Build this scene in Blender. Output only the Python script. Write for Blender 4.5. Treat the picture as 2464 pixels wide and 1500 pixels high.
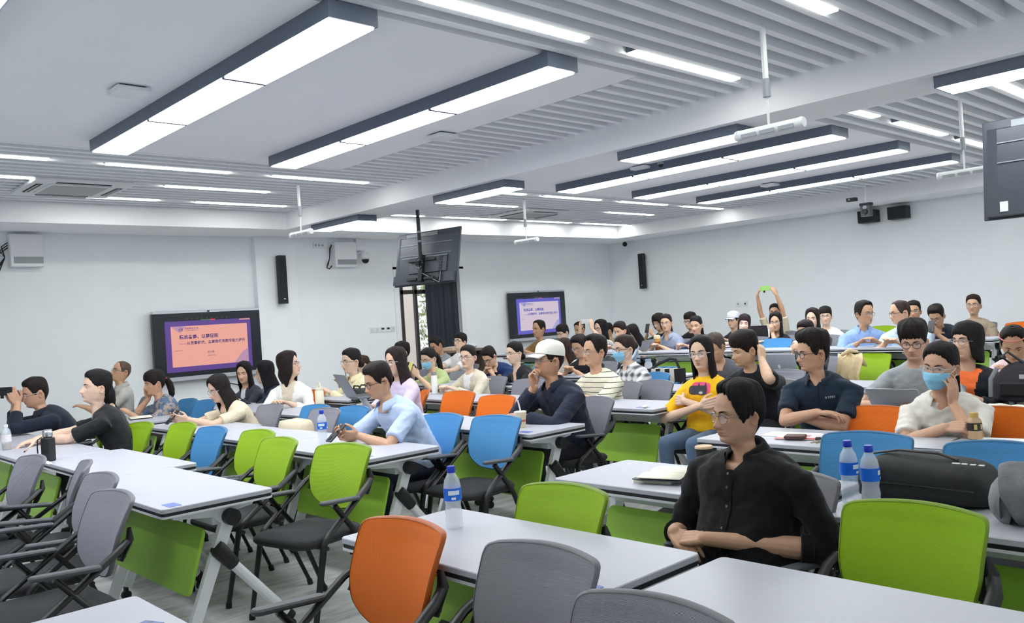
import bpy, bmesh, math, random
import numpy as np
from mathutils import Vector, Matrix, noise, Euler
from mathutils.bvhtree import BVHTree

for o in list(bpy.data.objects):
    bpy.data.objects.remove(o)
SC = bpy.context.scene
COL = SC.collection
PI = math.pi
rad = math.radians

# ------------------------------------------------------------------ camera
CAMZ = 1.51
FPX = 2055.1                      # focal length in pixels of the 2464 px wide frame
YAW, PITCH, ROLL = rad(46.609), rad(0.4354), rad(-3.671)
fwd = Vector((math.cos(PITCH)*math.cos(YAW), math.cos(PITCH)*math.sin(YAW), math.sin(PITCH)))
rt0 = Vector((math.sin(YAW), -math.cos(YAW), 0))
up0 = rt0.cross(fwd)
rt = math.cos(ROLL)*rt0 + math.sin(ROLL)*up0
up = -math.sin(ROLL)*rt0 + math.cos(ROLL)*up0
cd = bpy.data.cameras.new('camera')
cam = bpy.data.objects.new('camera', cd)
COL.objects.link(cam)
cd.sensor_fit = 'HORIZONTAL'
cd.sensor_width = 36.0
cd.lens = 36.0*FPX/2464.0
cd.clip_start = 0.05
cd.clip_end = 200
R3 = Matrix((rt, up, -fwd)).transposed()
cam.matrix_world = Matrix.Translation((0, 0, CAMZ)) @ R3.to_4x4()
SC.camera = cam

# ------------------------------------------------------------------ world, exposure
wd = bpy.data.worlds.new('world')
SC.world = wd
wd.use_nodes = True
nt = wd.node_tree
for n in list(nt.nodes):
    nt.nodes.remove(n)
wo = nt.nodes.new('ShaderNodeOutputWorld')
bg = nt.nodes.new('ShaderNodeBackground')
bg.inputs['Color'].default_value = (0.93, 0.96, 1.0, 1)
bg.inputs['Strength'].default_value = 1.5
nt.links.new(bg.outputs[0], wo.inputs[0])
SC.view_settings.view_transform = 'Standard'
SC.view_settings.look = 'None'
SC.view_settings.gamma = 1.0
SC.view_settings.use_curve_mapping = False
SC.view_settings.exposure = 0.17
try:
    SC.cycles.use_denoising = True
    SC.cycles.denoiser = 'OPENIMAGEDENOISE'
    SC.cycles.max_bounces = 10
    SC.cycles.diffuse_bounces = 8
    SC.cycles.glossy_bounces = 3
    SC.cycles.transmission_bounces = 6
    SC.cycles.transparent_max_bounces = 10
    SC.cycles.caustics_reflective = False
    SC.cycles.caustics_refractive = False
    SC.cycles.sample_clamp_indirect = 4.0
except Exception:
    pass
PANEL_STRENGTH = 16.5
LED_STRENGTH = 19.0

# ------------------------------------------------------------------ places: a pixel of the photograph taken to a plane of the room
def ray(px, py):
    return rt*((px-1232.0)/FPX) + up*(-(py-750.0)/FPX) + fwd
def PZ(px, py, z):
    d = ray(px, py)
    return Vector((0, 0, CAMZ)) + d*((z-CAMZ)/d.z)
def PX(px, py, x):
    d = ray(px, py)
    return Vector((0, 0, CAMZ)) + d*(x/d.x)
def PY(px, py, y):
    d = ray(px, py)
    return Vector((0, 0, CAMZ)) + d*(y/d.y)

# ------------------------------------------------------------------ materials
MATS = {}
def srgb(r, g, b):
    f = lambda c: (c/255.0/12.92) if c/255.0 <= 0.04045 else ((c/255.0+0.055)/1.055)**2.4
    return (f(r), f(g), f(b), 1.0)
def mat(name, col, rough=0.5, metal=0.0, spec=0.5, bump=None, noise_amt=0.0, noise_scale=20.0, wave=None, alpha=None, trans=0.0, ior=1.45,
        emis=None, estr=0.0, tint=False, aniso=None, coat=0.0, sheen=0.0):
    """bump=(scale, strength); wave=(axis, scale, strength, dark) fine ribs; tint: multiply by the point colour 'tint'"""
    if name in MATS:
        return MATS[name]
    m = bpy.data.materials.new(name)
    m.use_nodes = True
    t = m.node_tree
    b = t.nodes['Principled BSDF']
    if len(col) == 3:
        col = srgb(*col)
    b.inputs['Base Color'].default_value = col
    b.inputs['Roughness'].default_value = rough
    b.inputs['Metallic'].default_value = metal
    b.inputs['Specular IOR Level'].default_value = spec
    b.inputs['IOR'].default_value = ior
    b.inputs['Transmission Weight'].default_value = trans
    b.inputs['Coat Weight'].default_value = coat
    b.inputs['Sheen Weight'].default_value = sheen
    if alpha is not None:
        b.inputs['Alpha'].default_value = alpha
    if emis is not None:
        b.inputs['Emission Color'].default_value = srgb(*emis)
        b.inputs['Emission Strength'].default_value = estr
    L = t.links.new
    tc = t.nodes.new('ShaderNodeTexCoord')
    colsock = None
    if noise_amt > 0:
        nz = t.nodes.new('ShaderNodeTexNoise')
        nz.inputs['Scale'].default_value = noise_scale
        nz.inputs['Detail'].default_value = 5
        L(tc.outputs['Object'], nz.inputs['Vector'])
        rp = t.nodes.new('ShaderNodeValToRGB')
        rp.color_ramp.elements[0].position = 0.3
        rp.color_ramp.elements[1].position = 0.7
        rp.color_ramp.elements[0].color = tuple(c*(1-noise_amt) for c in col[:3])+(1,)
        rp.color_ramp.elements[1].color = tuple(min(1, c*(1+noise_amt)) for c in col[:3])+(1,)
        L(nz.outputs['Fac'], rp.inputs['Fac'])
        colsock = rp.outputs['Color']
        L(colsock, b.inputs['Base Color'])
    if wave:
        axis, sc, st, dark = wave
        wv = t.nodes.new('ShaderNodeTexWave')
        wv.bands_direction = axis
        wv.inputs['Scale'].default_value = sc
        wv.inputs['Distortion'].default_value = 0.0
        L(tc.outputs['Object'], wv.inputs['Vector'])
        mx = t.nodes.new('ShaderNodeMix')
        mx.data_type = 'RGBA'
        mx.inputs['A'].default_value = tuple(c*dark for c in col[:3])+(1,)
        mx.inputs['B'].default_value = col
        L(wv.outputs['Fac'], mx.inputs['Factor'])
        L(mx.outputs['Result'], b.inputs['Base Color'])
        bp = t.nodes.new('ShaderNodeBump')
        bp.inputs['Strength'].default_value = st
        bp.inputs['Distance'].default_value = 0.004
        L(wv.outputs['Fac'], bp.inputs['Height'])
        L(bp.outputs['Normal'], b.inputs['Normal'])
    if tint:
        at = t.nodes.new('ShaderNodeAttribute')
        at.attribute_name = 'tint'
        mx = t.nodes.new('ShaderNodeMix')
        mx.data_type = 'RGBA'
        mx.blend_type = 'MULTIPLY'
        mx.inputs['Factor'].default_value = 1.0
        if colsock:
            L(colsock, mx.inputs['A'])
        else:
            mx.inputs['A'].default_value = col
        L(at.outputs['Color'], mx.inputs['B'])
        L(mx.outputs['Result'], b.inputs['Base Color'])
    if bump:
        nz = t.nodes.new('ShaderNodeTexNoise')
        nz.inputs['Scale'].default_value = bump[0]
        nz.inputs['Detail'].default_value = 4
        if aniso:
            mp = t.nodes.new('ShaderNodeMapping')
            mp.inputs['Scale'].default_value = aniso
            L(tc.outputs['Object'], mp.inputs['Vector'])
            L(mp.outputs['Vector'], nz.inputs['Vector'])
        else:
            L(tc.outputs['Object'], nz.inputs['Vector'])
        bp = t.nodes.new('ShaderNodeBump')
        bp.inputs['Strength'].default_value = bump[1]
        bp.inputs['Distance'].default_value = 0.01
        L(nz.outputs['Fac'], bp.inputs['Height'])
        L(bp.outputs['Normal'], b.inputs['Normal'])
    MATS[name] = m
    return m

# ------------------------------------------------------------------ mesh building
class MB:
    def __init__(s):
        s.v = []; s.f = []; s.m = []; s.n = 0
    def add(s, verts, faces, mi=0):
        verts = np.asarray(verts, float).reshape(-1, 3)
        s.v.append(verts)
        k = s.n
        for f in faces:
            s.f.append(tuple(i+k for i in f)); s.m.append(mi)
        s.n += len(verts)
        return s
    def box(s, c, d, mi=0, rot=None):
        x, y, z = d[0]/2, d[1]/2, d[2]/2
        P = np.array([(a, b, e) for a in (-x, x) for b in (-y, y) for e in (-z, z)])
        if rot is not None:
            P = P @ np.array(rot.to_3x3()).T
        return s.add(P+np.array(c), [(0, 1, 3, 2), (4, 6, 7, 5), (0, 4, 5, 1), (2, 3, 7, 6), (0, 2, 6, 4), (1, 5, 7, 3)], mi)
    def grid(s, G, mi=0, cu=False, cv=False, flip=False):
        G = np.asarray(G, float)
        a, b = G.shape[:2]
        F = []
        for i in range(a if cu else a-1):
            for j in range(b if cv else b-1):
                i2, j2 = (i+1) % a, (j+1) % b
                q = (i*b+j, i2*b+j, i2*b+j2, i*b+j2)
                F.append(q[::-1] if flip else q)
        return s.add(G.reshape(-1, 3), F, mi)
    def loft(s, rings, mi=0, caps=True):
        """rings: list of closed rings with equal counts; ring order gives outward normals when rings go along +axis and rings run CCW"""
        G = np.asarray(rings, float)
        a, b = G.shape[:2]
        F = []
        for i in range(a-1):
            for j in range(b):
                j2 = (j+1) % b
                F.append((i*b+j, i*b+j2, (i+1)*b+j2, (i+1)*b+j))
        if caps:
            F.append(tuple(range(b))[::-1])
            F.append(tuple((a-1)*b+j for j in range(b)))
        return s.add(G.reshape(-1, 3), F, mi)
    def tube(s, path, radii, n=10, mi=0, caps=True, round_ends=False, flat=None):
        P = [np.array(p, float) for p in path]
        if not hasattr(radii, '__len__'):
            radii = [radii]*len(P)
        radii = list(radii)
        if round_ends:
            def ext(p, q, r):
                d = (p-q)/(np.linalg.norm(p-q)+1e-9)
                return [(p+d*r*0.95, r*0.25), (p+d*r*0.7, r*0.7)]
            A = ext(P[0], P[1], radii[0]); B = ext(P[-1], P[-2], radii[-1])
            P = [a for a, _ in A]+P+[a for a, _ in B[::-1]]
            radii = [r for _, r in A]+radii+[r for _, r in B[::-1]]
        rings = []
        t0 = P[1]-P[0]; t0 /= np.linalg.norm(t0)+1e-9
        ref = np.array((0, 0, 1.0)) if abs(t0[2]) < 0.9 else np.array((1.0, 0, 0))
        u = np.cross(t0, ref); u /= np.linalg.norm(u)
        for i, p in enumerate(P):
            a = P[max(0, i-1)]; b = P[min(len(P)-1, i+1)]
            t = b-a; t /= np.linalg.norm(t)+1e-9
            u = u-t*np.dot(u, t); u /= np.linalg.norm(u)+1e-9
            w = np.cross(t, u)
            an = np.arange(n)*2*PI/n
            if flat is None:
                rings.append(p+radii[i]*(np.cos(an)[:, None]*u+np.sin(an)[:, None]*w))
            else:
                rings.append(p+radii[i]*(np.cos(an)[:, None]*u*flat[0]+np.sin(an)[:, None]*w*flat[1]))
        return s.loft(rings, mi, caps)
    def ell(s, c, r, nu=16, nv=10, mi=0, rot=None):
        G = []
        for i in range(nv+1):
            ph = -PI/2+PI*i/nv
            ph = max(-PI/2+0.03, min(PI/2-0.03, ph))
            G.append([(r[0]*math.cos(ph)*math.cos(2*PI*j/nu), r[1]*math.cos(ph)*math.sin(2*PI*j/nu), r[2]*math.sin(ph)) for j in range(nu)])
        G = np.array(G)
        if rot is not None:
            G = G @ np.array(rot.to_3x3()).T
        return s.loft(G+np.array(c), mi, True)
    def lathe(s, prof, c=(0, 0, 0), n=24, mi=0, caps=True):
        rings = [[(c[0]+r*math.cos(2*PI*j/n), c[1]+r*math.sin(2*PI*j/n), c[2]+z) for j in range(n)] for r, z in prof]
        return s.loft(rings, mi, caps)
    def slab(s, x0, x1, y0, y1, z0, z1, r=0.02, n=4, bev=0.0, mi=0):
        """rounded-corner slab"""
        def ring(ins, z):
            P = []
            rr = max(r-ins, 0.001)
            for cx, cy, a0 in ((x1-ins-rr, y1-ins-rr, 0), (x0+ins+rr, y1-ins-rr, PI/2), (x0+ins+rr, y0+ins+rr, PI), (x1-ins-rr, y0+ins+rr, 1.5*PI)):
                for k in range(n+1):
                    a = a0+PI/2*k/n
                    P.append((cx+rr*math.cos(a), cy+rr*math.sin(a), z))
            return P
        if bev > 0:
            R = [ring(bev, z0), ring(0, z0+bev), ring(0, z1-bev), ring(bev, z1)]
        else:
            R = [ring(0, z0), ring(0, z1)]
        return s.loft(R, mi)
    def xf(s, M):
        A = np.array(M)
        s.v = [v @ A[:3, :3].T+A[:3, 3] for v in s.v]
        return s
    def verts(s):
        return np.concatenate(s.v) if s.v else np.zeros((0, 3))
    def mesh(s, name, mats, smooth=True, sharp=None):
        me = bpy.data.meshes.new(name)
        me.from_pydata(s.verts().tolist(), [], s.f)
        for m in (mats if isinstance(mats, (list, tuple)) else [mats]):
            me.materials.append(m)
        if any(s.m):
            me.polygons.foreach_set('material_index', s.m)
        if smooth:
            me.polygons.foreach_set('use_smooth', [True]*len(me.polygons))
            if sharp is not None:
                me.set_sharp_from_angle(angle=rad(sharp))
        me.update()
        return me
    def build(s, name, mats, parent=None, smooth=True, sharp=35, loc=None, rotz=0):
        return link(name, s.mesh(name, mats, smooth, sharp), parent, loc, rotz)

def link(name, me, parent=None, loc=None, rotz=0):
    o = bpy.data.objects.new(name, me)
    COL.objects.link(o)
    if parent is not None:
        o.parent = parent
    if loc is not None:
        o.location = loc
    if rotz:
        o.rotation_euler = (0, 0, rotz)
    return o
def tag(o, label=None, cat=None, group=None, kind=None):
    if label: o['label'] = label
    if cat: o['category'] = cat
    if group: o['group'] = group
    if kind: o['kind'] = kind
    return o
def thing(name, label, cat, loc=(0, 0, 0), rotz=0, group=None):
    o = bpy.data.objects.new(name, None)
    o.empty_display_size = 0.1
    COL.objects.link(o)
    o.location = loc
    o.rotation_euler = (0, 0, rotz)
    return tag(o, label, cat, group)
def struct(name, mb, m, smooth=False):
    return tag(mb.build(name, m, smooth=smooth), kind='structure')
def copy_tree(o, parent=None):
    c = o.copy()
    COL.objects.link(c)
    if parent is not None:
        c.parent = parent
    for ch in o.children:
        copy_tree(ch, c)
    return c
def kids(o):
    return list(o.children)

def remesh(mb, voxel, smooth=4, fac=0.5):
    """one closed skin around everything in mb; returns (verts, faces)"""
    me = mb.mesh('tmp', [], smooth=False)
    ob = bpy.data.objects.new('tmp', me)
    COL.objects.link(ob)
    r = ob.modifiers.new('r', 'REMESH'); r.mode = 'VOXEL'; r.voxel_size = voxel
    if smooth:
        q = ob.modifiers.new('s', 'SMOOTH'); q.iterations = smooth; q.factor = fac
    dg = bpy.context.evaluated_depsgraph_get()
    ev = ob.evaluated_get(dg)
    m2 = ev.to_mesh()
    n = len(m2.vertices)
    V = np.empty(n*3); m2.vertices.foreach_get('co', V)
    F = [tuple(p.vertices) for p in m2.polygons]
    ev.to_mesh_clear()
    bpy.data.objects.remove(ob); bpy.data.meshes.remove(me)
    return V.reshape(-1, 3), F
# ------------------------------------------------------------------ room shell
XB, YA, XF, YR = 14.1, 11.78, -4.0, -1.3
ZS, ZB, ZC = CAMZ+1.673, CAMZ+1.443, 3.6
PLAT_X, PLAT_Z = 9.3, 0.17
def floor_mat():
    m = mat('floor_vinyl', (166, 168, 166), 0.42, spec=0.4)
    t = m.node_tree; L = t.links.new; b = t.nodes['Principled BSDF']
    tc = t.nodes.new('ShaderNodeTexCoord'); mp = t.nodes.new('ShaderNodeMapping')
    mp.inputs['Scale'].default_value = (1.2, 5.0, 1)
    mp.inputs['Rotation'].default_value = (0, 0, 0.25)
    nz = t.nodes.new('ShaderNodeTexNoise'); nz.inputs['Scale'].default_value = 2.4; nz.inputs['Detail'].default_value = 7; nz.inputs['Roughness'].default_value = 0.62
    nz.inputs['Distortion'].default_value = 0.8
    rp = t.nodes.new('ShaderNodeValToRGB')
    rp.color_ramp.elements[0].position = 0.32; rp.color_ramp.elements[0].color = srgb(150, 152, 152)
    rp.color_ramp.elements[1].position = 0.68; rp.color_ramp.elements[1].color = srgb(204, 205, 202)
    L(tc.outputs['Object'], mp.inputs['Vector']); L(mp.outputs['Vector'], nz.inputs['Vector'])
    L(nz.outputs['Fac'], rp.inputs['Fac']); L(rp.outputs['Color'], b.inputs['Base Color'])
    return m
M_FLOOR = floor_mat()
M_WALL = mat('wall_paint', (235, 239, 242), 0.75, spec=0.25, noise_amt=0.015, noise_scale=3, bump=(220, 0.03))
M_CEIL = mat('ceiling_paint', (246, 247, 252), 0.8, spec=0.2, noise_amt=0.012, noise_scale=2)
M_VOID_SHADE = mat('ceiling_void_shade', (26, 29, 36), 0.9)  # unlit space above the slats: its shade is put into this dark colour
M_SLAT = mat('slat_paint', (243, 245, 250), 0.5, spec=0.3)
M_DARKFRAME = mat('lamp_frame', (94, 103, 120), 0.45, spec=0.4)
M_WHITEP = mat('white_plastic', (226, 228, 232), 0.45)
M_GREYP = mat('grey_plastic', (150, 156, 162), 0.5)
M_BLACKP = mat('black_plastic', (28, 29, 32), 0.45, spec=0.4)
M_BLACKM = mat('black_matte', (36, 38, 43), 0.6)
M_STEEL = mat('brushed_steel', (190, 192, 196), 0.3, metal=0.9)
def emit(name, col, s):
    m = bpy.data.materials.new(name); m.use_nodes = True
    t = m.node_tree; t.nodes.clear()
    o = t.nodes.new('ShaderNodeOutputMaterial'); e = t.nodes.new('ShaderNodeEmission')
    e.inputs['Color'].default_value = srgb(*col); e.inputs['Strength'].default_value = s
    t.links.new(e.outputs[0], o.inputs[0]); return m
M_PANEL = emit('panel_light', (246, 250, 255), PANEL_STRENGTH)
M_LED = emit('linear_light', (252, 255, 246), LED_STRENGTH)

struct('floor', MB().box(((XF+XB)/2, (YR+YA)/2, -0.1), (XB-XF, YA-YR, 0.2)), M_FLOOR)
struct('floor_platform', MB().box(((PLAT_X+XB)/2, (YR+YA)/2, PLAT_Z/2+0.0005), (XB-PLAT_X, YA-YR-0.004, PLAT_Z-0.001)), M_FLOOR)
WX0, WX1, WZ1 = 8.52, 9.90, 2.455
w = MB()
w.box(((XF+WX0)/2, YA+0.12, 1.75), (WX0-XF, 0.24, 3.9)); w.box(((WX1+XB)/2, YA+0.12, 1.75), (XB-WX1, 0.24, 3.9))
w.box(((WX0+WX1)/2, YA+0.12, (WZ1+3.7)/2), (WX1-WX0, 0.24, 3.7-WZ1))
struct('wall_left', w, M_WALL)
struct('wall_back', MB().box((XB+0.1, (YR+YA)/2, 1.75), (0.2, YA-YR+0.4, 3.9)), M_WALL)
struct('wall_right', MB().box(((XF+XB)/2, YR-0.1, 1.75), (XB-XF+0.4, 0.2, 3.9)), M_WALL)
struct('wall_front', MB().box((XF-0.1, (YR+YA)/2, 1.75), (0.2, YA-YR+0.4, 3.9)), M_WALL)
ceil = struct('ceiling', MB().box(((XF+XB)/2, (YR+YA)/2, ZC+0.1), (XB-XF, YA-YR, 0.2)), M_VOID_SHADE)
struct('trim_column', MB().box((6.25, YA-0.06, ZB/2), (0.66, 0.12, ZB)), M_WALL)
YS, XS = 10.82, 13.24
def beam(name, x0, x1, y0, y1):
    r = 0.025
    return struct(name, MB().slab(x0, x1, y0, y1, ZB, ZC, r=0.015, bev=0.0), M_CEIL)
beam('ceiling_beam_left', XF, XB, YS, YA)
beam('ceiling_beam_back', XS, XB, YR, YS)
BX0, BX1 = 5.99, 6.60
beam('ceiling_beam_middle', BX0, BX1, YR, YS)
PY0, PY1 = 3.76, 7.68
P2Y0, P2Y1 = 3.80, 7.98
struct('ceiling_plaster_near', MB().box(((XF+4.93)/2, (PY0+PY1)/2, ZS+0.06), (4.93-XF, PY1-PY0, 0.12)), M_CEIL)
struct('ceiling_plaster_far', MB().box(((BX1+12.28)/2, (P2Y0+P2Y1)/2, ZS+0.06), (12.28-BX1, P2Y1-P2Y0, 0.12)), M_CEIL)
# baseboards
M_BASE = mat('baseboard', (120, 124, 128), 0.5)
struct('baseboard_left', MB().box(((XF+WX0)/2, YA-0.006, 0.05), (WX0-XF, 0.012, 0.1)), M_BASE)
struct('baseboard_back', MB().box((XB-0.006, (YR+YA)/2, PLAT_Z+0.05), (0.012, YA-YR, 0.1)), M_BASE)

# slats: one long blade each, hung side by side; runs along X
SP = 0.1625
def slat_run(x0, x1):
    return MB().box(((x0+x1)/2, 0, 0.07), (x1-x0, 0.055, 0.14)).mesh('slat', M_SLAT, smooth=False)
runs = {k: slat_run(*k) for k in ((XF, BX0), (4.95, BX0), (BX1, XS), (12.30, XS))}
ybase = 2.031
def slats(full, short, y0, y1):
    k0 = int((YR+0.1-ybase)/SP)
    y = ybase+k0*SP
    while y < YS-0.05:
        me = runs[short] if (y0-0.03 < y < y1+0.03) else runs[full]
        o = link('slat', me, ceil); o.location = (0, y, ZS)
        y += SP
slats((XF, BX0), (4.95, BX0), PY0, PY1)
slats((BX1, XS), (12.30, XS), P2Y0, P2Y1)

# linear lights set in the gaps between slats
ORD = ['first', 'second', 'third', 'fourth', 'fifth', 'sixth', 'seventh', 'eighth']
def led(x0, x1, y, label):
    k = round((y-ybase)/SP-0.5); y = ybase+(k+0.5)*SP
    t = thing('linear_light', label, 'light', ((x0+x1)/2, y, ZS), 0, 'linear lights between the ceiling slats')
    L = x1-x0
    MB().box((0, 0, 0.045), (L, 0.1, 0.07)).build('housing', M_DARKFRAME, t, smooth=False)
    MB().box((0, 0, 0.002), (L-0.02, 0.088, 0.014)).build('diffuser', M_LED, t, smooth=False)
LEDS = [
 ('in the near left slats, row by the plaster', 8.22, [(1.09, 2.29), (2.77, 3.99), (4.46, 5.66)]),
 ('in the near left slats, middle row', 9.2, [(2.02, 3.24), (3.7, 4.92)]),
 ('in the near left slats, row along the wall', 10.3, [(2.78, 4.0), (4.46, 5.67)]),
 ('high overhead, row nearest the plaster edge', 3.40, [(1.09, 2.3), (2.77, 3.99), (4.45, 5.68)]),
 ('high overhead, second row from the plaster edge', 2.28, [(2.0, 3.2), (3.69, 4.89)]),
 ('past the middle beam, row by the plaster', 8.28, [(7.0, 8.22), (8.6, 9.79), (10.28, 11.43), (11.93, 13.05)]),
 ('past the middle beam, middle row', 9.3, [(7.78, 8.99), (11.14, 12.35)]),
 ('past the middle beam, row along the screen wall', 10.5, [(7.02, 8.22), (8.68, 9.96), (10.42, 11.6), (11.98, 13.2)]),
 ('past the beam at upper right, row by plaster', 3.45, [(6.9, 8.11), (8.58, 9.81), (10.27, 11.45), (11.95, 13.1)]),
 ('above the right television', 2.33, [(7.78, 9.0), (9.5, 10.7)]),
 ('added out of view behind the photographer', 1.17, [(-1.5, -0.3), (0.8, 2.0), (3.2, 4.4), (7.8, 9.0), (10.4, 11.6)]),  # unseen row continuing the ceiling pattern, added to light the near tables
 ('added out of view near the right wall', 0.05, [(-1.5, -0.3), (0.8, 2.0), (3.2, 4.4), (7.8, 9.0), (10.4, 11.6)]),  # another unseen row, added for more light close to the camera
]
for desc, y, xs in LEDS:
    for i, (a, b) in enumerate(xs):
        led(a, b, y, 'linear light %s, %s from left' % (desc, ORD[i]))

# panel lights: dark frame, three bright diffusers in a line
def panel_light(x0, x1, y0, y1, ztop, h, n, label, group):
    t = thing('panel_light', label, 'light', ((x0+x1)/2, (y0+y1)/2, ztop-h), 0, group)
    W, L = x1-x0, y1-y0
    f = MB()
    f.box((-W/2+0.006, 0, h/2), (0.012, L, h)); f.box((W/2-0.006, 0, h/2), (0.012, L, h))
    f.box((0, -L/2+0.006, h/2), (W-0.024, 0.012, h)); f.box((0, L/2-0.006, h/2), (W-0.024, 0.012, h))
    f.box((0, 0, h-0.006), (W-0.024, L-0.024, 0.01))
    f.build('frame', M_DARKFRAME, t, smooth=False)
    l = (L-0.024)/n
    for k in range(1, n):
        MB().box((0, -L/2+0.012+l*k, 0.004), (W-0.02, 0.030, 0.026)).build('divider', M_DARKFRAME, t, smooth=False)
    for k in range(n):
        MB().box((0, -L/2+0.012+l*(k+0.5), 0.008), (W-0.026, l-0.024, 0.03)).build('diffuser', M_PANEL, t, smooth=False)
G1, G2 = 'panel lights under the plaster ceilings', 'panel lights under the middle beam'
for x0, x1, lab in ((-1.16, -0.86, 'long panel light behind the photographer over the front rows'),
                    (0.76, 1.06, 'long panel light whose end shows in the upper left picture corner'),
                    (2.35, 2.65, 'largest long panel light, three diffusers, beside the white ceiling sensor'),
                    (3.94, 4.22, 'second long panel light, three diffusers, nearer the middle beam')):
    panel_light(x0, x1, 3.69, 7.38, ZS, 0.095, 3, lab, G1)
for x0, x1, lab in ((8.0, 8.35, 'long panel light over the far bay, first past the dome camera'),
                    (9.55, 9.87, 'long panel light over the far bay, middle one of three'),
                    (11.12, 11.41, 'long panel light over the far bay, nearest the back wall')):
    panel_light(x0, x1, 3.80, 7.50, ZS, 0.095, 3, lab, G1)
for y0, y1, lab in ((9.17, 10.32, 'short panel light under the beam end, nearest the left wall'),
                    (6.42, 7.62, 'short panel light under the beam, second from the left wall'),
                    (3.67, 4.91, 'short panel light under the beam beside the dome camera'),
                    (0.95, 2.16, 'short panel light under the beam at the right picture edge'),
                    (-1.2, -0.1, 'short panel light under the beam end by the right wall')):
    panel_light(6.08, 6.37, y0, y1, ZB, 0.08, 1, lab, G2)

# ------------------------------------------------------------------ window, curtain, what is outside
M_MULL = mat('window_metal', (58, 54, 54), 0.45, metal=0.3)
M_GLASS = mat('window_glass', (240, 246, 248), 0.02, trans=1.0, ior=1.02, alpha=0.25)
win = MB()
yw = YA+0.17
win.box(((WX0+WX1)/2, yw, WZ1-0.03), (WX1-WX0, 0.06, 0.06)); win.box(((WX0+WX1)/2, yw, 0.03), (WX1-WX0, 0.06, 0.06))
win.box(((WX0+WX1)/2, yw, 2.07), (WX1-WX0, 0.06, 0.07))
for x in (WX0+0.03, 8.70, 9.0, 9.45, WX1-0.03):
    win.box((x, yw, WZ1/2), (0.055, 0.06, WZ1-0.01))
wo_ = struct('window_1', win, M_MULL)
for a, b in ((WX0+0.03, 8.70), (8.70, 9.0), (9.0, 9.45), (9.45, WX1-0.03)):
    MB().box(((a+b)/2, yw, 1.04), (b-a-0.05, 0.01, 2.0)).build('pane', M_GLASS, wo_, smooth=False)
    MB().box(((a+b)/2, yw, 2.265), (b-a-0.05, 0.01, 0.32)).build('pane', M_GLASS, wo_, smooth=False)
fr = MB()
for x in (WX0-0.03, WX1+0.03):
    fr.box((x, YA-0.008, WZ1/2+0.02), (0.1, 0.016, WZ1+0.04))
fr.box(((WX0+WX1)/2, YA-0.008, WZ1+0.045), (WX1-WX0+0.16, 0.016, 0.09))
struct('trim_1', fr, mat('trim_white', (232, 234, 236), 0.5))
# dark curtain drawn across the right of the window
G = []
N = 90
for i in range(N):
    u = i/(N-1)
    x = 9.15+u*(9.88-9.15)
    y = YA+0.055+0.022*math.sin(u*26)+0.010*math.sin(u*71+1)
    G.append([(x, y, z) for z in (0.04, 0.8, 1.6, 2.40)])
cur = MB().grid(G).build('curtain', mat('curtain_cloth', (46, 50, 60), 0.85), smooth=True, sharp=None)
tag(cur, 'dark navy curtain drawn over the right of the window', 'curtain')
s = cur.modifiers.new('s', 'SOLIDIFY'); s.thickness = 0.004
rod = MB().tube([(9.10, YA+0.055, 2.43), (9.89, YA+0.055, 2.43)], 0.012).build('curtain_rod', M_STEEL)
tag(rod, 'steel curtain rod at the top of the window', 'curtain rod')
# outside: pale facade with a pier, and greenery
M_FAC = mat('facade', (226, 214, 205), 0.8, noise_amt=0.05)
bld = thing('building', 'pale building pier seen outside the window', 'building', (11.0, 15.0, 0))
MB().box((0.0, 0, 1.5), (0.34, 0.4, 6)).build('pier', M_FAC, bld, smooth=False)
MB().box((-1.6, 1.2, 1.5), (2.2, 0.3, 6)).build('wall', mat('facade2', (238, 234, 230), 0.8), bld, smooth=False)
MB().box((-0.45, 0.3, 1.75), (0.5, 0.5, 0.25)).build('canopy', mat('canopy', (120, 98, 84), 0.7), bld, smooth=False)
random.seed(4)
hb = MB()
for k in range(2600):
    c = Vector((random.uniform(11.22, 13), random.uniform(14.6, 15.4), random.uniform(0, 3.0)))
    r = Euler((random.random()*6, random.random()*6, random.random()*6)).to_matrix()
    P = [c+r@Vector(q) for q in ((-0.06, 0, 0), (0, -0.03, 0), (0.06, 0, 0), (0, 0.03, 0.01))]
    hb.add([tuple(p) for p in P], [(0, 1, 2, 3)])
h_ = hb.build('foliage', mat('leaf', (150, 165, 110), 0.7, noise_amt=0.3, noise_scale=3))
tag(h_, 'pale green foliage outside the window', 'foliage', kind='stuff')
gr = struct('ground', MB().box((9, 16, -0.2), (20, 8, 0.2)), mat('paving', (190, 188, 182), 0.9))

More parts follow.
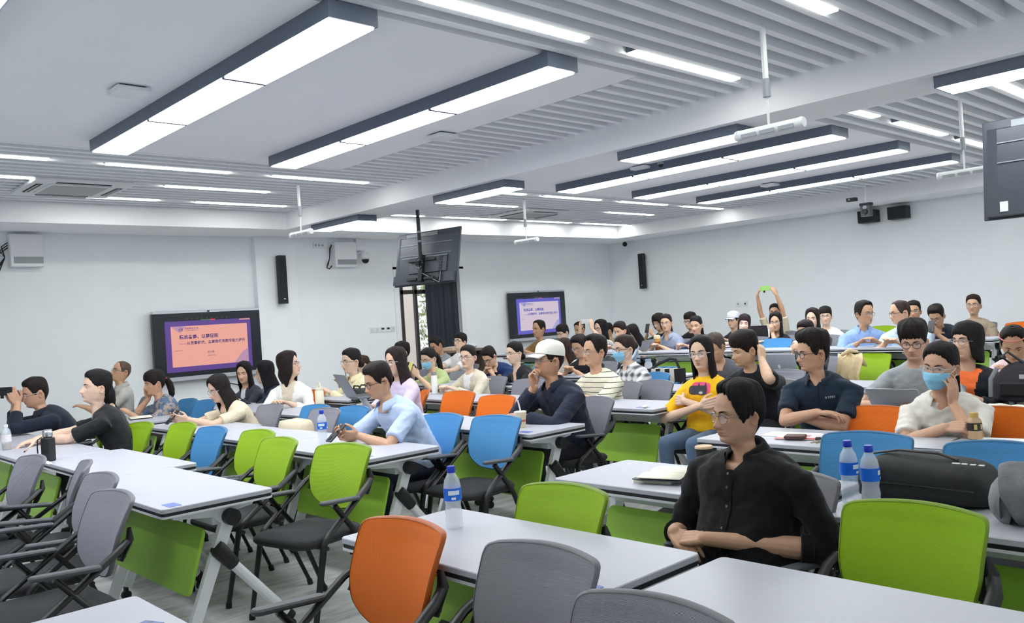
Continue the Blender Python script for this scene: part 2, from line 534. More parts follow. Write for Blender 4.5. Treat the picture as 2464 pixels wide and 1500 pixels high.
# ------------------------------------------------------------------ ceiling and wall equipment
def ac_unit(cx, cy, label):
    t = thing('air_conditioner', label, 'air conditioner', (cx, cy, ZS-0.035), 0, 'ceiling cassette air conditioners')
    MB().slab(-0.475, 0.475, -0.475, 0.475, 0, 0.035, 0.03, bev=0.006).build('face_panel', M_WHITEP, t, smooth=True, sharp=30)
    b = MB()
    b.slab(-0.27, 0.27, -0.27, 0.27, -0.012, 0, 0.03, bev=0.004)
    b.build('intake_grille', mat('ac_grille', (206, 208, 212), 0.6, wave=('Y', 60, 0.6, 0.7)), t)
    r = MB().slab(-0.31, 0.31, -0.31, 0.31, -0.008, 0, 0.05, bev=0.003); r.build('grille_rim', M_WHITEP, t)
    for a in range(4):
        m = Matrix.Rotation(a*PI/2, 4, 'Z')
        MB().box((0.385, 0, -0.0015), (0.06, 0.52, 0.004)).xf(m).build('outlet', M_BLACKM, t, smooth=False)
        MB().box((0.392, 0, -0.006), (0.032, 0.5, 0.005), rot=Euler((0, 0.3, 0)).to_matrix()).xf(m).build('louver', M_GREYP, t, smooth=False)
    # dark recess the panel sits in
    MB().box((0, 0, 0.09), (0.8, 0.8, 0.11)).build('body', M_BLACKM, t, smooth=False)
    return t
ac_unit(2.87, 9.62, 'white cassette air conditioner in the slats at far left')
ac_unit(9.75, 9.77, 'white cassette air conditioner behind the hanging microphone, beyond the beam')
def ap(cx, cy, label):
    t = thing('ceiling_sensor', label, 'sensor', (cx, cy, ZS), 0, 'flat white ceiling boxes')
    MB().slab(-0.11, 0.11, -0.11, 0.11, -0.045, -0.012, 0.025, bev=0.008).build('cover', M_WHITEP, t)
    MB().box((0, 0, -0.006), (0.16, 0.16, 0.012)).build('bracket', M_BLACKM, t, smooth=False)
ap(2.09, 5.74, 'flat white ceiling box left of the largest panel light')
ap(4.83, 5.86, 'flat white ceiling box at the edge of the plaster panel')
ap(8.0, 6.1, 'flat white ceiling box beside the dark dome camera')
ap(11.05, 6.2, 'flat white ceiling box between the two farthest panel lights')
dm = thing('dome_camera', 'small dark dome camera on the far plaster ceiling', 'camera', (8.04, 5.84, ZS))
MB().lathe([(0.055, 0), (0.06, -0.015), (0.058, -0.03)][::-1], n=20).build('base', M_GREYP, dm)
MB().lathe([(0.056, -0.03), (0.052, -0.05), (0.038, -0.07), (0.018, -0.08), (0.002, -0.082)][::-1], n=20).build('dome', M_BLACKP, dm)

def hanging_mic(p, label, ztop, zbar, ang=0.0, L=0.42):
    """slim pole from the slats with a bar microphone below"""
    t = thing('hanging_microphone', label, 'microphone', (p.x, p.y, zbar), 0, 'bar microphones hanging on poles')
    h = ztop-zbar
    MB().tube([(0, 0, 0.30), (0, 0, h)], 0.018, 10).build('pole', M_WHITEP, t)
    MB().tube([(0, 0, 0.2), (0, 0, 0.31)], 0.024, 10).build('joint', M_GREYP, t)
    MB().tube([(0, 0, 0.02), (0.004, 0, 0.21)], 0.008, 8).build('rod', M_WHITEP, t)
    m = Matrix.Rotation(ang, 4, 'Z')
    MB().tube([(0, -L/2, 0), (0, L/2, 0)], 0.032, 14).xf(m).build('bar', M_WHITEP, t)
    for s_ in (-0.3, 0.0, 0.3):
        MB().box((-0.026, s_*L, -0.012), (0.016, L*0.24, 0.024)).xf(m).build('grille', M_GREYP, t, smooth=False)
    for e in (-1, 1):
        MB().tube([(0, e*L/2, 0), (0, e*(L/2+0.02), 0)], [0.036, 0.03], 14).xf(m).build('end_cap', M_WHITEP, t)
def mic_at(px, top, bot, y_or_x, label, ztop=ZS+0.02):
    # depth chosen where the pole meets the slats
    p = PZ(px, top, ztop)
    q = Vector((p.x, p.y, 0))
    d = ray(px+ (bot-top)*0.06, bot)
    s_ = (p.x*fwd.x+p.y*fwd.y)/(d.x*fwd.x+d.y*fwd.y)
    z = CAMZ+d.z*s_
    hanging_mic(p, label, ztop, z)
mic_at(717, 442, 562, None, 'hanging bar microphone nearest the left wall, over the panel light end')
mic_at(1260, 478, 580, None, 'hanging bar microphone between the hanging television and the far screen')
mic_at(1834, 60, 312, None, 'largest hanging bar microphone, on the tall white pole at upper right')
mic_at(2309, 235, 415, None, 'hanging bar microphone just left of the right television')

def column_speaker(loc, rotz, label):
    t = thing('column_speaker', label, 'speaker', loc, rotz, 'black column speakers on the walls')
    MB().slab(-0.065, 0.065, -0.045, 0.045, -0.36, 0.36, 0.012, bev=0.006).build('body', M_BLACKM, t)
    MB().box((0, -0.047, 0.0), (0.105, 0.006, 0.66)).build('grille', mat('speaker_cloth', (32, 35, 42), 0.8, bump=(300, 0.3)), t, smooth=False)
    MB().box((0, 0.06, 0.27), (0.07, 0.05, 0.1)).build('bracket', M_BLACKP, t, smooth=False)
    MB().box((0.0, -0.0512, -0.29), (0.03, 0.002, 0.012)).build('badge', mat('badge', (210, 214, 218), 0.4), t, smooth=False)
column_speaker((6.275, YA-0.12-0.09, 2.30), 0, 'black column speaker on the left wall pier above the large screen')
column_speaker((XB-0.09, 10.86, 2.30), -PI/2, 'black column speaker on the back wall by the corner')

def wall_unit(x0, x1, z0, z1, label):
    t = thing('wall_unit', label, 'box', ((x0+x1)/2, YA, (z0+z1)/2), 0, 'white boxes high on the left wall')
    W, H = x1-x0, z1-z0
    MB().slab(-W/2, W/2, -0.13, 0, -H/2, H/2, 0.012, bev=0.005).build('case', M_WHITEP, t)
    MB().box((0.01, -0.132, -H*0.30), (W*0.88, 0.006, H*0.2)).build('vent', mat('vent_grey', (168, 174, 178), 0.6, wave=('Z', 120, 0.4, 0.8)), t, smooth=False)
    return t
wu = wall_unit(2.73, 3.10, 2.52, 2.92, 'large white ventilated wall box at far left')
for k in range(3):
    MB().tube([(-0.19, -0.03, 0.1-0.03*k), (-0.26-0.02*k, -0.04, 0.05-0.05*k), (-0.23, -0.05, -0.08), (-0.3-0.03*k, -0.04, -0.26), (-0.36, -0.02, -0.33-0.02*k)], 0.007, 6).build('cable', M_BLACKP, wu)
wu = wall_unit(7.27, 7.67, 2.49, 2.89, 'white ventilated wall box beside the white security camera')
for k in range(2):
    MB().tube([(-0.2, -0.03, 0.16), (-0.24-0.01*k, -0.05, 0.1), (-0.26, -0.05, -0.05), (-0.28-0.015*k, -0.04, -0.14), (-0.31, -0.03, -0.2), (-0.26, -0.03, -0.22), (-0.21, -0.02, -0.17)], 0.008, 6).build('cable', M_BLACKP, wu)
so = thing('socket_strip', 'white socket strip on the wall left of the ventilated box', 'socket', (7.07, YA-0.02, 2.84))
MB().slab(-0.12, 0.12, -0.02, 0.02, -0.035, 0.035, 0.006).build('body', M_WHITEP, so)
for x in (-0.09, -0.03, 0.03): MB().box((x, -0.021, 0), (0.03, 0.003, 0.03)).build('outlet', M_GREYP, so, smooth=False)
jb = thing('junction_box', 'small white junction box above the security camera', 'box', (7.79, YA-0.04, 2.86))
MB().slab(-0.09, 0.09, -0.04, 0.04, -0.1, 0.1, 0.01).build('body', M_WHITEP, jb)
sc_ = thing('security_camera', 'white dome security camera on the left wall', 'camera', (7.83, YA-0.12, 2.66))
MB().tube([(-0.05, 0.11, 0.06), (-0.02, 0.05, 0.08), (0, 0, 0.06)], 0.025, 10).build('arm', M_WHITEP, sc_)
MB().lathe([(0.05, -0.05), (0.075, -0.03), (0.075, 0.04), (0.05, 0.07), (0.01, 0.075)], n=20).build('housing', M_WHITEP, sc_)
MB().lathe([(0.004, -0.115), (0.035, -0.105), (0.055, -0.08), (0.06, -0.05)], n=20).build('dome', M_BLACKP, sc_)
bc = thing('bullet_camera', 'small dark ball camera under the soffit in the corner', 'camera', (XB-0.15, 11.22, 2.92))
MB().ell((0, 0, -0.03), (0.05, 0.05, 0.05)).build('ball', M_BLACKP, bc)
MB().tube([(0.02, 0, 0.0), (0.06, 0, 0.03), (0.15, 0, 0.03)], 0.02, 8).build('arm', M_WHITEP, bc)
for i, x in enumerate((7.95, 8.05, 8.16, 8.27, 8.37)):
    lab = ['first', 'second', 'third', 'fourth', 'fifth'][i]
    t = thing('wall_switch', '%s white switch plate from the left, beside the window' % lab, 'switch', (x, YA, 1.46), 0, 'switch plates beside the window')
    MB().slab(-0.043, 0.043, -0.012, 0, -0.043, 0.043, 0.005).build('plate', M_WHITEP, t)
    MB().box((0, -0.0135, 0.01 if i in (2, 3) else 0), (0.055, 0.003, 0.03 if i in (2, 3) else 0.055)).build('button', M_BLACKM if i in (2, 3) else mat('switch', (205, 208, 210), 0.4), t, smooth=False)
for i, y in enumerate((8.73, 8.58)):
    t = thing('wall_socket', '%s white socket plate on the back wall above the last row' % ('left' if i == 0 else 'right'), 'socket', (XB, y, 1.5), -PI/2, 'socket plates on the back wall')
    MB().slab(-0.055, 0.055, -0.012, 0, -0.045, 0.045, 0.005).build('plate', M_WHITEP, t)
    MB().box((0, -0.0135, 0), (0.03, 0.003, 0.03)).build('outlet', M_BLACKM if i else M_GREYP, t, smooth=False)
for (y0, y1, lab) in ((5.97, 6.27, 'black box speaker on the back wall behind the hanging camera'), (5.48, 5.78, 'black box speaker on the back wall, right of the pair')):
    t = thing('box_speaker', lab, 'speaker', (XB-0.11, (y0+y1)/2, 2.80), -PI/2+0.0, 'black box speakers on the back wall')
    MB().slab(-0.15, 0.15, -0.09, 0.09, -0.1, 0.1, 0.01, bev=0.005).build('cabinet', M_BLACKM, t)
    MB().box((0, -0.0925, 0), (0.27, 0.006, 0.17)).build('grille', MATS['speaker_cloth'], t, smooth=False)
    MB().box((0, 0.1, 0), (0.06, 0.02, 0.06)).build('bracket', M_BLACKP, t, smooth=False)
p = PX(2085, 505, 12.6)
t = thing('tracking_camera', 'dark tracking camera hanging on a pole before the back wall', 'camera', p, 0)
MB().tube([(0, 0, 0.1), (0, 0, ZS-p.z)], 0.012, 8).build('pole', M_WHITEP, t)
MB().slab(-0.06, 0.06, -0.08, 0.08, 0.06, 0.1, 0.01).build('mount', M_BLACKM, t)
MB().slab(-0.05, 0.05, -0.075, 0.075, -0.1, 0.06, 0.015).build('body', mat('cam_grey', (70, 74, 82), 0.5), t)
MB().tube([(-0.05, 0, -0.03), (-0.085, 0, -0.03)], 0.04, 16).build('lens', M_BLACKP, t)
MB().tube([(-0.05, 0, 0.035), (-0.06, 0, 0.035)], 0.03, 16).build('sensor', M_GREYP, t)
p = PX(2050, 481, 12.6)
t = thing('sensor_camera', 'small black camera hanging on a short pole', 'camera', p, 0)
MB().tube([(0, 0, 0.02), (0, 0, ZS-p.z)], 0.01, 8).build('pole', M_WHITEP, t)
MB().slab(-0.05, 0.05, -0.07, 0.07, -0.025, 0.025, 0.01).build('body', M_BLACKM, t)
MB().tube([(-0.05, 0.02, 0), (-0.06, 0.02, 0)], 0.015, 12).build('lens', M_GREYP, t)
# ------------------------------------------------------------------ interactive screens on the left wall
M_BEZEL = mat('bezel', (33, 38, 46), 0.25, spec=0.5)
M_ALU = mat('aluminium', (196, 200, 208), 0.35, metal=0.6)
def scr(name, c, s=1.0):
    return mat(name, (c[0]*0.3, c[1]*0.3, c[2]*0.3), 0.25, emis=c, estr=s)
def text(body, size, loc, m, parent, name='lettering', align='LEFT', bold=0.0):
    cu = bpy.data.curves.new(name, 'FONT')
    cu.body = body; cu.size = size; cu.align_x = align; cu.offset = bold; cu.extrude = 0.0006
    cu.resolution_u = 2
    cu.materials.append(m)
    o = bpy.data.objects.new('tmp', cu)
    COL.objects.link(o)
    me = bpy.data.meshes.new_from_object(o.evaluated_get(bpy.context.evaluated_depsgraph_get()))
    bpy.data.objects.remove(o); bpy.data.curves.remove(cu)
    o = link(name, me, parent, loc)
    o.rotation_euler = (PI/2, 0, 0)
    return o
def screen(x0, x1, z0, z1, label, paper, purple, ink, tri, s):
    W, H = x1-x0, z1-z0
    t = thing('interactive_screen', label, 'screen', ((x0+x1)/2, YA-0.10, (z0+z1)/2), 0, 'wall screens showing the lecture slide')
    MB().slab(-W/2, W/2, -0.035, 0.05, -H/2+0.055, H/2-0.035, 0.01, bev=0.004).build('panel', M_BEZEL, t)
    MB().slab(-W/2, W/2, -0.04, 0.05, H/2-0.035, H/2, 0.008, bev=0.003).build('top_bar', M_ALU, t)
    MB().slab(-W/2+0.005, W/2-0.005, -0.05, 0.05, -H/2, -H/2+0.055, 0.008, bev=0.003).build('tray', M_ALU, t)
    MB().box((0, -0.042, H/2-0.018), (0.035, 0.006, 0.02)).build('webcam', M_BLACKP, t, smooth=False)
    MB().box((0, 0.07, 0), (0.6, 0.04, 0.4)).build('bracket', M_BLACKP, t, smooth=False)
    y = -0.0365
    iw, ih = W*0.80, W*0.80*9/16*1.0
    zc = -0.012
    d = MB().box((0, y, zc), (iw, 0.002, ih)).build('display', scr(paper['n']+'_frame', purple, s), t, smooth=False)
    pw, ph = iw*0.89, ih*0.80
    px0, pz1 = -pw/2+0.01, zc+ph/2
    MB().box((0.01, y-0.002, zc), (pw, 0.002, ph)).build('slide_page', scr(paper['n']+'_page', paper['c'], s), t, smooth=False)
    mt = scr(paper['n']+'_tri', tri, s)
    MB().add([(px0, y-0.004, pz1), (px0+0.19*pw, y-0.004, pz1), (px0+0.11*pw, y-0.004, pz1-0.17*ph)], [(0, 2, 1)]).build('slide_corner', mt, t, smooth=False)
    hill = [(px0+pw*(0.80+0.2*u), y-0.004, pz1-ph*(1-0.34*math.sin(u*PI/2)**1.2)) for u in np.linspace(0, 1, 9)]+[(px0+pw, y-0.004, pz1-ph)]
    MB().add(hill, [tuple(range(len(hill)))[::-1]]).build('slide_hill', mt, t, smooth=False)
    mi = scr(paper['n']+'_ink', ink, s)
    # round emblem: ring with a small monogram
    c = (px0+0.125*pw, y-0.0055, pz1-0.085*ph)
    for r0, r1 in ((0.030, 0.027), (0.021, 0.0195)):
        k = pw/1.1
        n = 28
        ring = [(c[0]+r0*k*math.cos(a*2*PI/n), c[1], c[2]+r0*k*math.sin(a*2*PI/n)) for a in range(n)]+[(c[0]+r1*k*math.cos(a*2*PI/n), c[1], c[2]+r1*k*math.sin(a*2*PI/n)) for a in range(n)]
        MB().add(ring, [(a, (a+1) % n, n+(a+1) % n, n+a) for a in range(n)]).build('emblem', mi, t, smooth=False)
    text('NK', 0.034*pw, (c[0]-0.02*pw, y-0.0055, c[2]-0.012*pw), mi, t)
    text('西南林业大学', 0.030*pw, (px0+0.17*pw, y-0.0055, pz1-0.085*ph), mi, t)
    MB().box((px0+0.26*pw, y-0.0055, pz1-0.115*ph), (0.17*pw, 0.001, 0.003*pw)).build('rule', mi, t, smooth=False)
    text('精准备赛、以赛促能', 0.056*pw, (px0+0.10*pw, y-0.0055, pz1-0.315*ph), mi, t, bold=0.0012)
    text('——从竞赛解读、备赛策略到教学能力提升', 0.0455*pw, (px0+0.10*pw, y-0.0055, pz1-0.46*ph), mi, t, bold=0.0008)
    MB().box((px0+0.08*pw, y-0.0055, pz1-0.60*ph), (0.1*pw, 0.001, 0.003*pw)).build('rule', mi, t, smooth=False)
    text('赵文儒', 0.03*pw, (px0+0.45*pw, y-0.0055, pz1-0.70*ph), mi, t)
    text('2024.12.14', 0.022*pw, (px0+0.45*pw, y-0.0055, pz1-0.78*ph), mi, t)
    # meeting toolbar above the slide
    zt = zc+ih/2
    ic = scr('toolbar_icon', (170, 120, 110), 0.35)
    for k in range(9):
        MB().box((-0.25*iw+k*0.058*iw, y, zt+0.028), (0.012, 0.002, 0.012)).build('toolbar_icon', ic, t, smooth=False)
    MB().box((-0.04*iw, y-0.001, zt+0.006), (0.11*iw, 0.002, 0.014)).build('share_bar', scr('bar_green', (70, 130, 90), 0.6), t, smooth=False)
    MB().box((0.045*iw, y-0.001, zt+0.006), (0.06*iw, 0.002, 0.014)).build('stop_button', scr('bar_red', (235, 70, 70), 0.7), t, smooth=False)
    MB().box((0.43*iw, y-0.003, zt-0.012), (0.13*iw, 0.002, 0.014)).build('caption_tab', scr(paper['n']+'_page', paper['c'], s), t, smooth=False)
    return t
t = screen(4.37, 5.92, 0.94, 1.90, 'large wall screen with a pink slide framed in purple, by the pier',
       {'n': 'pink', 'c': (243, 172, 156)}, (98, 70, 148), (66, 50, 120), (190, 150, 178), 0.75)
MB().tube([(0.1, 0.0, -0.48), (0.2, 0.03, -0.56), (0.42, 0.06, -0.62), (0.6, 0.075, -0.9)], 0.008, 6).build('cable', M_BLACKP, t)
screen(10.98, 12.48, 1.06, 2.01, 'wall screen with a pale lilac slide, near the room corner',
       {'n': 'lilac', 'c': (205, 190, 205)}, (96, 90, 190), (78, 82, 165), (160, 160, 205), 0.85)

# ------------------------------------------------------------------ televisions hung from the ceiling, seen from behind
M_TVB = mat('tv_back', (58, 64, 73), 0.42, spec=0.5)
M_TVR = mat('tv_ridge', (122, 130, 138), 0.35)
def television(W, H, label, loc, yaw, tilt, pole_top, detail):
    """local: back faces -Y... x across, z up; origin at panel centre"""
    t = thing('hanging_television', label, 'television', loc, 0, 'televisions hanging from the ceiling')
    T = Matrix.Rotation(yaw, 4, 'Z') @ Matrix.Rotation(tilt, 4, 'X')
    def bd(mb, n, m, **k): return mb.xf(T).build(n, m, t, **k)
    bd(MB().slab(-W/2, W/2, 0.0, 0.025, -H/2, H/2, 0.008, bev=0.004), 'panel', M_TVB)
    # raised rear shell with sloping sides
    z0, z1, x0, x1 = -H/2+0.02, H/2-0.06, -W/2+0.03, W/2-0.03
    o = [(x0, 0, z0), (x1, 0, z0), (x1, 0, z1), (x0, 0, z1)]
    i = [(x0+0.07, -0.035, z0), (x1-0.07, -0.035, z0), (x1-0.07, -0.035, z1-0.02), (x0+0.07, -0.035, z1-0.02)]
    bd(MB().add(o+i, [(4, 5, 6, 7), (0, 1, 5, 4), (1, 2, 6, 5), (2, 3, 7, 6), (3, 0, 4, 7)]), 'rear_shell', M_TVB, smooth=False)
    bd(MB().box((-0.1*W, -0.006, H/2-0.045), (0.5*W, 0.012, 0.05)), 'top_strip', mat('tv_top', (122, 130, 134), 0.4), smooth=False)
    for zz in (H/2-0.06-H*0.17, H/2-0.06-H*0.37):
        bd(MB().box((0, -0.038, zz), (W-0.2, 0.008, 0.008)), 'ridge', M_TVR, smooth=False)
    bd(MB().box((0, -0.03, -H/2+0.07), (W-0.06, 0.05, 0.12)), 'lower_shell', M_TVB, smooth=False)
    bd(MB().slab(-0.33*W+0.1, 0.36*W, -0.06, -0.03, -0.30*H, 0.0, 0.02), 'connector_box', mat('tv_box', (66, 71, 79), 0.45))
    if detail:
        bd(MB().box((0.02, -0.065, -0.01), (0.72*W, 0.012, 0.010)), 'mount_rail', M_TVR, smooth=False)
        for zz in (-0.05, -0.29):
            for xx in (-0.16, 0.14):
                bd(MB().box((xx, -0.075, zz*H/0.7), (0.17, 0.03, 0.028)), 'mount_bar', M_BLACKM, smooth=False)
        for k in range(7):
            bd(MB().box((0.28*W, -0.064, -0.03-0.035*k), (0.05, 0.01, 0.02)), 'port', M_BLACKP, smooth=False)
        bd(MB().box((0.0, -0.08, -0.16), (0.07, 0.05, 0.34)), 'mount_plate', M_BLACKP, smooth=False)
        for k in range(3):
            bd(MB().tube([(-0.03+0.02*k, -0.09, 0.02), (-0.08+0.05*k, -0.12, -0.08), (-0.02, -0.1, -0.2), (0.12+0.06*k, -0.08, -0.3), (0.28+0.03*k, -0.07, -0.36), (0.33, -0.07, -0.2)], 0.006, 6), 'cable', M_GREYP if k == 1 else M_BLACKP)
        bd(MB().tube([(-0.02+0.05*math.cos(a), -0.11, -0.1+0.06*math.sin(a)) for a in np.linspace(0, 6, 14)], 0.005, 6), 'cable', M_GREYP)
    else:
        bd(MB().box((-W/2+0.14, -0.058, -H/2+0.07), (0.05, 0.004, 0.07)), 'sticker', mat('sticker_white', (220, 226, 230), 0.5), smooth=False)
        for xx in (0.05, 0.25):
            bd(MB().tube([(-W/2+xx+0.35, -0.062, -0.30*H+0.05), (-W/2+xx+0.35, -0.066, -0.30*H+0.05)], 0.012, 10), 'bolt', M_BLACKP)
    # ceiling pole
    a = T @ Vector((0, -0.10, -0.1))
    MB().tube([(a.x, a.y, a.z-0.1), (a.x, a.y, pole_top-loc[2])], 0.024, 12).build('pole', M_BLACKM, t)
    for zz in (0.1, 0.22):
        MB().tube([(a.x, a.y, H/2-0.25+zz-0.012), (a.x, a.y, H/2-0.25+zz+0.012)], 0.028, 12).build('clamp', M_TVR, t)
    MB().box((a.x, a.y, a.z), (0.06, 0.14, 0.06), rot=Matrix.Rotation(yaw, 3, 'Z')).build('mount_head', M_BLACKP, t, smooth=False)
    return t
p = PX(1027, 620, 6.78)
television(1.10, 0.71, 'complete hanging television seen from behind with mount and cables, in front of the window', p, rad(-81), rad(-11.5), ZB+0.01, True)
p = PX(2370, 415, 6.62)
c = Vector((p.x-0.02, p.y-0.62, p.z))
television(1.23, 0.71, 'hanging television cut off by the right picture edge, white sticker on its back', c, rad(-86), rad(-10), ZB+0.01, False)
# ------------------------------------------------------------------ folding training tables
M_TOP = mat('table_laminate', (178, 180, 190), 0.38, spec=0.4, noise_amt=0.012, noise_scale=60)
M_EDGE = mat('table_edge', (26, 28, 34), 0.5)
M_LIP = mat('table_lip', (206, 209, 216), 0.45)
M_FRAMEW = mat('table_frame', (214, 217, 221), 0.4, spec=0.45)
M_GREEN = mat('modesty_green', (146, 190, 62), 0.45, noise_amt=0.03, noise_scale=4)
M_STK = mat('sticker_blue', (92, 112, 190), 0.4, noise_amt=0.25, noise_scale=90)
TW, TH = 0.55, 0.745
KS = 0.9625
TABLE_MESH = {}
def table_meshes(L):
    if L in TABLE_MESH: return TABLE_MESH[L]
    D = {}
    w, l = TW/2, L/2
    D['tabletop'] = MB().slab(-w, w, -l, l, TH-0.022, TH, 0.022, bev=0.003).mesh('tabletop', M_TOP, True, 40)
    D['edge_band'] = MB().slab(-w+0.003, w-0.003, -l+0.003, l-0.003, TH-0.036, TH-0.022, 0.02).mesh('edge_band', M_EDGE, True, 40)
    D['under_panel'] = MB().slab(-w+0.001, w-0.001, -l+0.001, l-0.001, TH-0.046, TH-0.036, 0.021).mesh('under_panel', M_LIP, True, 40)
    D['crossbeam'] = MB().slab(0.01, 0.11, -l+0.12, l-0.12, 0.60, 0.665, 0.01).mesh('crossbeam', M_FRAMEW, True, 40)
    D['modesty_panel'] = MB().slab(-0.009, 0.009, -l+0.13, l-0.13, -0.16, 0.16, 0.03).mesh('modesty_panel', M_GREEN, True, 40)
    # proper: panel corners rounded in its own plane
    pm = MB().slab(-0.16, 0.16, -l+0.125, l-0.125, -0.009, 0.009, 0.035, bev=0.003)
    pm.xf(Matrix.Translation((-0.075, 0, 0.435)) @ Matrix.Rotation(rad(-73), 4, 'Y'))
    D['modesty_panel'] = pm.mesh('modesty_panel', M_GREEN, True, 40)
    b = MB()   # end bracket plate below the top
    R = []
    for yy in (-0.014, 0.014):
        pr = [(-0.20, TH-0.047), (-0.19, TH-0.075), (0.0, TH-0.10), (0.045, 0.60), (0.075, 0.585), (0.11, 0.60), (0.125, TH-0.085), (0.20, TH-0.075), (0.22, TH-0.047)]
        R.append([(x, yy, z) for x, z in pr])
    b.loft(R[::-1]); D['bracket'] = b.mesh('bracket', M_FRAMEW, True, 40)
    D['hinge_knob'] = MB().tube([(0.08, -0.03, 0.635), (0.08, 0.03, 0.635)], 0.040, 20).mesh('hinge_knob', M_BLACKP, True, 40)
    def flatbar(p, q, wa, wb, t):
        p, q = np.array(p), np.array(q)
        d = (q-p)/np.linalg.norm(q-p); n = np.array((d[2], 0, -d[0]))
        R = []
        for c, ww in ((p, wa), (q, wb)):
            R.append([c+n*ww/2+np.array((0, t, 0)), c-n*ww/2+np.array((0, t, 0)), c-n*ww/2-np.array((0, t, 0)), c+n*ww/2-np.array((0, t, 0))])
        return MB().loft(R)
    D['front_leg'] = flatbar((0.07, 0, 0.61), (-0.150, 0, 0.075), 0.062, 0.05, 0.017).mesh('front_leg', M_FRAMEW, True, 30)
    D['rear_leg'] = MB().tube([(0.02, 0, 0.475), (0.355, 0, 0.085)], 0.026, 12, flat=(1, 1)).mesh('rear_leg', M_FRAMEW, True, 30)
    D['elbow'] = MB().tube([(0.0, 0, 0.505), (0.012, 0, 0.49), (0.085, 0, 0.40)], [0.034, 0.04, 0.033], 12).mesh('elbow', M_BLACKP, True, 40)
    D['foot'] = MB().tube([(0.345, 0, 0.097), (0.372, 0, 0.066)], 0.029, 12).mesh('foot', M_BLACKP, True, 40)
    def caster(x):
        c = MB().tube([(x, -0.012, 0.028), (x, 0.012, 0.028)], 0.028, 14)
        c.box((x, 0, 0.06), (0.02, 0.03, 0.03))
        return c.mesh('caster', M_BLACKP, True, 40)
    D['caster_a'] = caster(-0.155); D['caster_b'] = caster(0.365)
    D['label_sticker'] = MB().slab(-0.03, 0.03, -0.05, 0.05, 0, 0.0012, 0.005).mesh('label_sticker', M_STK, True, 40)
    TABLE_MESH[L] = D
    return D
def table(x0, y0, y1, label, floor=0.0, stickers=(), rz=0.0):
    """x0 front edge; rows run along Y; sitters face -X"""
    x0, y0, y1 = x0*KS, y0*KS, y1*KS
    L = round((y1-y0)*200)/200-0.004
    D = table_meshes(L)
    t = thing('folding_table', label, 'table', (x0+TW/2, (y0+y1)/2, floor), rz, 'white folding tables in rows')
    for k in ('tabletop', 'edge_band', 'under_panel', 'crossbeam', 'modesty_panel'):
        link(k, D[k], t)
    for e in (-1, 1):
        ye = e*(L/2-0.10)
        br = link('bracket', D['bracket'], t, (0, ye, 0)); link('hinge_knob', D['hinge_knob'], br, (0, e*0.03, 0))
        lg = link('front_leg', D['front_leg'], t, (0, ye, 0)); link('caster', D['caster_a'], lg)
        rl = link('rear_leg', D['rear_leg'], t, (0, ye+e*0.02, 0)); link('elbow', D['elbow'], rl); link('foot', D['foot'], rl); link('caster', D['caster_b'], rl)
    for (sx, sy) in stickers:
        link('label_sticker', D['label_sticker'], t, (sx, sy, TH))
    return t
